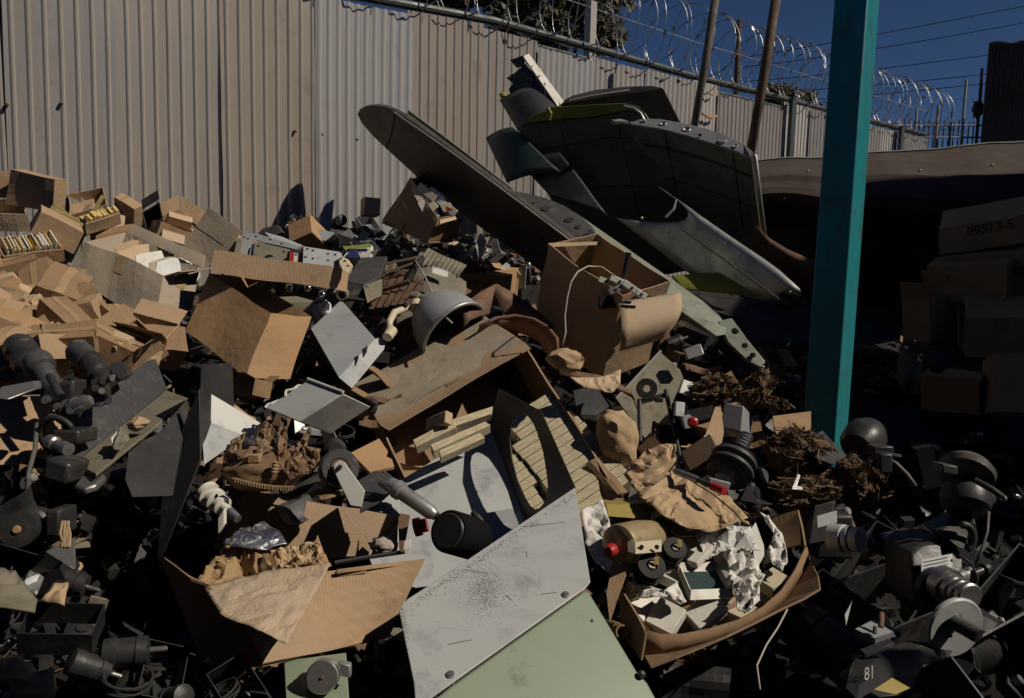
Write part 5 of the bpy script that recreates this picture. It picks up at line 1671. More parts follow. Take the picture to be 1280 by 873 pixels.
mp = thing('metal_fittings', 'jumble of white metal fittings and a black rod in the tall brown box', 'fittings', W(780, 370, 3.35))
for i, (x, y, w_, h_, r) in enumerate(((758, 352, 20, 7, 20), (775, 352, 26, 8, 25), (790, 360, 26, 8, 35), (770, 362, 18, 8, -20), (802, 368, 14, 7, 30))):
    c, s_ = math.cos(R(r)), math.sin(R(r))
    pts = [W(x + dx * c - dy * s_, y + dx * s_ + dy * c, 3.20 - i * 0.01 + dx * 0.001) for dx, dy in ((-w_ / 2, -h_ / 2), (w_ / 2, -h_ / 2), (w_ / 2, h_ / 2), (-w_ / 2, h_ / 2))]
    MB().prism(pts, -VZ * 0.02).build('bracket', 'grey_wh' if i != 3 else 'steel', mp, bevel=0.002)
    MB().lathe(pts[0] + (pts[2] - pts[0]) * 0.5, pts[0] + (pts[2] - pts[0]) * 0.5 + VZ * 0.006, [(0, 0.006), (1, 0.005)], 10).build('screw', 'gun', mp)
MB().tube([W(779, 348, 3.22), W(786, 316, 3.20)], 0.012, 8).build('rod', 'black', mp)
MB().hexa(W(750, 385, 3.3), VX * 0.25, VY * 0.05, -VZ * 0.2).build('base_block', 'gun', mp)

# kraft wads, tan plate, black frame, bent straps
wad('kraft_wad', 'crumpled tan paper wad beside the foot of the tall brown box', 'paper', 706, 450, 24, 15, 'kraft', d=2.85, amp=0.55, ns=1.8, rot=-12)
wad('kraft_wad', 'big bulging kraft paper bag pressed against the rim of the deep box', 'paper', 771, 548, 28, 38, 'kraft', d=2.86, amp=0.35, ns=1.4, rot=18)
sheet('kraft_paper', 'large wrinkled kraft sheet spread over the low open box', 'paper', [(780, 594, 2.45), (790, 582, 2.48), (807, 563, 2.52), (822, 556, 2.54), (845, 556, 2.52), (844, 590, 2.40), (868, 603, 2.37), (891, 613, 2.35), (911, 620, 2.33), (935, 648, 2.24), (888, 665, 2.18), (862, 660, 2.17), (838, 651, 2.19), (815, 634, 2.24), (801, 622, 2.28)], 'kraft', 0.016, 7, 4)
MB().tube([W(842, 556, 2.51), W(846, 575, 2.45), W(843, 592, 2.36), W(862, 600, 2.33), W(890, 617, 2.29), W(918, 640, 2.22), W(930, 655, 2.18)], 0.0022, 6).build('loose_wire', 'black', None, 'thin black wire lying over the wrinkled kraft sheet', 'wire', smooth=True)
plate('metal_plate', 'tan metal plate with a bright edge standing by the tall brown box', 'plate', [(770, 498, 3.36), (825, 440, 3.56), (850, 462, 3.51), (854, 472, 3.48), (836, 515, 3.34), (806, 548, 3.22)], 'khaki', 0.006)
MB().tube([W(770, 499, 3.35), W(797, 470, 3.45), W(826, 439, 3.55)], 0.006, 6).build('edge_strip', 'alu', None, 'bright metal strip along the edge of the tan plate', 'strip')
bf = thing('stand', 'black metal frame with a round eyelet standing before the tan plate', 'frame', W(815, 560, 3.06))
fr = [(799, 500, 3.12), (832, 492, 3.12), (850, 572, 2.96), (845, 578, 2.96)]
MB().tube([W(800, 552, 3.00), W(799, 500, 3.10)], 0.009, 8).build('bar', 'gun', bf)
MB().tube([W(832, 488, 3.10), W(851, 578, 2.92)], 0.009, 8).build('bar', 'gun', bf)
MB().hexa(W(797, 507, 3.09), W(834, 497, 3.09) - W(797, 507, 3.09), VY * 0.02, -VZ * 0.02).build('crosspiece', 'gun', bf, bevel=0.003)
ec = W(808, 486, 3.10)
mb = MB()
mb.loft([[ec + (VX * math.cos(a) + VY * math.sin(a)) * px(2.9, r) + VZ * z for a in [2 * math.pi * i / 28 for i in range(28)]] for r, z in ((5, 0), (14, 0), (14, 0.012), (5, 0.012), (5, 0))], caps=False)
mb.build('eyelet', 'gun', bf)
MB().hexa(W(818, 503, 3.08), VX * 0.03, VY * 0.02, VZ * 0.02).build('lug', 'gun', bf, bevel=0.003)
st = [((735, 472), (760, 480), (780, 488), (798, 500)), ]
mb = MB()
a_ = [W(x, y, d) for x, y, d in ((700, 468, 3.12), (725, 473, 3.12), (750, 477, 3.12), (772, 486, 3.12), (790, 497, 3.12), (796, 512, 3.05))]
mb.loft([a_, [p + VY * 0.025 - VZ * 0.03 for p in a_]], closed=False)
mb.build('bent_strap', 'rust', None, 'bent brown metal strap behind the rim of the deep box', 'strap', smooth=True, solid=0.004)
sheet('cardboard_scrap', 'torn tan cardboard scrap under the tall brown box', 'scrap', [(712, 472, 2.9), (752, 472, 2.95), (776, 462, 2.98), (775, 480, 2.92), (765, 492, 2.9), (730, 485, 2.88)], 'card_lt', 0.01, 6, 3, 0.004)
plate('metal_sheet', 'black bent sheet below the bent strap', 'sheet', [(716, 488, 3.06), (745, 482, 3.1), (762, 508, 3.04), (745, 520, 3.0), (722, 518, 3.0)], 'black', 0.003)

# roller, cable connector, black canister, red cap
ro = thing('caster', 'grey rubber wheel held by a white metal strap', 'wheel', W(430, 620, 2.1))
c0 = W(424, 586, 2.14)
axr = (VZ * 0.9 + VX * 0.35 + VY * 0.25).normalized()
MB().lathe(c0 - axr * 0.03, c0 + axr * 0.012, [(0, px(2.1, 20)), (0.05, px(2.1, 25)), (0.85, px(2.1, 25)), (1, px(2.1, 22)), (1, px(2.1, 13)), (0.92, px(2.1, 12)), (0.92, 0.001)], 32).build('tyre', 'grey_dk', ro)
MB().lathe(c0 + axr * 0.005, c0 + axr * 0.016, [(0, px(2.1, 12)), (1, px(2.1, 11)), (1, 0.001)], 24).build('hub', 'rust', ro)
sp = [(417, 588), (418, 580), (424, 576), (431, 579), (456, 614), (452, 634), (438, 632)]
MB().prism([W(x, y, 2.105 - (y - 585) * 0.0006) for x, y in sp], -VZ * 0.004).build('strap', 'grey_wh', ro, bevel=0.001)
MB().lathe(W(425, 584, 2.105), W(425, 584, 2.095), [(0, 0.007), (1, 0.005)], 10).build('rivet', 'gun', ro)
MB().lathe(W(418, 560, 2.3), W(420, 562, 2.24), [(0, px(2.25, 13)), (0.9, px(2.25, 13)), (1, px(2.25, 9))], 22).build('roller', 'rubber', None, 'small black wheel just above the grey rubber wheel', 'wheel')
cc_ = thing('cable_connector', 'long grey cable connector with a crown of prongs at its end', 'connector', W(520, 640, 2.0))
a, b = W(487, 605, 2.10), W(545, 645, 2.04)
MB().lathe(a, b, [(0, px(2.1, 9)), (0.12, px(2.1, 10.5)), (0.15, px(2.1, 12)), (0.26, px(2.1, 12)), (0.28, px(2.1, 9.5)), (0.9, px(2.1, 9)), (0.95, px(2.1, 7)), (1, px(2.1, 6))], 22).build('shell', 'alu', cc_)
for i in range(9):
    an = 2 * math.pi * i / 9
    u = (b - a).normalized()
    x_ = u.orthogonal().normalized()
    y_ = u.cross(x_)
    o = (x_ * math.cos(an) + y_ * math.sin(an)) * px(2.1, 7.5)
    MB().tube([a + o + u * 0.01, a + o * 1.15 - u * rnd(0.02, 0.035)], 0.0035, 6).build('prong', 'steel', cc_)
MB().tube([b, W(560, 656, 2.02), W(566, 664, 2.02)], px(2, 5), 10).build('cable', 'rubber', cc_)
bc = thing('canister', 'black round canister lying beside the cable connector with a grey end', 'canister', W(580, 705, 2.0))
a, b = W(560, 664, 2.0), W(594, 674, 2.12)
MB().lathe(a, b, [(0, px(2, 25)), (0.05, px(2, 27)), (0.95, px(2, 28)), (1, px(2, 26))], 36).build('body', 'line_dk', bc)
MB().lathe(a - (b - a) * 0.03, a + (b - a) * 0.02, [(0, px(2, 21)), (1, px(2, 24))], 36).build('end_cap', 'black', bc)
MB().tube([W(590, 640, 2.1), W(601, 650, 2.1), W(604, 664, 2.1)], 0.008, 8).build('handle', 'black', bc, smooth=True)
MB().lathe(W(518, 660, 2.08), W(534, 656, 2.08), [(0, px(2, 12)), (0.5, px(2, 12)), (0.6, px(2, 9)), (1, px(2, 9))], 22).build('bottle_lid', 'red', None, 'round red plastic lid behind the black canister', 'lid')
fb = thing('channel', 'bent brown metal channel frame standing in the torn front box', 'frame', W(500, 700, 2.1))
MB().prism([W(497, 643, 2.16), W(512, 646, 2.14), W(504, 690, 2.02), W(499, 690, 2.02)], -VZ * 0.02).build('side', 'rust', fb, bevel=0.002)
MB().prism([W(484, 642, 2.2), W(498, 643, 2.16), W(496, 692, 2.06), W(462, 697, 2.14)], -VZ * 0.004).build('back', 'grey_dk', fb, bevel=0.001)
MB().tube([W(418, 704, 1.98), W(458, 697, 2.02), W(506, 690, 2.04)], 0.006, 6).build('rail', 'black', fb)
plate('paper_tag', 'small white tag stuck by the bent brown channel frame', 'tag', [(505, 676, 2.0), (514, 674, 2.0), (513, 686, 1.98), (504, 688, 1.98)], 'white', 0.002)

# leather bag torn open
lb = thing('leather_bag', 'torn brown leather bag with a row of metal teeth', 'bag', W(335, 610, 2.2))
MB().blob(W(333, 588, 2.22), (VX * px(2.2, 52), VY * px(2.2, 24) + VX * px(2.2, 4), VZ * 0.12), 4, 0.25, 1.3, 5).build('bag_body', 'leather', lb, smooth=True)
for i, pts in enumerate(([(280, 575, 2.2), (290, 552, 2.24), (308, 540, 2.26), (300, 560, 2.2), (292, 585, 2.15)], [(318, 548, 2.26), (330, 527, 2.3), (345, 532, 2.28), (340, 560, 2.22), (322, 566, 2.22)],
                         [(346, 545, 2.24), (352, 523, 2.28), (359, 526, 2.27), (358, 560, 2.2), (360, 580, 2.15), (348, 575, 2.15)], [(366, 568, 2.2), (380, 545, 2.25), (388, 532, 2.27), (385, 560, 2.2), (372, 585, 2.14)],
                         [(290, 565, 2.18), (330, 556, 2.2), (342, 560, 2.19), (325, 570, 2.16), (300, 572, 2.14)], [(345, 578, 2.14), (375, 570, 2.14), (385, 590, 2.1), (360, 600, 2.08)], [(380, 558, 2.18), (400, 560, 2.16), (398, 580, 2.13), (385, 590, 2.12)])):
    sheet('torn_flap', None, None, pts, 'leather', 0.02, 9, 3, 0.004, parent=lb)
MB().hexa(W(309, 580, 2.12), VX * px(2.1, 15) + VY * px(2.1, 1), VY * px(2.1, 11), -VZ * 0.03).build('pocket', 'kraft_dk', lb, bevel=0.003)
for i in range(22):
    u = i / 21
    x, y = 294 + 70 * u, 597 + 8 * math.sin(u * 2) + 3 * u
    MB().hexa(W(x, y, 2.075 - 0.01 * u), VX * 0.003, -VY * 0.012, VZ * 0.004).build('tooth', 'kraft', lb)
MB().tube([W(290 + 78 * u, 599 + 8 * math.sin(u * 2) + 3 * u, 2.08 - 0.01 * u) for u in [i / 12 for i in range(13)]], 0.005, 6).build('seam', 'leather', lb)
MB().lathe(W(342, 592, 2.1), W(345, 578, 2.1), [(i / 7, px(2.1, 4.5 if i % 2 else 3.6)) for i in range(8)], 14).build('bellows', 'kraft_dk', lb)
iso = thing('insulator', 'white ribbed porcelain insulator behind the torn front box', 'insulator', W(270, 640, 2.1))
a, b = W(258, 615, 2.14), W(287, 640, 2.08)
MB().lathe(a, b, [(0, px(2.1, 8)), (0.02, px(2.1, 15)), (0.18, px(2.1, 15)), (0.2, px(2.1, 9)), (0.3, px(2.1, 9)), (0.32, px(2.1, 14)), (0.46, px(2.1, 14)), (0.5, px(2.1, 8)), (0.58, px(2.1, 8)), (0.6, px(2.1, 12)), (0.72, px(2.1, 12)), (0.75, px(2.1, 6)), (1, px(2.1, 6))], 26).build('porcelain', 'white', iso)
MB().lathe(b, b + (b - a) * 0.35, [(0, px(2.1, 6.5)), (1, px(2.1, 5))], 16).build('ferrule', 'foil', iso)
MB().hexa(W(272, 668, 2.0), VX * px(2, 8) + VY * px(2, 12), VY * px(2, 20), -VZ * 0.02).build('metal_strip', 'white', None, 'short white strip standing below the porcelain insulator', 'strip', bevel=0.002)
# pulley on a grey green bracket below the front box
pu = thing('pulley', 'grey grooved pulley on a grey green plate under the front box', 'pulley', W(405, 870, 1.5))
MB().prism([W(355, 828, 1.72), W(432, 818, 1.76), W(436, 882, 1.6), W(358, 886, 1.57)], -VZ * 0.01).build('plate', 'sage', pu, bevel=0.002)
c0 = W(404, 845, 1.64)
axp = (VZ + VX * 0.15 + VY * 0.3).normalized()
MB().lathe(c0 - axp * 0.03, c0 + axp * 0.03, [(0, px(1.5, 22)), (0.2, px(1.5, 22)), (0.3, px(1.5, 18)), (0.4, px(1.5, 22)), (0.55, px(1.5, 22)), (0.65, px(1.5, 18)), (0.75, px(1.5, 22)), (0.95, px(1.5, 22)), (1, px(1.5, 20))], 34).build('wheel', 'steel', pu)
MB().lathe(c0 + axp * 0.03, c0 + axp * 0.034, [(0, 0.004), (1, 0.003)], 10).build('screw', 'rust', pu)
MB().hexa(W(422, 845, 1.63), VX * px(1.5, 17) - VY * px(1.5, 4), VY * px(1.5, 18), -VZ * 0.02).build('clamp', 'alu', pu, bevel=0.003)

# printed cartons packed in the deep box
o_, a_, b_, c_ = bx2
cn = a_.cross(b_).normalized()
cn = cn if cn.dot(c_) > 0 else -cn
def onbox(x, y, dep=0.02):
    r = W(x, y, 1.0) - EYE
    p0 = o_ + cn * dep
    return EYE + r * ((p0 - EYE).dot(cn) / r.dot(cn))
o0 = onbox(692, 487)
bd = (b_ - a_.normalized() * b_.dot(a_.normalized())).normalized()
Lv = a_.normalized() * (onbox(617, 532) - o0).length
stp = bd * ((onbox(770, 603) - o0).length / 12.4)
dn = cn
Lu = Lv.normalized()
def film(label, p, l, h_, dpt, group):
    f = thing('printed_carton', label, 'carton', p + dn * dpt, group)
    mb = MB()
    k = mb.pts([p, p + l, p + l + h_, p + h_])[0]
    A, B = l.length, h_.length
    q = mb.pts([v + dn * dpt for v in (p, p + l, p + l + h_, p + h_)])[0]
    mb.face([k, k + 1, k + 2, k + 3], [(A, B), (0, B), (0, 0), (A, 0)])
    for i in range(4):
        j = (i + 1) % 4
        mb.face([k + j, k + i, q + i, q + j], [(0, 0)] * 4, 1)
    mb.face([q + 3, q + 2, q + 1, q], [(0, 0)] * 4, 1)
    mb.build('carton_body', ['film', 'cream'], f, bevel=0.0012)
    e = p - Lu * 0.0015
    MB().prism([e + dn * 0.002 + h_ * 0.06, e + dn * 0.002 + h_ * 0.94, e + h_ * 0.94 + dn * (dpt * 0.9), e + h_ * 0.06 + dn * (dpt * 0.9)], Lu * 0.001).build('end_flap', 'white', f)
    return f
for i in range(13):
    sh = Lv * (rnd(-0.015, 0.015) + (0.10 if i < 1 else 0.03 if i < 3 else 0.0))
    film('printed carton of the long row standing next to the rim of the deep box', o0 + stp * i + sh, Lv * (0.97 if i > 2 else 0.8), stp * 0.93 + dn * rnd(-0.001, 0.001), 0.09, 'printed cartons of the row by the rim')
for i in range(13):
    sh = Lv * (1.0 + rnd(-0.01, 0.02) + (0.10 if i > 6 else 0)) + stp * 1.3
    film('printed carton of the row seen through the oval hole of the black cabinet side', o0 + stp * (i - 0.6) + sh + dn * 0.01, Lv * 0.8, stp * 0.93, 0.09, 'printed cartons of the row behind the oval hole')
def loose(lab, pts4, th, d, m='film', gr=None):
    ps = [W(x, y, d + dd) for x, y, dd in pts4]
    a, b = ps[1] - ps[0], ps[3] - ps[0]
    n = a.cross(b).normalized()
    n = n if n.dot(ps[0] - EYE) > 0 else -n
    f = thing('printed_carton', lab, 'carton', ps[0] + n * th, gr)
    mb = MB()
    k = mb.pts(ps)[0]
    mb.face([k, k + 1, k + 2, k + 3], [(0, 0), (a.length, 0), (a.length, b.length), (0, b.length)])
    q = mb.pts([p + n * th for p in ps])[0]
    for i in range(4):
        j = (i + 1) % 4
        mb.face([k + j, k + i, q + i, q + j], [(0, 0)] * 4, 1)
    mb.face([q + 3, q + 2, q + 1, q], [(0, 0)] * 4, 1)
    mb.build('carton_body', [m, 'cream'], f, bevel=0.0015)
loose('loose printed carton on top of the three lying before the deep box', [(521, 557, -0.02), (567, 532, 0.0), (570, 526, 0.02), (616, 508, 0.05)][:0] or [(568, 533, 0.0), (615, 517, 0.05), (616, 508, 0.07), (566, 524, 0.02)], 0.04, 2.60)
loose('shaded dark end of a printed carton poking from under the loose ones', [(516, 550, 0.0), (566, 524, 0.05), (570, 534, 0.03), (520, 559, -0.02)], 0.04, 2.56)
loose('loose printed carton lying lower before the deep box, its end to the dark wheel', [(538, 556, 0.0), (606, 527, 0.08), (613, 531, 0.08), (542, 564, -0.02)], 0.04, 2.50)
loose('lowest loose printed carton lying on the cabinet back panel', [(549, 563, 0.0), (600, 541, 0.06), (606, 547, 0.05), (551, 572, -0.02)], 0.03, 2.46)
block('wood_block', 'small tan wood block at the upper end of the loose printed cartons', 'block', (531, 538), (533, 523), (556, 528), (540, 542), 'card_lt', d=2.62, k=0.3)
plate('wood_board', 'notched reddish brown board lying beyond the grey rubber wheel', 'board', [(438, 566, 2.35), (474, 548, 2.45), (485, 564, 2.40), (482, 570, 2.38), (490, 574, 2.36), (493, 583, 2.32), (462, 590, 2.28)], 'card_or', 0.012)
sheet('torn_board', 'torn brown board under the grey rubber wheel', 'board', [(394, 620, 2.12), (412, 600, 2.2), (432, 606, 2.16), (424, 618, 2.1), (402, 626, 2.08)], 'kraft_dk', 0.01, 8, 2, 0.004)
plate('grey_bracket', 'grey metal bracket lying under the white strap of the wheel', 'bracket', [(448, 600, 2.2), (470, 588, 2.26), (500, 604, 2.18), (476, 626, 2.08), (450, 640, 2.06)], 'grey_dk', 0.006)
plate('grey_plate', 'pale grey plate end sticking out from under the cable connector', 'plate', [(452, 636, 2.1), (490, 612, 2.2), (500, 620, 2.17), (500, 645, 2.1), (478, 640, 2.08)], 'grey_lt', 0.004)
# ------------------------------------------------------------------ contents of the low open box
def boxy(name, label, cat, A, B, C, D, m, d, k=0.5, **kw):
    return block(name, label, cat, A, B, C, D, m, d=d, k=k, **kw)


oc = thing('carton', 'olive yellow carton lying open at the back of the low open box', 'carton', W(810, 660, 2.3))
MB().prism([W(757, 631, 2.28), W(812, 629, 2.32), W(818, 650, 2.27), W(760, 646, 2.24)], -VZ * 0.05).build('carton_body', 'olive', oc, bevel=0.002)
MB().grid(W(812, 629, 2.32), W(868, 671, 2.22), W(850, 672, 2.2), W(818, 651, 2.26), 5, 3, 0.006).build('long_flap', 'olive', oc, solid=0.003)
MB().grid(W(812, 651, 2.245), W(829, 640, 2.25), W(824, 632, 2.29), W(813, 640, 2.27), 4, 3, 0.004).build('end_flap', 'yellow', oc, solid=0.002)
gc = thing('metal_can', 'cream lacquered can with a red cap lying in the low open box', 'can', W(795, 700, 2.15))
a, b = W(771, 682, 2.10), W(820, 670, 2.24)
MB().lathe(a, b, [(0, px(2.1, 17)), (0.04, px(2.1, 25)), (0.1, px(2.1, 26)), (0.6, px(2.1, 25)), (0.93, px(2.1, 21)), (1, px(2.1, 18))], 36).build('can_body', 'gold', gc, smooth=False)
MB().lathe(W(766, 687, 2.07), W(760, 690, 2.05), [(0, px(2.1, 8)), (0.7, px(2.1, 8)), (1, px(2.1, 6))], 20).build('cap', 'red', gc)
br = thing('bracket', 'small cream metal bracket with two holes lying against the lacquered can', 'bracket', W(805, 690, 2.08))
bq = [(784, 674, 2.09), (794, 692, 2.03), (827, 689, 2.04), (827, 675, 2.08), (794, 677, 2.07)]
MB().prism([W(794, 678, 2.06), W(827, 675, 2.08), W(827, 690, 2.05), (W(794, 693, 2.02))], -VZ * 0.004).build('face_plate', 'cream', br, bevel=0.001)
MB().prism([W(784, 673, 2.09), W(794, 677, 2.062), W(794, 693, 2.022), W(785, 690, 2.05)], -VZ * 0.004).build('side_plate', 'cream', br, bevel=0.001)
for x in (802, 821):
    MB().lathe(W(x, 684, 2.043), W(x, 684, 2.038), [(0, 0.006), (1, 0.006)], 14).build('hole', 'black', br)
for lab, x, y, r, d in (('black ribbed coil spool nearest the bracket in the low open box', 841, 690, 15, 2.12), ('black coil spool with a brass tab lying on the white papers', 812, 712, 18, 2.06)):
    s_ = thing('coil_spool', lab, 'spool', W(x, y + 8, d))
    ax = (VZ * 0.7 + VY * 0.6 + VX * 0.1).normalized()
    c = W(x, y, d)
    MB().lathe(c - ax * 0.03, c + ax * 0.025, [(0, px(d, r)), (0.12, px(d, r)), (0.18, px(d, r * 0.8)), (0.4, px(d, r * 0.8)), (0.45, px(d, r)), (0.55, px(d, r)), (0.6, px(d, r * 0.8)), (0.85, px(d, r * 0.8)), (0.9, px(d, r)), (1, px(d, r * 0.95)), (1, px(d, r * 0.4)), (0.5, px(d, r * 0.35))], 30).build('reel', 'rubber', s_)
    MB().hexa(c + ax * 0.03 + VX * 0.004, VX * 0.012, VY * 0.018, VZ * 0.004).build('tab', 'yellow', s_)
    MB().lathe(c + ax * 0.02, c + ax * 0.028, [(0, px(d, r * 0.3)), (1, px(d, r * 0.25))], 14).build('core', 'cream', s_)
wt = thing('carton_tray', 'small white open tray with a dark green lining on the tissue', 'tray', W(885, 745, 2.05))
T = dict(a=(848, 704, 2.17), b=(896, 703, 2.22), c=(915, 736, 2.12), d=(863, 738, 2.07), e=(915, 750, 2.10), f=(862, 751, 2.05))
P = {k: W(*v) for k, v in T.items()}
dv_ = (W(862, 751, 2.05) - P['d'])
for a, b in (('a', 'b'), ('b', 'c'), ('c', 'd'), ('d', 'a')):
    MB().grid(P[a], P[b], P[b] + dv_, P[a] + dv_, 3, 2).build('tray_wall', 'white', wt, solid=0.004)
MB().grid(*[P[k] + dv_ * 0.75 for k in 'abcd'], 3, 3).build('lining', 'blue_grn', wt)
WC = 'small white cartons in the low open box'
for lab, A, B, C, D, d, m in (('nearest long white carton in the low open box, against its front wall', (839, 793), (806, 776), (858, 762), (839, 803), 2.0, 'white'),
                              ('white carton lying at the very front corner of the low open box', (815, 791), (783, 750), (826, 745), (813, 801), 2.03, 'white'),
                              ('open white carton with a grey inner side below the lined tray', (877, 789), (854, 764), (911, 760), (876, 797), 2.04, 'white'),
                              ('long white carton leaning on end behind the lined tray', (871, 704), (858, 700), (897, 677), (872, 712), 2.15, 'white'),
                              ('grey white carton standing among the tissue', (897, 712), (888, 688), (932, 668), (905, 728), 2.22, 'grey_wh'),
                              ('grey sided white carton near the far wall of the low open box', (946, 712), (932, 672), (958, 690), (938, 722), 2.28, 'grey_wh'),
                              ('flat white carton at the near side below the crumpled papers', (782, 755), (776, 738), (810, 738), (783, 764), 2.06, 'white'),
                              ('dusty white carton lying under the bent white paper', (838, 757), (826, 744), (868, 745), (838, 766), 2.1, 'white'),
                              ('cream carton standing between the open white carton and the curved front wall', (934, 776), (908, 764), (958, 764), (934, 790), 2.07, 'cream'),
                              ('off white carton tucked under the bracket end of the lacquered can', (846, 728), (824, 718), (868, 722), (846, 740), 2.12, 'grey_wh'),
                              ('cream carton lying on the tissue by the curved rim', (966, 736), (944, 722), (988, 722), (966, 750), 2.16, 'cream'),
                              ('thin white carton set on edge behind the black spools', (868, 690), (846, 680), (886, 668), (868, 704), 2.2, 'white'),
                              ('small dull carton half hidden by the tissue heap', (908, 760), (892, 748), (925, 744), (908, 772), 2.14, 'card_lt')):
    boxy('white_carton', lab, 'carton', A, B, C, D, m, d, 0.45, group=WC, bevel=0.002)
sheet('tissue', 'crumpled white tissue between the cartons of the low open box', 'paper', [(905, 690, 2.20), (915, 684, 2.2), (932, 690, 2.18), (950, 705, 2.16), (956, 722, 2.12), (945, 738, 2.08), (928, 735, 2.08), (918, 740, 2.07), (908, 726, 2.1), (912, 706, 2.14)], 'tissue', 0.034, 9, 3, crease=70)
sheet('tissue', 'lower lump of white tissue against the curved rim of the low box', 'paper', [(918, 738, 2.06), (932, 732, 2.07), (948, 736, 2.07), (950, 752, 2.03), (938, 764, 2.0), (922, 760, 2.0)], 'tissue', 0.03, 11, 3, crease=70)
sheet('tissue', 'white crumpled paper spread between the black spools and the cartons', 'paper', [(770, 712, 2.1), (790, 728, 2.05), (830, 738, 2.04), (845, 728, 2.08), (858, 752, 2.03), (850, 756, 2.02), (836, 746, 2.03), (800, 748, 2.04), (778, 732, 2.06)], 'tissue', 0.016, 12, 3, crease=70)
sheet('tissue', 'sheet of white paper hanging down behind the olive carton', 'paper', [(728, 640, 2.26), (752, 624, 2.33), (758, 640, 2.25), (765, 665, 2.18), (790, 712, 2.08), (776, 722, 2.06), (745, 705, 2.12), (731, 680, 2.18)], 'tissue', 0.018, 9, 3, crease=70)
sheet('rag', 'white cloth strip hanging over the far wall of the low open box', 'rag', [(950, 640, 2.36), (962, 646, 2.33), (978, 668, 2.28), (985, 700, 2.2), (978, 716, 2.17), (966, 705, 2.2), (958, 690, 2.24), (968, 668, 2.29)], 'tissue', 0.018, 11, 3, crease=70)
sheet('paper', 'pale grey paper bent over the near end of the cartons', 'paper', [(870, 668, 2.23), (893, 650, 2.3), (938, 660, 2.28), (950, 690, 2.2), (900, 690, 2.2), (880, 700, 2.18)], 'grey_wh', 0.03, 10, 3)
mp_ = [W(842, 588, 2.36), W(872, 600, 2.30), W(905, 614, 2.22)]
te = thing('test_probe', 'thin metal probe with a red grip lying on the wrinkled kraft sheet', 'probe', mp_[1])
MB().lathe(mp_[0], mp_[1], [(0, px(2.3, 2.5)), (0.3, px(2.3, 4)), (0.5, px(2.3, 3)), (0.52, px(2.3, 4.5)), (1, px(2.3, 4.5))], 14).build('shaft', 'steel', te)
MB().lathe(mp_[1], mp_[2], [(0, px(2.3, 3.5)), (0.5, px(2.3, 3)), (0.55, px(2.3, 5)), (1, px(2.3, 5))], 14).build('barrel', 'gun', te)
MB().lathe(mp_[1] + (mp_[2] - mp_[1]) * 0.55, mp_[2] + (mp_[2] - mp_[1]) * 0.02, [(0, px(2.3, 5.4)), (1, px(2.3, 5.4))], 14).build('grip', 'red', te)
for lab, x, y, r, d in (('brown cardboard tube end beside the green cover', 778, 790, 9, 1.95), ('small paper tube beside the larger tube end', 772, 784, 6, 1.97)):
    c = W(x, y, d)
    ax = (VZ + VX * 0.3 + VY * 0.2).normalized()
    MB().lathe(c - ax * 0.08, c, [(0, px(d, r)), (1, px(d, r)), (1, px(d, r * 0.75)), (0.3, px(d, r * 0.7))], 20).build('cardboard_tube', 'card_dk', None, lab, 'tube')

# stacked disc reel, fibre wads and grey pieces by the teal post
ri = thing('insulator_reel', 'grey reel of stacked discs with a ribbed neck', 'reel', W(910, 610, 2.6))
a, b = W(906, 600, 2.55), W(925, 562, 2.62)
MB().lathe(a, b, [(0, px(2.6, 12)), (0.05, px(2.6, 22)), (0.15, px(2.6, 27)), (0.2, px(2.6, 22)), (0.3, px(2.6, 22)), (0.34, px(2.6, 29)), (0.42, px(2.6, 29)), (0.46, px(2.6, 22)), (0.54, px(2.6, 22)), (0.58, px(2.6, 29)), (0.68, px(2.6, 28)), (0.72, px(2.6, 22)), (0.8, px(2.6, 25)), (0.9, px(2.6, 18)), (1, px(2.6, 10))], 40).build('discs', 'grey_dk', ri, smooth=False)
MB().lathe(b, b + (b - a) * 0.5, [(i / 10, px(2.6, 9.5 if i % 2 else 7)) for i in range(11)], 20).build('ribbed_neck', 'grey', ri)
MB().lathe(a - (b - a) * 0.45, a, [(0, px(2.6, 7)), (0.3, px(2.6, 9)), (0.6, px(2.6, 9)), (1, px(2.6, 13))], 20).build('stem', 'grey', ri)
MB().hexa(W(884, 608, 2.5), VX * px(2.5, 26) - VY * px(2.5, 6), VY * px(2.5, 10) + VX * px(2.5, 4), -VZ * 0.03).build('foot', 'grey', ri, bevel=0.003)


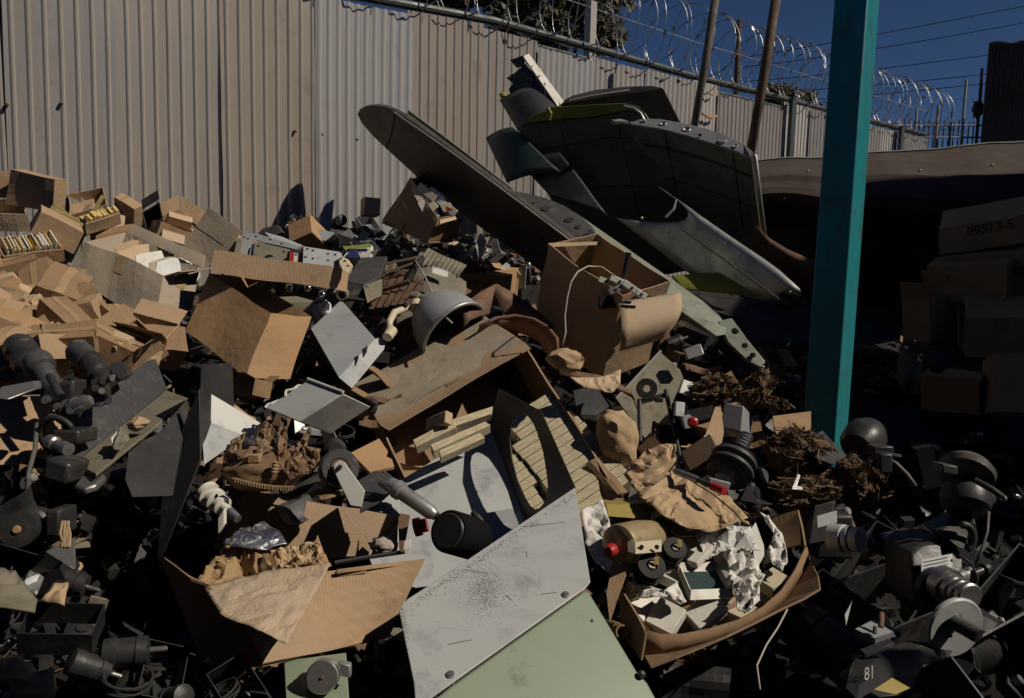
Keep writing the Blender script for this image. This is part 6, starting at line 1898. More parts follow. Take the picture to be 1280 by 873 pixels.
def fibre(label, x, y, rx, ry, d, rot=0.0, n=260, gr='wads of brown fibre by the teal post'):
    """a wad of matted fibre: a lumpy core wrapped in swirling strands"""
    root = thing('fibre_wad', label, 'fibre', W(x, y + ry * 0.6, d), gr)
    SEED[0] += 3.3
    sd = SEED[0]
    ax = axes(d, rx, ry, min(rx, ry) * 1.1)
    c_, s_ = math.cos(R(rot)), math.sin(R(rot))
    ax = (ax[0] * c_ + ax[0].length * VY * s_, ax[1] * c_ - ax[1].length * VX * s_, ax[2])
    MB().blob(W(x, y, d), [a * 0.9 for a in ax], 4, 0.5, 1.8, sd).build('wad', 'fibre', root, smooth=True)
    mb = MB()

    def surf(u):
        h = noise.noise(u * 1.8 + Vector((sd, sd * 2, -sd))) * 0.6 + noise.noise(u * 4.1 + Vector((sd, sd * 2, -sd))) * 0.4
        k = 0.93 + 0.5 * h
        return W(x, y, d) + ax[0] * u.x * k + ax[1] * u.y * k + ax[2] * u.z * k

    for _ in range(n * 6):
        u = Vector((random.gauss(0, 1), random.gauss(0, 1), random.gauss(0.4, 0.9))).normalized()
        fl = Vector((noise.noise(u * 1.7 + Vector((sd, 0, 0))), noise.noise(u * 1.7 + Vector((0, sd, 5))), noise.noise(u * 1.7 + Vector((9, 0, sd))))) + Vector((rnd(-1, 1), rnd(-1, 1), rnd(-1, 1))) * 0.12
        fl -= u * fl.dot(u)
        if fl.length < 1e-3:
            continue
        fl = fl.normalized()
        stray = random.random() < 0.12
        L = rnd(0.25, 0.7)
        pts = []
        for k in range(5):
            q = (u + fl * L * k / 4).normalized()
            out = 1 + (0.28 * (k / 4) ** 2 if stray else 0.04 * math.sin(k * 1.3 + sd)) + rnd(0, 0.02)
            c0 = W(x, y, d)
            pts.append(c0 + (surf(q) - c0) * out)
        w = px(d, rnd(0.35, 0.8))
        side = (pts[1] - pts[0]).cross(u).normalized() * w
        kk = mb.pts([p + side * sg for p in pts for sg in (-1, 1)])[0]
        for k in range(4):
            mb.face([kk + 2 * k, kk + 2 * k + 1, kk + 2 * k + 3, kk + 2 * k + 2], None, random.randrange(2) if k == 0 else mb.mi[-1])
    o = mb.build('loose_strands', ['fibre', 'fibre_lt'], root)
    o['kind'] = 'stuff'
    return root


fibre('brown fibre wad lying below the hinge fitting, the one nearer the tan plate', 893, 486, 27, 17, 3.05, 10)
fibre('brown fibre tuft with a tail pointing at the teal post', 945, 488, 16, 26, 3.1, -30)
fibre('pale brown tail of fibre lying against the foot of the teal post', 968, 504, 18, 8, 3.08, -15, 150)
fibre('large shaggy brown fibre heap before the teal post, its upper lump', 1000, 570, 42, 30, 2.72, -18, 500)
fibre('shaggy brown fibre lump at the lower edge of the large heap', 1010, 618, 36, 22, 2.6, 0, 350)
fibre('rounded brown fibre lump at the outer end of the large heap', 1070, 598, 32, 26, 2.72, -20, 350)
block('metal_box', 'small grey steel box with two holes beside the fibre tuft', 'metal box', (930, 508), (905, 503), (941, 520), (926, 540), 'grey', d=3.0, k=0.3)
for i, (x, y) in enumerate(((914, 520), (920, 521))):
    MB().lathe(W(x, y, 2.98), W(x, y, 2.965), [(0, 0.005), (1, 0.005)], 10).build('hole_plug', 'black', None, ('first', 'second')[i] + ' dark hole in the small grey steel box', 'hole', 'holes in the small grey box') if False else None
plate('cardboard_scrap', 'pointed brown cardboard sliver standing by the small grey box', 'scrap', [(880, 548, 2.9), (896, 503, 3.05), (900, 499, 3.05), (905, 540, 2.95), (902, 556, 2.88), (888, 566, 2.84), (876, 556, 2.87)], 'card', 0.004)
MB().prism([W(880, 545, 2.895), W(889, 541, 2.90), W(887, 562, 2.85), W(878, 556, 2.865)], VZ * 0.003).build('tape_piece', 'tissue', None, 'shiny clear tape stuck on the pointed brown sliver', 'tape')
plate('cardboard_sheet', 'brown cardboard sheet lying flat behind the fibre heap', 'cardboard', [(966, 520, 3.0), (1014, 514, 3.2), (1014, 545, 3.0), (970, 545, 2.9)], 'card_dk', 0.005)
plate('slate_sheet', 'dark grey slate sheet lying on the large fibre heap', 'sheet', [(1003, 553, 2.7), (1028, 538, 2.8), (1058, 570, 2.66), (1040, 580, 2.6), (1018, 572, 2.62)], 'grey_dk', 0.004)
plate('bracket', 'small pale L shaped bracket standing before the fibre heap', 'bracket', [(989, 612, 2.5), (997, 592, 2.53), (1001, 594, 2.53), (996, 607, 2.51), (1004, 609, 2.5), (1003, 613, 2.49)], 'steel', 0.006)
plate('metal_vane', 'thin grey curved vane lying below the grey reel', 'vane', [(925, 625, 2.5), (936, 604, 2.55), (944, 622, 2.5), (966, 630, 2.46), (950, 630, 2.45), (930, 626, 2.47)], 'gun', 0.004)
block('grey_box', 'dark grey box end with a white plate beside the fibre heap', 'metal box', (1018, 632), (1010, 682), (1044, 626), (1005, 640), 'grey_dk', d=2.5, k=0.3, near=())
plate('label_plate', 'worn white plate on the dark grey box by the fibre heap', 'label', [(1021, 645, 2.45), (1046, 638, 2.45), (1046, 654, 2.42), (1022, 660, 2.42)], 'grey_lt', 0.002)
for lab, x, y, w_, h_, r, m, d in (('pale grey clamp piece half buried under the hinge fitting', 868, 440, 22, 14, -20, 'alu', 3.4), ('grey white bit of plastic near the tan plate', 858, 485, 14, 18, 20, 'grey_wh', 3.05),
                                   ('small blue grey relay with red wires by the tan plate', 850, 512, 12, 18, 5, 'grey_lt', 2.98), ('small black and white gauge by the tan plate', 860, 528, 12, 16, -15, 'grey', 2.95)):
    c, s_ = math.cos(R(r)), math.sin(R(r))
    pts = [W(x + dx * c - dy * s_, y + dx * s_ + dy * c, d - dy * 0.002) for dx, dy in ((-w_ / 2, -h_ / 2), (w_ / 2, -h_ / 2), (w_ / 2, h_ / 2), (-w_ / 2, h_ / 2))]
    MB().prism(pts, -VZ * 0.035).build('metal_part', m, None, lab, 'metal part', bevel=0.004)
MB().lathe(W(866, 528, 2.92), W(866, 528, 2.9), [(0, px(2.9, 7)), (0.6, px(2.9, 7)), (1, px(2.9, 4))], 18).build('red_dial', 'red', None, 'small red dial knob by the black and white gauge', 'knob')
block('motor_housing', 'brown wooden block with a rounded edge below the pointed sliver', 'block', (862, 590), (850, 565), (900, 566), (866, 606), 'wood', d=2.7, k=0.35)

# ------------------------------------------------------------------ electronics in the tray box
el = 'electronic chassis in the tray box'
o_, a_, b_, c_ = trayb
dT = 3.2
def chassis(label, poly, d, m, th=0.06, holes=(), dots=()):
    r = thing('metal_chassis', label, 'chassis', W(poly[2][0], poly[2][1], d), el)
    ps = [W(x, y, d + (320 - y) * 0.004) for x, y in poly]
    MB().prism(ps, -VZ * th).build('frame', m, r, bevel=0.002)
    for x, y, q in holes:
        MB().lathe(W(x, y, d - 0.004), W(x, y, d - 0.008), [(0, px(d, q)), (1, px(d, q))], 22).build('cutout', 'black', r)
    for x, y in dots:
        c = W(x, y, d + (320 - y) * 0.004)
        MB().lathe(c, c + VZ * 0.003, [(0, 0.006), (1, 0.005)], 8).build('screw_hole', 'black', r)
    return r


chassis('khaki chassis plate with a dark round cutout in the tray box', [(318, 302), (362, 312), (358, 330), (315, 326)], dT + 0.16, 'khaki', holes=[(337, 326, 7.5)], dots=[(323, 308), (355, 315)])
chassis('pale grey drilled chassis plate with a big round cutout at the tray end', [(379, 308), (424, 315), (422, 334), (378, 330)], dT + 0.06, 'grey_lt', holes=[(400, 331, 9)], dots=[(384, 312), (391, 314), (410, 318), (419, 319), (382, 322), (391, 324), (410, 326), (419, 328)])
chassis('grey ribbed frame standing at the shaded end of the tray box', [(302, 293), (314, 297), (308, 322), (294, 318)], dT + 0.2, 'grey', dots=[(305, 297), (310, 299)])
chassis('tall pale strip frame leaning in the shaded end of the tray box', [(296, 300), (301, 297), (297, 320), (291, 320)], dT + 0.17, 'khaki')
chassis('narrow grey strut frame next to the khaki plate', [(314, 306), (319, 304), (317, 322), (310, 322)], dT + 0.18, 'alu')
chassis('long pale rail frame lying across the back of the tray box', [(306, 289), (330, 295), (374, 307), (370, 312), (328, 303), (304, 295)], dT + 0.32, 'grey', dots=[(320, 296), (338, 300), (352, 305)])
chassis('dark grey box frame behind the drilled plate of the tray', [(362, 312), (380, 314), (376, 330), (360, 328)], dT + 0.14, 'gun', holes=[(376, 322, 4)])
chassis('small cream switch frame in the middle of the tray box', [(367, 316), (374, 317), (373, 328), (366, 328)], dT + 0.10, 'cream', dots=[(370, 319)])
chassis('thin red terminal strip between the plates of the tray box', [(362, 315), (366, 316), (365, 328), (361, 327)], dT + 0.105, 'red', 0.02)
chassis('cream drilled bracket hanging over the sunlit end of the tray box', [(424, 320), (432, 323), (438, 331), (434, 341), (428, 338), (424, 330)], dT + 0.02, 'cream', dots=[(426, 324), (431, 327), (435, 333)])
chassis('long grey flat cover lying on top of the tray chassis', [(330, 290), (352, 296), (378, 307), (374, 310), (340, 300)], dT + 0.38, 'grey_lt')
chassis('dark rounded motor body at the back of the tray box', [(328, 286), (346, 281), (352, 290), (340, 296), (322, 292)], dT + 0.5, 'gun')
for i, (x, y) in enumerate(((362, 362), (385, 362), (403, 370))):
    k_ = thing('chrome_knob', ('first', 'second', 'third')[i] + ' chrome knob from the shaded end in the row under the tray box', 'knob', W(x, y, 3.4), 'chrome knobs under the tray box')
    MB().lathe(W(x, y - 6, 3.45), W(x, y, 3.40), [(0, px(3.4, 2.5)), (0.4, px(3.4, 2.5)), (0.5, px(3.4, 4.5)), (0.85, px(3.4, 4.5)), (1, px(3.4, 2.5))], 20).build('knob', 'chrome', k_, smooth=True)
    MB().lathe(W(x, y - 8, 3.47), W(x, y - 6, 3.45), [(0, px(3.4, 5)), (1, px(3.4, 4))], 16).build('collar', 'black', k_)
sl_ = thing('speaker_cone', 'white paper cone speaker hanging at the corner of the big stained box', 'speaker', W(400, 395, 3.3))
a, b = W(380, 392, 3.42), W(403, 386, 3.34)
MB().lathe(a, b, [(0, px(3.4, 4)), (0.5, px(3.4, 9)), (0.9, px(3.4, 14)), (1, px(3.4, 13))], 28).build('cone', 'white', sl_)
wad('crumpled_dome', None, None, 403, 386, 11, 12, 'tissue', d=3.34, amp=0.5, parent=sl_)
boxy('equipment_case', 'dark khaki equipment case in the mouth of the big stained box', 'case', (350, 378), (330, 372), (392, 376), (350, 394), 'khaki', 3.5, 0.4)
sheet('kraft_paper', 'torn tan paper strip lying under the tray box', 'paper', [(291, 347, 3.4), (310, 346, 3.42), (345, 356, 3.42), (340, 360, 3.38), (300, 356, 3.38)], 'kraft', 0.02, 10, 3)
sheet('kraft_paper', 'ragged tan paper lump in the mouth of the big stained box', 'paper', [(314, 375, 3.35), (330, 374, 3.38), (342, 390, 3.3), (336, 398, 3.26), (318, 386, 3.3)], 'kraft', 0.03, 10, 3)
MB().lathe(W(334, 372, 3.45), W(345, 384, 3.38), [(0, px(3.4, 7)), (1, px(3.4, 9)), (1, px(3.4, 7)), (0.4, px(3.4, 5))], 20).build('rolled_label', 'kraft', None, 'rolled tan paper sleeve standing in the big stained box', 'paper')

# projector like grey unit beyond the tray
gu = thing('equipment_case', 'dusty dark grey equipment case with a round port beyond the tray box', 'case', W(450, 370, 3.6))
MB().prism([W(430, 352, 3.55), W(450, 322, 3.9), W(484, 320, 3.85), W(474, 346, 3.6), W(455, 356, 3.48)], -VZ * 0.03 - VY * 0.02).build('lid', 'grey_dk', gu, bevel=0.006)
MB().prism([W(430, 353, 3.54), W(455, 357, 3.47), W(474, 347, 3.59), W(476, 366, 3.5), W(455, 376, 3.4), W(424, 374, 3.45)], -VZ * 0.15).build('body', 'gun', gu, bevel=0.008)
MB().lathe(W(430, 367, 3.44), W(427, 369, 3.40), [(0, px(3.4, 7)), (0.5, px(3.4, 8)), (1, px(3.4, 7)), (1, px(3.4, 5)), (0.4, px(3.4, 4.5))], 22).build('port', 'khaki', gu)
MB().grid(W(455, 357, 3.46), W(478, 348, 3.57), W(478, 370, 3.48), W(462, 378, 3.4), 6, 4, 0.012).build('cloth_cover', 'khaki', gu, solid=0.004)

# ------------------------------------------------------------------ dark instruments at the near edge of the heap
def drum(root, a, b, da, db, prof, m='gun', name='barrel', seg=28):
    return MB().lathe(W(a[0], a[1], da), W(b[0], b[1], db), [(t, px((da + db) / 2, r)) for t, r in prof], seg).build(name, m, root)


i1 = thing('viewing_instrument', 'dusty black optical instrument with a double barrel eyepiece, at the outer edge of the heap', 'instrument', W(50, 560, 2.3))
drum(i1, (22, 432), (54, 476), 2.45, 2.3, [(0, 17), (0.08, 20), (0.22, 20), (0.26, 17), (0.4, 16), (0.45, 21), (0.62, 21), (0.68, 15), (1, 13)])
drum(i1, (44, 448), (70, 492), 2.3, 2.25, [(0, 16), (0.1, 18), (0.3, 18), (0.35, 14), (0.8, 13), (1, 9)], 'grey_dk')
MB().tube([W(62, 470, 2.2), W(76, 496, 2.16)], px(2.2, 5), 12).build('rod', 'gun', i1)
MB().hexa(W(48, 510, 2.22), VX * px(2.2, 44) + VY * px(2.2, 10), VY * px(2.2, 26), -VZ * 0.12).build('mount_block', 'gun', i1, bevel=0.01)
MB().lathe(W(80, 520, 2.18), W(96, 504, 2.12), [(0, px(2.2, 12)), (0.5, px(2.2, 14)), (0.6, px(2.2, 9)), (1, px(2.2, 8))], 20).build('coupling', 'gun', i1)
MB().prism([W(0, 484, 2.1), W(44, 476, 2.15), W(46, 486, 2.12), W(10, 500, 2.05), W(-12, 498, 2.05)], -VZ * 0.03).build('arm', 'steel', i1, bevel=0.005)
for i, (x, y, r) in enumerate(((58, 500, 6), (72, 508, 5), (90, 512, 7), (66, 520, 6), (84, 530, 6))):
    MB().lathe(W(x, y, 2.15), W(x - 2, y + 1, 2.1), [(0, px(2.1, r)), (0.7, px(2.1, r)), (1, px(2.1, r * 0.7))], 14).build('knob', 'grey_dk', i1)
mb = MB()
c = W(72, 545, 2.1)
for ra in (1,):
    mb.tube([c + (VX * math.cos(t) + VY * math.sin(t) * 1.1 + VZ * 0.3 * math.sin(t)) * px(2.1, 21) for t in [0.4 + 4.6 * i / 24 for i in range(25)]], px(2.1, 4), 8)
mb.build('hoop', 'gun', i1, smooth=True)
MB().hexa(W(64, 556, 2.08), VX * px(2.1, 34), VY * px(2.1, 18), -VZ * 0.1).build('lower_block', 'gun', i1, bevel=0.008)
drum(i1, (62, 552), (86, 562), 2.06, 2.02, [(0, 9), (0.3, 9), (0.35, 6), (0.7, 6), (0.72, 8), (1, 8)], 'steel', 'clamp_screw')
MB().tube([W(46, 530, 2.12), W(44, 560, 2.05), W(36, 590, 1.98), W(34, 620, 1.92)], 0.006, 8).build('cable', 'cable', i1, smooth=True)
i2 = thing('viewing_instrument', 'dusty black optical instrument with a single shiny rimmed eyepiece beside the dark chassis', 'instrument', W(110, 500, 2.3))
drum(i2, (98, 440), (112, 452), 2.42, 2.36, [(0, 9), (0.02, 15), (0.4, 16), (0.5, 15), (1, 14)], 'grey_dk')
drum(i2, (97.5, 439.5), (99.5, 441.2), 2.42, 2.41, [(0, 13), (0.5, 16), (1, 16)], 'chrome', 'rim')
drum(i2, (110, 452), (132, 480), 2.36, 2.28, [(0, 12), (0.3, 12), (0.34, 15), (0.6, 15), (0.65, 11), (1, 10)])
MB().prism([W(112, 476, 2.26), W(126, 468, 2.28), W(130, 505, 2.18), (W(116, 510, 2.16))], -VZ * 0.05).build('bracket', 'gun', i2, bevel=0.004)
MB().prism([W(136, 455, 2.4), W(148, 452, 2.42), W(160, 468, 2.38), W(150, 476, 2.34), (W(140, 470, 2.35))], -VZ * 0.04).build('bracket', 'gun', i2, bevel=0.004)
for i, (x, y, r) in enumerate(((128, 478, 6), (140, 474, 5), (150, 472, 5), (126, 490, 5), (104, 500, 6))):
    MB().lathe(W(x, y, 2.2), W(x + 1, y - 1, 2.16), [(0, px(2.2, r)), (0.7, px(2.2, r)), (1, px(2.2, r * 0.7))], 12).build('knob', 'steel' if i % 2 else 'gun', i2)
drum(i2, (86, 512), (114, 500), 2.12, 2.12, [(0, 7), (0.2, 9), (0.8, 9), (1, 6)], 'steel', 'spindle')
i3 = thing('gear_motor', 'grimy dark gear motor lying in the pit at the foot of the black instruments', 'motor', W(50, 690, 1.85))
drum(i3, (22, 662), (48, 655), 1.78, 1.9, [(0, 11), (0.02, 22), (0.15, 22), (0.2, 19), (0.5, 19), (0.55, 23), (1, 22)])
drum(i3, (20, 662.5), (23, 662), 1.775, 1.79, [(0, 4), (0.5, 6), (1, 7)], 'kraft_dk', 'bearing')
MB().hexa(W(50, 600, 1.95), VX * px(1.95, 32) - VY * px(1.95, 8), VY * px(1.95, 28) + VX * px(1.95, 6), -VZ * 0.1).build('gear_case', 'gun', i3, bevel=0.01)
MB().hexa(W(56, 672, 1.82), VX * px(1.8, 18), VY * px(1.8, 34), -VZ * 0.08).build('frame', 'gun', i3, bevel=0.006)
MB().tube([W(36, 600, 1.95), W(34, 626, 1.9), W(42, 640, 1.86)], 0.006, 8).build('cable', 'cable', i3, smooth=True)
for k in range(5):
    x = 78 + k * 2
    MB().tube([W(x, 652, 1.8), W(x + rnd(-4, 4), 668, 1.76), W(x + rnd(-5, 5), 684, 1.74)], 0.0025, 5).build('frayed_wire', 'kraft', i3)
MB().prism([W(56, 690, 1.72), W(92, 672, 1.78), W(92, 712, 1.68)], -VZ * 0.01).build('corner_plate', 'steel', i3, bevel=0.002)
plate('casting', 'flat dusty cast plate with raised marks in the pit', 'casting', [(92, 608, 1.98), (100, 596, 2.02), (124, 588, 2.05), (132, 594, 2.02), (120, 606, 1.97), (104, 611, 1.95)], 'steel', 0.02, bevel=0.006)
for lab, poly, m in (('grey drilled junction plate lying low at the outer edge', [(22, 738, 1.6), (38, 714, 1.66), (55, 722, 1.64), (46, 744, 1.58)], 'alu'), ('tan kraft scrap lying low beside the drilled junction plate', [(52, 752, 1.58), (66, 732, 1.63), (86, 730, 1.63), (80, 756, 1.56)], 'kraft'),
                     ('greyish board lying under the drilled junction plate', [(-10, 760, 1.5), (-10, 710, 1.6), (18, 716, 1.62), (46, 752, 1.56), (44, 764, 1.52)], 'khaki'), ('crumpled grey brown scrap at the bottom edge of the pit', [(0, 826, 1.4), (22, 820, 1.42), (40, 842, 1.4), (20, 862, 1.36), (-8, 862, 1.36)], 'kraft_dk'),
                     ('worn brown panel at the bottom edge of the pit', [(14, 848, 1.36), (66, 838, 1.4), (70, 878, 1.34), (10, 880, 1.32)], 'card_dk')):
    sheet('scrap_plate', lab, 'scrap', poly, m, 0.008, 8, 2, 0.006)

# ------------------------------------------------------------------ instruments at the other near edge
def disc(root, c, d, ax, prof, m, name='disc', seg=36):
    c = W(c[0], c[1], d)
    L = max(p[0] for p in prof)
    ax = ax.normalized()
    return MB().lathe(c, c + ax * 0.1, [(t / 0.1, px(d, r)) for t, r in prof], seg).build(name, m, root)


m1 = thing('measuring_instrument', 'black measuring instrument with a pale hand wheel and a domed head', 'instrument', W(1170, 800, 2.1))
dm = 2.1
MB().prism([W(1139, 692, dm), W(1152, 680, dm + .03), W(1192, 676, dm + .05), W(1206, 700, dm + .02), W(1204, 740, dm - .03), W(1180, 752, dm - .06), W(1142, 756, dm - .06)], -VZ * 0.16).build('housing', 'gun', m1, bevel=0.008)
lp = MB().prism([W(1151, 700, dm - .02), W(1190, 692, dm), W(1190, 708, dm - .02), W(1151, 717, dm - .04)], VZ * 0.003).build('name_plate', 'grey_lt', m1)
for j in range(3):
    MB().hexa(W(1155, 703 + j * 4.2, dm - .027 - j * .006), (W(1186, 696.5 + j * 4.2, dm - .012 - j * .006) - W(1155, 703 + j * 4.2, dm - .027 - j * .006)), VY * 0.0015, VZ * 0.001).build('engraved_line', 'grey', lp)
axm = (VZ * 0.88 + VX * 0.22 - VY * 0.12)
disc(m1, (1176, 728), dm - 0.06, axm, [(0, 22), (0.03, 22), (0.03, 14), (0.035, 18), (0.05, 18), (0.052, 15), (0.06, 18), (0.07, 18), (0.072, 15), (0.08, 18), (0.092, 18), (0.096, 16), (0.096, 0.5)], 'steel', 'drum_dial')
disc(m1, (1163, 733), dm - 0.03, axm, [(0, 25), (0.02, 25), (0.022, 20)], 'black', 'dial_recess')
hc = W(1186, 780, 1.98)
wx = (VZ * 0.92 + VX * 0.20 - VY * 0.16).normalized()
wheel = thing if False else None
hw = disc(m1, (1190, 782), 1.96, wx, [(0, 36), (0.004, 39), (0.012, 39), (0.016, 37), (0.016, 0.5)], 'grey_lt', 'hand_wheel', 48)
disc(m1, (1194, 778), 1.935, wx + VX * 0.30 - VY * 0.12, [(0, 13), (0.01, 10), (0.03, 9.5), (0.055, 9.5), (0.06, 8.5), (0.06, 0.5)], 'grey_dk', 'crank_grip')
for x, y in ((1190, 766), (1188, 795)):
    disc(m1, (x, y), 1.94, wx, [(0, 2.2), (0.003, 1.8), (0.004, 0.4)], 'rust', 'screw')
MB().prism([W(1172, 664, dm + .05), W(1188, 652, dm + .08), W(1214, 642, dm + .1), W(1216, 652, dm + .09), W(1206, 690, dm), W(1198, 684, dm)], -VZ * 0.08).build('support_arm', 'gun', m1, bevel=0.006)
mb = MB()
cA = W(1204, 672, dm + 0.02)
mb.tube([cA + (VX * math.cos(t) * 0.8 + VY * math.sin(t)) * px(dm, 16) for t in [-1.2 + 3.0 * i / 16 for i in range(17)]], px(dm, 5), 10)
mb.build('yoke', 'gun', m1, smooth=True)
drum(m1, (1206, 640), (1208, 606), dm + .08, dm + .12, [(0, 20), (0.2, 28), (0.5, 30), (0.8, 27), (1, 24)], 'gun', 'neck')
drum(m1, (1206, 598), (1212, 574), dm + .1, dm + .14, [(0, 24), (0.15, 32), (0.4, 33), (0.7, 26), (0.9, 14), (1, 3)], 'grey_dk', 'domed_head')
MB().hexa(W(1178, 592, dm + .02), VX * px(dm, 20) - VY * px(dm, 3), VY * px(dm, 12), -VZ * 0.06).build('clip', 'grey_dk', m1, bevel=0.004)
MB().tube([W(1218, 600, dm + 0.03), W(1240, 612, dm), W(1254, 622, dm)], px(dm, 4), 10).build('lever', 'gun', m1)
MB().blob(W(1254, 623, dm), axes(dm, 5, 4), 2, 0.1).build('lever_knob', 'steel', m1)
MB().tube([W(1236, 640, dm + .05), W(1234, 665, dm + .02), W(1226, 690, dm), W(1219, 706, dm)], px(dm, 1.8), 8).build('cable', 'cable', m1, smooth=True)
MB().tube([W(1198, 694, dm - 0.02), W(1214, 704, dm - 0.02), W(1222, 722, dm - 0.03), W(1218, 742, dm - 0.04)], px(dm, 1.6), 8).build('hose', 'rubber', m1, smooth=True)
drum(m1, (1196, 722), (1216, 716), dm - .0, dm + .02, [(0, 7), (0.3, 9), (0.5, 7), (1, 8)], 'alu', 'fitting')
drum(m1, (1216, 718), (1234, 710), dm, dm + .02, [(0, 5), (0.6, 5), (0.7, 8), (1, 7)], 'gun', 'fitting')
MB().prism([W(1128, 690, dm + .06), W(1152, 676, dm + .1), W(1170, 672, dm + .12), W(1150, 690, dm + .02), W(1138, 700, dm + 0.02)], -VZ * 0.1).build('rear_housing', 'grey_dk', m1, bevel=0.005)
m2 = thing('machine_slide', 'black machine slide stencilled 81 at the bottom edge below the hand wheel', 'machine part', W(1130, 860, 1.8))
MB().prism([W(1076, 850, 1.76), W(1083, 834, 1.80), W(1150, 812, 1.9), W(1192, 814, 1.95), W(1186, 824, 1.92), W(1155, 832, 1.86), W(1148, 848, 1.8), W(1136, 870, 1.74), W(1070, 876, 1.68)], -VZ * 0.06).build('base', 'gun', m2, bevel=0.005)
text('stencilled_number', '81', W(1080, 851, 1.745), W(1098, 846, 1.775) - W(1080, 851, 1.745), VY, px(1.76, 23), 'ink_w', m2)
MB().prism([W(1068, 786, 2.0), W(1092, 774, 2.08), W(1126, 788, 2.02), W(1094, 798, 1.95)], -VY * 0.02).build('bracket_plate', 'grey', m2, bevel=0.002)
MB().prism([W(1094, 798, 1.95), W(1126, 788, 2.02), W(1126, 796, 2.0), W(1094, 806, 1.93)], -VZ * 0.004).build('bracket_lip', 'grey_dk', m2, bevel=0.001)
drum(m2, (1101, 784), (1102, 766), 1.98, 2.0, [(0, 3.5), (0.9, 3.5), (1, 2.5)], 'rust', 'stud')
drum(m2, (1093, 792), (1094, 784), 1.96, 1.97, [(0, 2.5), (1, 2.5)], 'gun', 'stud')
MB().hexa(W(1081, 824, 1.84), VX * px(1.85, 37) + VY * px(1.85, 14), VY * px(1.85, 6), -VZ * 0.03).build('rail', 'grey_dk', m2, bevel=0.002)
plate('yellow_card', 'small yellow card corner sticking up at the bottom edge below the stencilled slide', 'card', [(1092, 862, 1.66), (1115, 847, 1.70), (1138, 860, 1.69), (1120, 868, 1.66)], 'olive', 0.002)
m3 = thing('instrument_drum', 'ribbed white drum dial on a dark casing next to the fibre heap', 'instrument', W(1040, 690, 2.3))
disc(m3, (1040, 672), 2.36, VZ * 0.75 + VX * 0.6 + VY * 0.1, [(0, 17), (0.04, 17), (0.042, 14), (0.05, 16), (0.06, 16), (0.062, 13), (0.07, 15), (0.09, 15), (0.09, 0.5)], 'grey_lt', 'drum_dial')
MB().hexa(W(1020, 700, 2.5), VX * 0.12, VY * 0.14, -VZ * 0.15).build('casing', 'black', m3, bevel=0.01)
m4 = thing('instrument', 'black instrument head with a curved grey cable beside the foot of the teal post', 'instrument', W(1090, 590, 2.8))
drum(m4, (1070, 560), (1090, 538), 2.8, 2.9, [(0, 18), (0.2, 24), (0.6, 26), (0.9, 20), (1, 8)], 'gun', 'domed_head')
MB().hexa(W(1092, 572, 2.7), VX * px(2.7, 26), VY * px(2.7, 14), -VZ * 0.1).build('bracket', 'gun', m4, bevel=0.006)
MB().hexa(W(1100, 592, 2.65), VX * px(2.7, 16), VY * px(2.7, 24), -VZ * 0.06).build('lower_bracket', 'gun', m4, bevel=0.006)
MB().tube([W(1104, 572, 2.68), W(1120, 580, 2.66), W(1134, 594, 2.64), W(1144, 608, 2.62)], px(2.7, 3), 8).build('cable', 'cable', m4, smooth=True)
MB().tube([W(1105, 568, 2.7), W(1126, 571, 2.7)], px(2.7, 3), 8).build('lever', 'gun', m4)
MB().tube([W(984, 762, 1.98), W(972, 785, 1.93), W(958, 806, 1.88), W(946, 832, 1.82), W(950, 862, 1.76)], px(1.9, 1.3), 6).build('loose_wire', 'wire', None, 'pale wire hanging from the flap of the low open box', 'wire', smooth=True)
MB().tube([W(1086, 668, 2.3), W(1094, 680, 2.28)], px(2.3, 1.6), 6).build('thin_rod', 'alu', None, 'short bright rod in the dark between the instruments', 'rod')
m5 = thing('machine_lever', 'dark machine lever with a round end lying in the shade behind the hand wheel instrument', 'machine part', W(1130, 680, 2.3))
MB().prism([W(1108, 672, 2.3), W(1140, 664, 2.35), W(1150, 668, 2.34), W(1146, 676, 2.3), W(1112, 680, 2.26)], -VZ * 0.05).build('arm', 'gun', m5, bevel=0.004)
MB().blob(W(1110, 672, 2.27), axes(2.3, 4, 4), 2, 0.1).build('round_end', 'alu', m5)
plate('metal_vane', 'thin pale fin catching the light in the dark below the low open box', 'vane', [(1056, 768, 2.0), (1066, 750, 2.06), (1058, 782, 1.97)], 'alu', 0.004)
# ------------------------------------------------------------------ loose scrap that fills the heap
ZERO = Vector((0, 0, 0))
X1, Y1, Z1 = Vector((1, 0, 0)), Vector((0, 1, 0)), Vector((0, 0, 1))
HNORM = Vector((HK * FN.x, HK * FN.y, 1)).normalized()


def proto(name, parts):
    """prototype made of local parts: one mesh, or an Empty with named children"""
    if len(parts) == 1:
        p, mb, m, bv = parts[0]
        o = mb.build(name, m, None, bevel=bv)
        o.location = ZERO
        return o
    r = thing(name, None, None, ZERO)
    for p, mb, m, bv in parts:
        mb.build(p, m, r, bevel=bv)
    return r


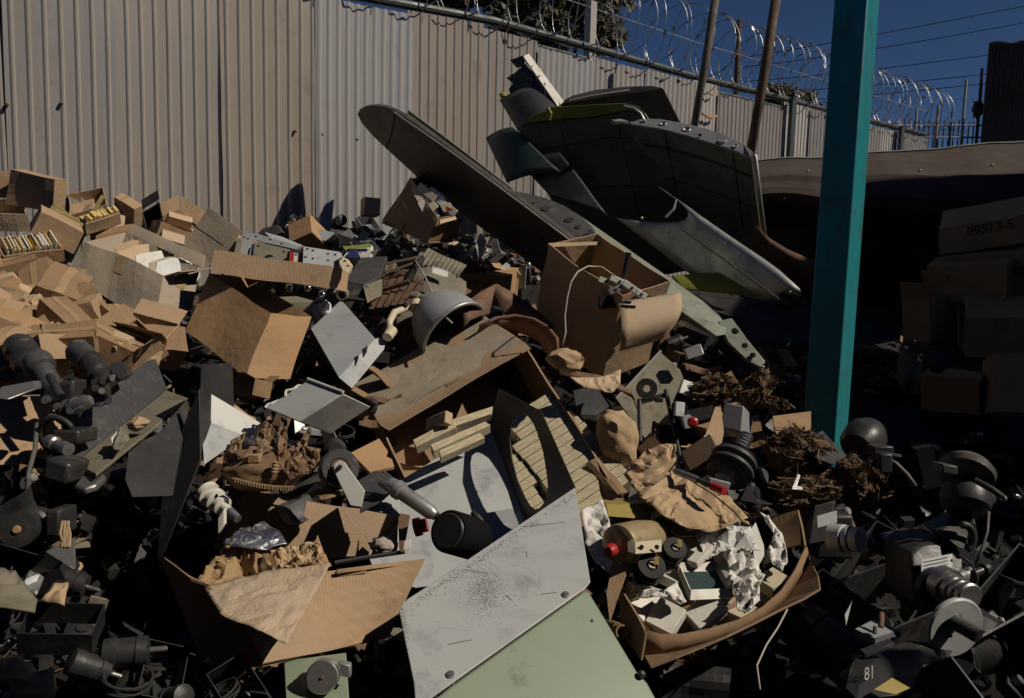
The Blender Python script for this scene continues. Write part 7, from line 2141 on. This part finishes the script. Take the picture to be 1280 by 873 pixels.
def p_carton(l, w, h, m, open_=False):
    if not open_:
        SEED[0] += 1.9
        b = MB()
        o = Vector((-l / 2, -w / 2, 0))
        q = [o, o + X1 * l, o + X1 * l + Y1 * w, o + Y1 * w]
        up = Z1 * h
        for k in range(4):
            b.grid(q[k], q[(k + 1) % 4], q[(k + 1) % 4] + up, q[k] + up, 4, 3, 0.007, 14, SEED[0])
        b.grid(q[0], q[1], q[2], q[3], 4, 4, 0.007, 14, SEED[0])
        b.grid(q[0] + up, q[1] + up, q[2] + up, q[3] + up, 4, 4, 0.007, 14, SEED[0])
        if l < 0.1 or m in ('white', 'yellow'):
            return proto('carton', [('', b, m, 0)])
        t = MB().grid(o + up + Y1 * w * 0.40 + Z1 * 0.002, o + up + X1 * l + Y1 * w * 0.40 + Z1 * 0.002, o + up + X1 * l + Y1 * w * 0.6 + Z1 * 0.002, o + up + Y1 * w * 0.6 + Z1 * 0.002, 4, 2, 0.007, 14, SEED[0])
        e = MB().grid(o + X1 * (l + 0.002) + Y1 * w * 0.4 + up, o + X1 * (l + 0.002) + Y1 * w * 0.6 + up, o + X1 * (l + 0.002) + Y1 * w * 0.6 + up * 0.6, o + X1 * (l + 0.002) + Y1 * w * 0.4 + up * 0.6, 2, 2, 0.007, 14, SEED[0])
        return proto('carton', [('box_body', b, m, 0), ('tape', t, 'tape', 0), ('tape', e, 'tape', 0)])
    b = MB()
    t = 0.004
    o = Vector((-l / 2, -w / 2, 0))
    b.hexa(o, X1 * l, Y1 * w, Z1 * t)
    b.hexa(o + Z1 * t, X1 * l, Y1 * t, Z1 * h)
    b.hexa(o + Z1 * t + Y1 * (w - t), X1 * l, Y1 * t, Z1 * h)
    b.hexa(o + Z1 * t + Y1 * t, X1 * t, Y1 * (w - 2 * t), Z1 * h)
    b.hexa(o + Z1 * t + Y1 * t + X1 * (l - t), X1 * t, Y1 * (w - 2 * t), Z1 * h)
    f = MB().grid(o + Z1 * (h + t), o + Z1 * (h + t) + X1 * l, o + Z1 * (h * 1.25) + X1 * l - Y1 * w * 0.6, o + Z1 * (h * 1.25) - Y1 * w * 0.6, 4, 3, 0.006, 9)
    g = MB().grid(o + Z1 * (h + t) + Y1 * w, o + Z1 * (h + t) + X1 * l + Y1 * w, o + Z1 * (h * 1.6) + X1 * l + Y1 * w * 1.4, o + Z1 * (h * 1.6) + Y1 * w * 1.4, 4, 3, 0.006, 9)
    return proto('carton', [('box_body', b, m, 0), ('flap', f, m, 0), ('flap', g, m, 0)])


def p_unit(m, m2):
    b = MB().hexa(Vector((-0.06, -0.045, 0)), X1 * 0.12, Y1 * 0.09, Z1 * 0.05)
    a = MB().lathe(Vector((-0.03, 0, 0.05)), Vector((-0.03, 0, 0.085)), [(0, 0.02), (0.8, 0.02), (1, 0.015)], 16)
    c = MB().hexa(Vector((0.01, -0.03, 0.05)), X1 * 0.035, Y1 * 0.05, Z1 * 0.025)
    d = MB().lathe(Vector((0.06, 0.02, 0.025)), Vector((0.09, 0.02, 0.025)), [(0, 0.012), (0.7, 0.012), (1, 0.007)], 12)
    return proto('electrical_unit', [('housing', b, m, 0.004), ('capacitor', a, m2, 0), ('coil', c, 'rust', 0.003), ('terminal', d, 'steel', 0)])


def p_bracket(m):
    b = MB()
    q = [Vector((0, 0, 0)), Vector((0.14, 0, 0)), Vector((0.14, 0, 0.006)), Vector((0.006, 0, 0.006)), Vector((0.006, 0, 0.09)), Vector((0, 0, 0.09))]
    b.prism(q, Y1 * 0.05)
    return proto('angle_bracket', [('', b, m, 0.001)])


def p_motor(m):
    a = MB().lathe(Vector((-0.06, 0, 0.035)), Vector((0.05, 0, 0.035)), [(0, 0.02), (0.05, 0.035), (0.3, 0.037), (0.32, 0.034), (0.7, 0.034), (0.72, 0.037), (0.95, 0.035), (1, 0.018)], 22)
    b = MB().lathe(Vector((0.05, 0, 0.035)), Vector((0.09, 0, 0.035)), [(0, 0.007), (0.9, 0.007), (1, 0.004)], 10)
    return proto('small_motor', [('casing', a, m, 0), ('shaft', b, 'steel', 0)])


def p_can(m, r, h):
    return proto('tin_can', [('', MB().lathe(ZERO, Z1 * h, [(0, r * 0.96), (0.03, r), (0.96, r), (1, r * 0.97), (1, r * 0.9), (0.97, 0.001)], 20), m, 0)])


def p_plate(m, l, w):
    b = MB().grid(Vector((-l / 2, -w / 2, 0)), Vector((l / 2, -w / 2, 0)), Vector((l / 2, w / 2, 0.02)), Vector((-l / 2 * 0.8, w / 2, 0)), 8, 6, 0.012, 9, l * 9, fn=lambda P_, u, v: P_ + Z1 * (0.10 * max(0, u - 0.7) + 0.02 * math.sin(5 * v)))
    o = b.build('sheet_scrap', m, None, solid=0.003)
    o.location = ZERO
    return o


def p_coil(m):
    b = MB()
    b.tube([Vector((0.055 * math.cos(t) * (1 + 0.08 * math.sin(t * 0.37)), 0.055 * math.sin(t), 0.01 + 0.02 * abs(math.sin(t * 0.21)) + 0.002 * t / 6)) for t in [i * 0.33 for i in range(110)]], 0.003, 6)
    o = b.build('cable_coil', m, None, smooth=True)
    o.location = ZERO
    return o


def p_wad(m, r):
    SEED[0] += 1
    o = wad('paper_scrap', None, None, 640, 436, r * FPX / 2, r * 0.7 * FPX / 2, m, d=2.0, amp=0.7)
    o.location = ZERO
    return o


def p_frame(m):
    a = MB()
    for q in ((0, 0), (0.1, 0)):
        pass
    a.loft([[Vector((x * 0.09, y * 0.06, z)) for x, y in ((-1, -1), (1, -1), (1, 1), (-1, 1))] for z in (0, 0.07)], caps=False)
    o = MB()
    o.v, o.f, o.uv, o.mi = a.v, a.f, a.uv, a.mi
    ob = o.build('open_housing', m, None, solid=0.004)
    ob.location = ZERO
    return ob


def p_wheel(m):
    return proto('hand_knob', [('', MB().lathe(ZERO, Z1 * 0.03, [(0, 0.02), (0.1, 0.035), (0.6, 0.036), (0.7, 0.03), (0.8, 0.014), (1, 0.013), (1, 0.001)], 22), m, 0)])


KIND_WORDS = {'carton': ('cardboard carton', 'carton'), 'electrical_unit': ('electrical unit', 'electrical part'), 'angle_bracket': ('metal angle bracket', 'bracket'), 'small_motor': ('small motor', 'motor'),
              'tin_can': ('tin can', 'can'), 'sheet_scrap': ('bent sheet', 'scrap'), 'cable_coil': ('coil of cable', 'cable'), 'paper_scrap': ('crumpled paper scrap', 'paper'), 'open_housing': ('open metal housing', 'housing'), 'hand_knob': ('round knob', 'knob')}
CW = {'card': 'brown', 'card_lt': 'pale tan', 'card_dk': 'dark brown', 'card_or': 'orange brown', 'white': 'white', 'gun': 'gunmetal', 'grey': 'grey', 'grey_dk': 'dark grey', 'black': 'black', 'alu': 'dull aluminium', 'khaki': 'khaki',
      'kraft': 'tan', 'kraft_dk': 'dark tan', 'tissue': 'white', 'steel': 'steel', 'rust': 'rusty', 'cream': 'cream', 'card_gr': 'greyed', 'lime': 'lime green', 'rubber': 'black rubber', 'grey_lt': 'pale grey', 'cable': 'grey', 'yellow': 'yellow'}
PROT = {}


def get(kind, m, *a):
    k = (kind, m) + a
    if k not in PROT:
        fn = {'carton': lambda: p_carton(a[0], a[1], a[2], m), 'open': lambda: p_carton(a[0], a[1], a[2], m, True), 'unit': lambda: p_unit(m, 'alu'), 'bracket': lambda: p_bracket(m), 'motor': lambda: p_motor(m), 'can': lambda: p_can(m, a[0], a[1]),
              'plate': lambda: p_plate(m, a[0], a[1]), 'coil': lambda: p_coil(m), 'wad': lambda: p_wad(m, a[0]), 'frame': lambda: p_frame(m), 'knob': lambda: p_wheel(m)}[kind]
        PROT[k] = [fn(), False]
    rec = PROT[k]
    if not rec[1]:
        rec[1] = True
        return rec[0]
    return copy_tree(rec[0])


def inside(x, y, poly):
    r = False
    for i in range(len(poly)):
        (x1, y1), (x2, y2) = poly[i], poly[i - 1]
        if (y1 > y) != (y2 > y) and x < (x2 - x1) * (y - y1) / (y2 - y1) + x1:
            r = not r
    return r


TAKEN = []


def scatter(where, poly, n, kinds, lift=(-0.12, 0.0), scale=(0.8, 1.2), gap=9, tilt=0.5):
    x0, x1 = min(p[0] for p in poly), max(p[0] for p in poly)
    y0, y1 = min(p[1] for p in poly), max(p[1] for p in poly)
    done, tries = 0, 0
    tot = sum(k[0] for k in kinds)
    while done < n and tries < n * 60:
        tries += 1
        x, y = rnd(x0, x1), rnd(y0, y1)
        if not inside(x, y, poly) or any((x - a) ** 2 + (y - b) ** 2 < gap * gap for a, b in TAKEN):
            continue
        p = Q(x, y, rnd(*lift))
        if fence_q(p) < 0.16:
            continue
        TAKEN.append((x, y))
        q = rnd(0, tot)
        for k in kinds:
            q -= k[0]
            if q <= 0:
                break
        o = get(*k[1:])
        s_ = rnd(*scale)
        up = (HNORM + Vector((random.gauss(0, tilt), random.gauss(0, tilt), random.gauss(0, tilt)))).normalized()
        rot = up.to_track_quat('Z', 'Y').to_matrix() @ Matrix.Rotation(rnd(0, 6.28), 3, 'Z')
        o.matrix_world = Matrix.Translation(p) @ rot.to_4x4() @ Matrix.Scale(s_, 4)
        st = o.name.split('.')[0]
        w_, cat = KIND_WORDS[st]
        lab = '%s %s %s' % (CW.get(k[2], k[2]), w_.replace('cardboard carton', 'open carton') if k[1] == 'open' else w_, where)
        tag(o, lab, cat, lab + ' group')
        done += 1


TAN = [(2, 'carton', 'card_gr', 0.15, 0.12, 0.06), (1.5, 'carton', 'card_dk', 0.22, 0.13, 0.1), (4, 'carton', 'card', 0.16, 0.11, 0.07), (4, 'carton', 'card_lt', 0.12, 0.09, 0.07), (3, 'carton', 'card_or', 0.2, 0.12, 0.06), (3, 'carton', 'card', 0.13, 0.13, 0.11), (3, 'carton', 'card_lt', 0.19, 0.10, 0.04), (2, 'carton', 'card_dk', 0.16, 0.12, 0.08), (1.2, 'open', 'card', 0.17, 0.12, 0.09),
       (1, 'plate', 'card', 0.2, 0.12), (1, 'plate', 'card_lt', 0.16, 0.1), (1.5, 'wad', 'kraft', 0.06), (1, 'carton', 'white', 0.10, 0.07, 0.02), (1, 'carton', 'yellow', 0.11, 0.07, 0.025), (1, 'plate', 'grey', 0.22, 0.08), (1, 'unit', 'gun')]
ELEC = [(3, 'unit', 'gun'), (3, 'unit', 'grey_dk'), (2, 'unit', 'khaki'), (2, 'bracket', 'grey'), (2, 'bracket', 'alu'), (2, 'motor', 'grey_dk'), (2, 'motor', 'gun'), (1, 'can', 'white', 0.025, 0.06), (1, 'can', 'khaki', 0.03, 0.07), (2, 'frame', 'grey'), (2, 'frame', 'gun'),
        (1, 'carton', 'white', 0.08, 0.05, 0.03), (1.5, 'carton', 'card_lt', 0.09, 0.06, 0.04), (1.5, 'coil', 'rubber'), (1, 'wad', 'tissue', 0.025), (1, 'knob', 'cream'), (2, 'knob', 'black'), (1.5, 'plate', 'grey_dk', 0.15, 0.1), (1, 'plate', 'card_or', 0.14, 0.09)]
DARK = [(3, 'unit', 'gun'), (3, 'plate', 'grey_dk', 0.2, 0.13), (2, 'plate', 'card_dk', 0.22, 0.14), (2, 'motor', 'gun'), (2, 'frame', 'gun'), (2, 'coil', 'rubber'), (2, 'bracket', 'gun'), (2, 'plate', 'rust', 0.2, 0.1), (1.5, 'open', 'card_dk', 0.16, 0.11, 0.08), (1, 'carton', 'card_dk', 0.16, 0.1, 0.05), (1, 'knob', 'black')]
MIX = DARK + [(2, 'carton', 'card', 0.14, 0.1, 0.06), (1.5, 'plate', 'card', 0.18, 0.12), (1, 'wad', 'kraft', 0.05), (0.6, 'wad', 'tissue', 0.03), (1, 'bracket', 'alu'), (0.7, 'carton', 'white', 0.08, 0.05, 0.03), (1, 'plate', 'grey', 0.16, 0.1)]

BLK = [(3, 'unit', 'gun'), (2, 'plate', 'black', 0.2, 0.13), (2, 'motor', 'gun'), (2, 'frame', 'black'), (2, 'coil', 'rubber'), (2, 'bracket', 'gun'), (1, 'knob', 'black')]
scatter('among the broken boxes at the outer end by the fence', [(-15, 352), (60, 348), (84, 350), (90, 385), (120, 412), (165, 428), (160, 445), (130, 452), (-15, 470)], 56, TAN, (-0.14, 0.02), (0.65, 1.15), 11)
scatter('between the boxes right under the fence', [(90, 272), (180, 300), (310, 300), (300, 320), (120, 300)], 12, TAN, (-0.15, -0.02), (0.8, 1.1), 10)
scatter('in the bank of electrical scrap under the fence', [(355, 284), (400, 275), (470, 258), (500, 275), (560, 300), (640, 300), (680, 345), (660, 350), (560, 330), (520, 322), (460, 322), (380, 305)], 110, ELEC, (-0.05, 0.09), (0.7, 1.1), 7)
scatter('in the scrap below the pale ribbed box', [(60, 400), (150, 410), (200, 440), (190, 460), (120, 450), (60, 450)], 8, TAN, (-0.2, -0.08), (0.7, 1.1), 12)
scatter('in the gaps around the leather bag', [(290, 480), (330, 470), (480, 470), (520, 560), (440, 640), (300, 660), (270, 600)], 26, MIX, (-0.42, -0.25), (0.6, 1.0), 15)
scatter('in the shade behind the tall brown box', [(800, 400), (900, 430), (1000, 470), (1010, 560), (900, 560), (830, 470)], 36, DARK, (-0.4, -0.2), (0.7, 1.2), 13)
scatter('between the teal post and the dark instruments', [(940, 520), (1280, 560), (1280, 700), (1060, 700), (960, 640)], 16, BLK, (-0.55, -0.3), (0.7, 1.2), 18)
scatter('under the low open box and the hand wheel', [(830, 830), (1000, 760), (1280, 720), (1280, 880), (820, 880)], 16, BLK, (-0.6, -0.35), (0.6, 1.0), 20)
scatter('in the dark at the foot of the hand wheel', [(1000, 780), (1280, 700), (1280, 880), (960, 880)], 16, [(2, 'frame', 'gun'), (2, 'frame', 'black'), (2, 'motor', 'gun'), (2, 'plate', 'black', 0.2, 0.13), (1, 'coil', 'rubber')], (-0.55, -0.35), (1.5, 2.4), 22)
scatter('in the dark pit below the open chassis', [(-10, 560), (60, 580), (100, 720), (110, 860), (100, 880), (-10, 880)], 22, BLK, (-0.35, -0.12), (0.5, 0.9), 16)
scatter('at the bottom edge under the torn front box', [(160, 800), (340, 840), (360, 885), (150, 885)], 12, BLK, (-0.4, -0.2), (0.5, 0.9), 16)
scatter('round the rusty drum', [(400, 420), (500, 330), (700, 350), (720, 480), (600, 500), (480, 480)], 34, MIX, (-0.4, -0.2), (0.7, 1.1), 13)
scatter('between the paper bag and the grey reel', [(700, 480), (860, 520), (960, 560), (960, 640), (800, 640), (740, 600)], 24, MIX, (-0.4, -0.22), (0.7, 1.1), 14)
for x, y, m, r in ((576, 283, 'grey', 30),):
    pass
block('carton', 'white and lime green printed carton among the electrical scrap', 'carton', (430, 322), (465, 322), (432, 306), (431, 330), 'white', d=pd(440, 315) - 0.12, k=0.3)
dC = pd(440, 315) - 0.17
plate('printed_label', 'blue and white printed panel leaning on the lime green carton', 'label', [(428, 322, dC), (462, 323, dC), (464, 308, dC + 0.02), (440, 307, dC + 0.02)], 'white', 0.003)
plate('printed_label', 'lime green stripe on the carton in the electrical scrap', 'label', [(428, 308, dC + 0.004), (464, 305, dC + 0.004), (464, 309, dC), (430, 312, dC)], 'lime', 0.003)
plate('printed_label', 'dark blue blot on the printed carton in the electrical scrap', 'label', [(431, 322, dC - 0.008), (437, 314, dC - 0.006), (446, 312, dC - 0.006), (451, 323, dC - 0.008)], 'blue', 0.002)
block('carton', 'small pale tan carton standing on the electrical scrap against the fence', 'carton', (455, 268), (476, 268), (450, 246), (455, 270), 'card_lt', d=4.95, k=0.3) if False else None
block('carton', 'small pale tan box standing on the bank of scrap right against the fence', 'carton', (456, 246), (476, 248), (451, 249), (455, 268), 'card_lt', d=4.9, k=0.3)
block('carton', 'brown box with a lifted lid half sunk in the scrap under the fence', 'box', (388, 268), (412, 292), (360, 282), (390, 290), 'card_or', d=4.55, k=0.3)
block('grey_paddle', 'rounded dark grey paddle standing up by the long wing flap', 'paddle', (592, 318), (600, 330), (588, 320), (602, 290), 'grey', d=4.7, k=0.3, bevel=0.02)

# debris too small and mixed to count
db = MB()
dm_ = ['gun', 'grey_dk', 'black', 'card_dk', 'rust', 'card', 'khaki', 'wood', 'grey', 'kraft_dk']
wts = [7, 6, 9, 4, 3, 1.2, 1.0, 2.5, 0.6, 0.8]
cnt = 0
while cnt < 7500:
    x, y = rnd(-40, 1320), 262 + 640 * random.random() ** 0.8
    d = pd(x, y)
    if d > 8.5:
        continue
    p = W(x, y, d)
    p = Vector((p.x, p.y, base_z(p.x, p.y) + rnd(0.0, 0.10)))
    if fence_q(p) < 0.15:
        continue
    cnt += 1
    if x > 960 and y > 620 and cnt % 3:
        continue
    s_ = rnd(0.012, 0.06)
    a = Vector((rnd(-1, 1), rnd(-1, 1), rnd(-0.6, 0.6))).normalized()
    b = a.orthogonal().normalized()
    c = a.cross(b)
    b, c = b * math.cos(cnt) + c * math.sin(cnt), c * math.cos(cnt) - b * math.sin(cnt)
    k = random.random()
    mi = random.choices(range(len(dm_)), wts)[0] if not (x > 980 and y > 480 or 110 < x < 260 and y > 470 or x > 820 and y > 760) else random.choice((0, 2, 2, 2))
    if k < 0.45:
        db.hexa(p, a * s_ * rnd(0.8, 2.2), b * s_, c * s_ * rnd(0.08, 0.7), mi)
    elif k < 0.75:
        q = db.pts([p, p + a * s_ * 2, p + a * s_ * 1.6 + b * s_ * 1.3 + c * s_ * 0.4, p + b * s_ * 1.5])
        db.face(list(q), None, mi)
    elif k < 0.88:
        db.cyl(p, p + a * s_ * rnd(0.5, 2), s_ * 0.35, None, 8, mi)
    else:
        db.tube([p, p + a * s_ * 2 + c * s_, p + a * s_ * 3 + b * s_ * 2, p + b * s_ * 3.4], 0.0022, 4, mi)
o = db.build('mixed_scrap', dm_, None, kind='stuff')
tag(o, 'small mixed scrap and debris filling the gaps of the whole heap', 'scrap')
for o in list(bpy.data.objects):
    if '_o' in o:
        del o['_o']
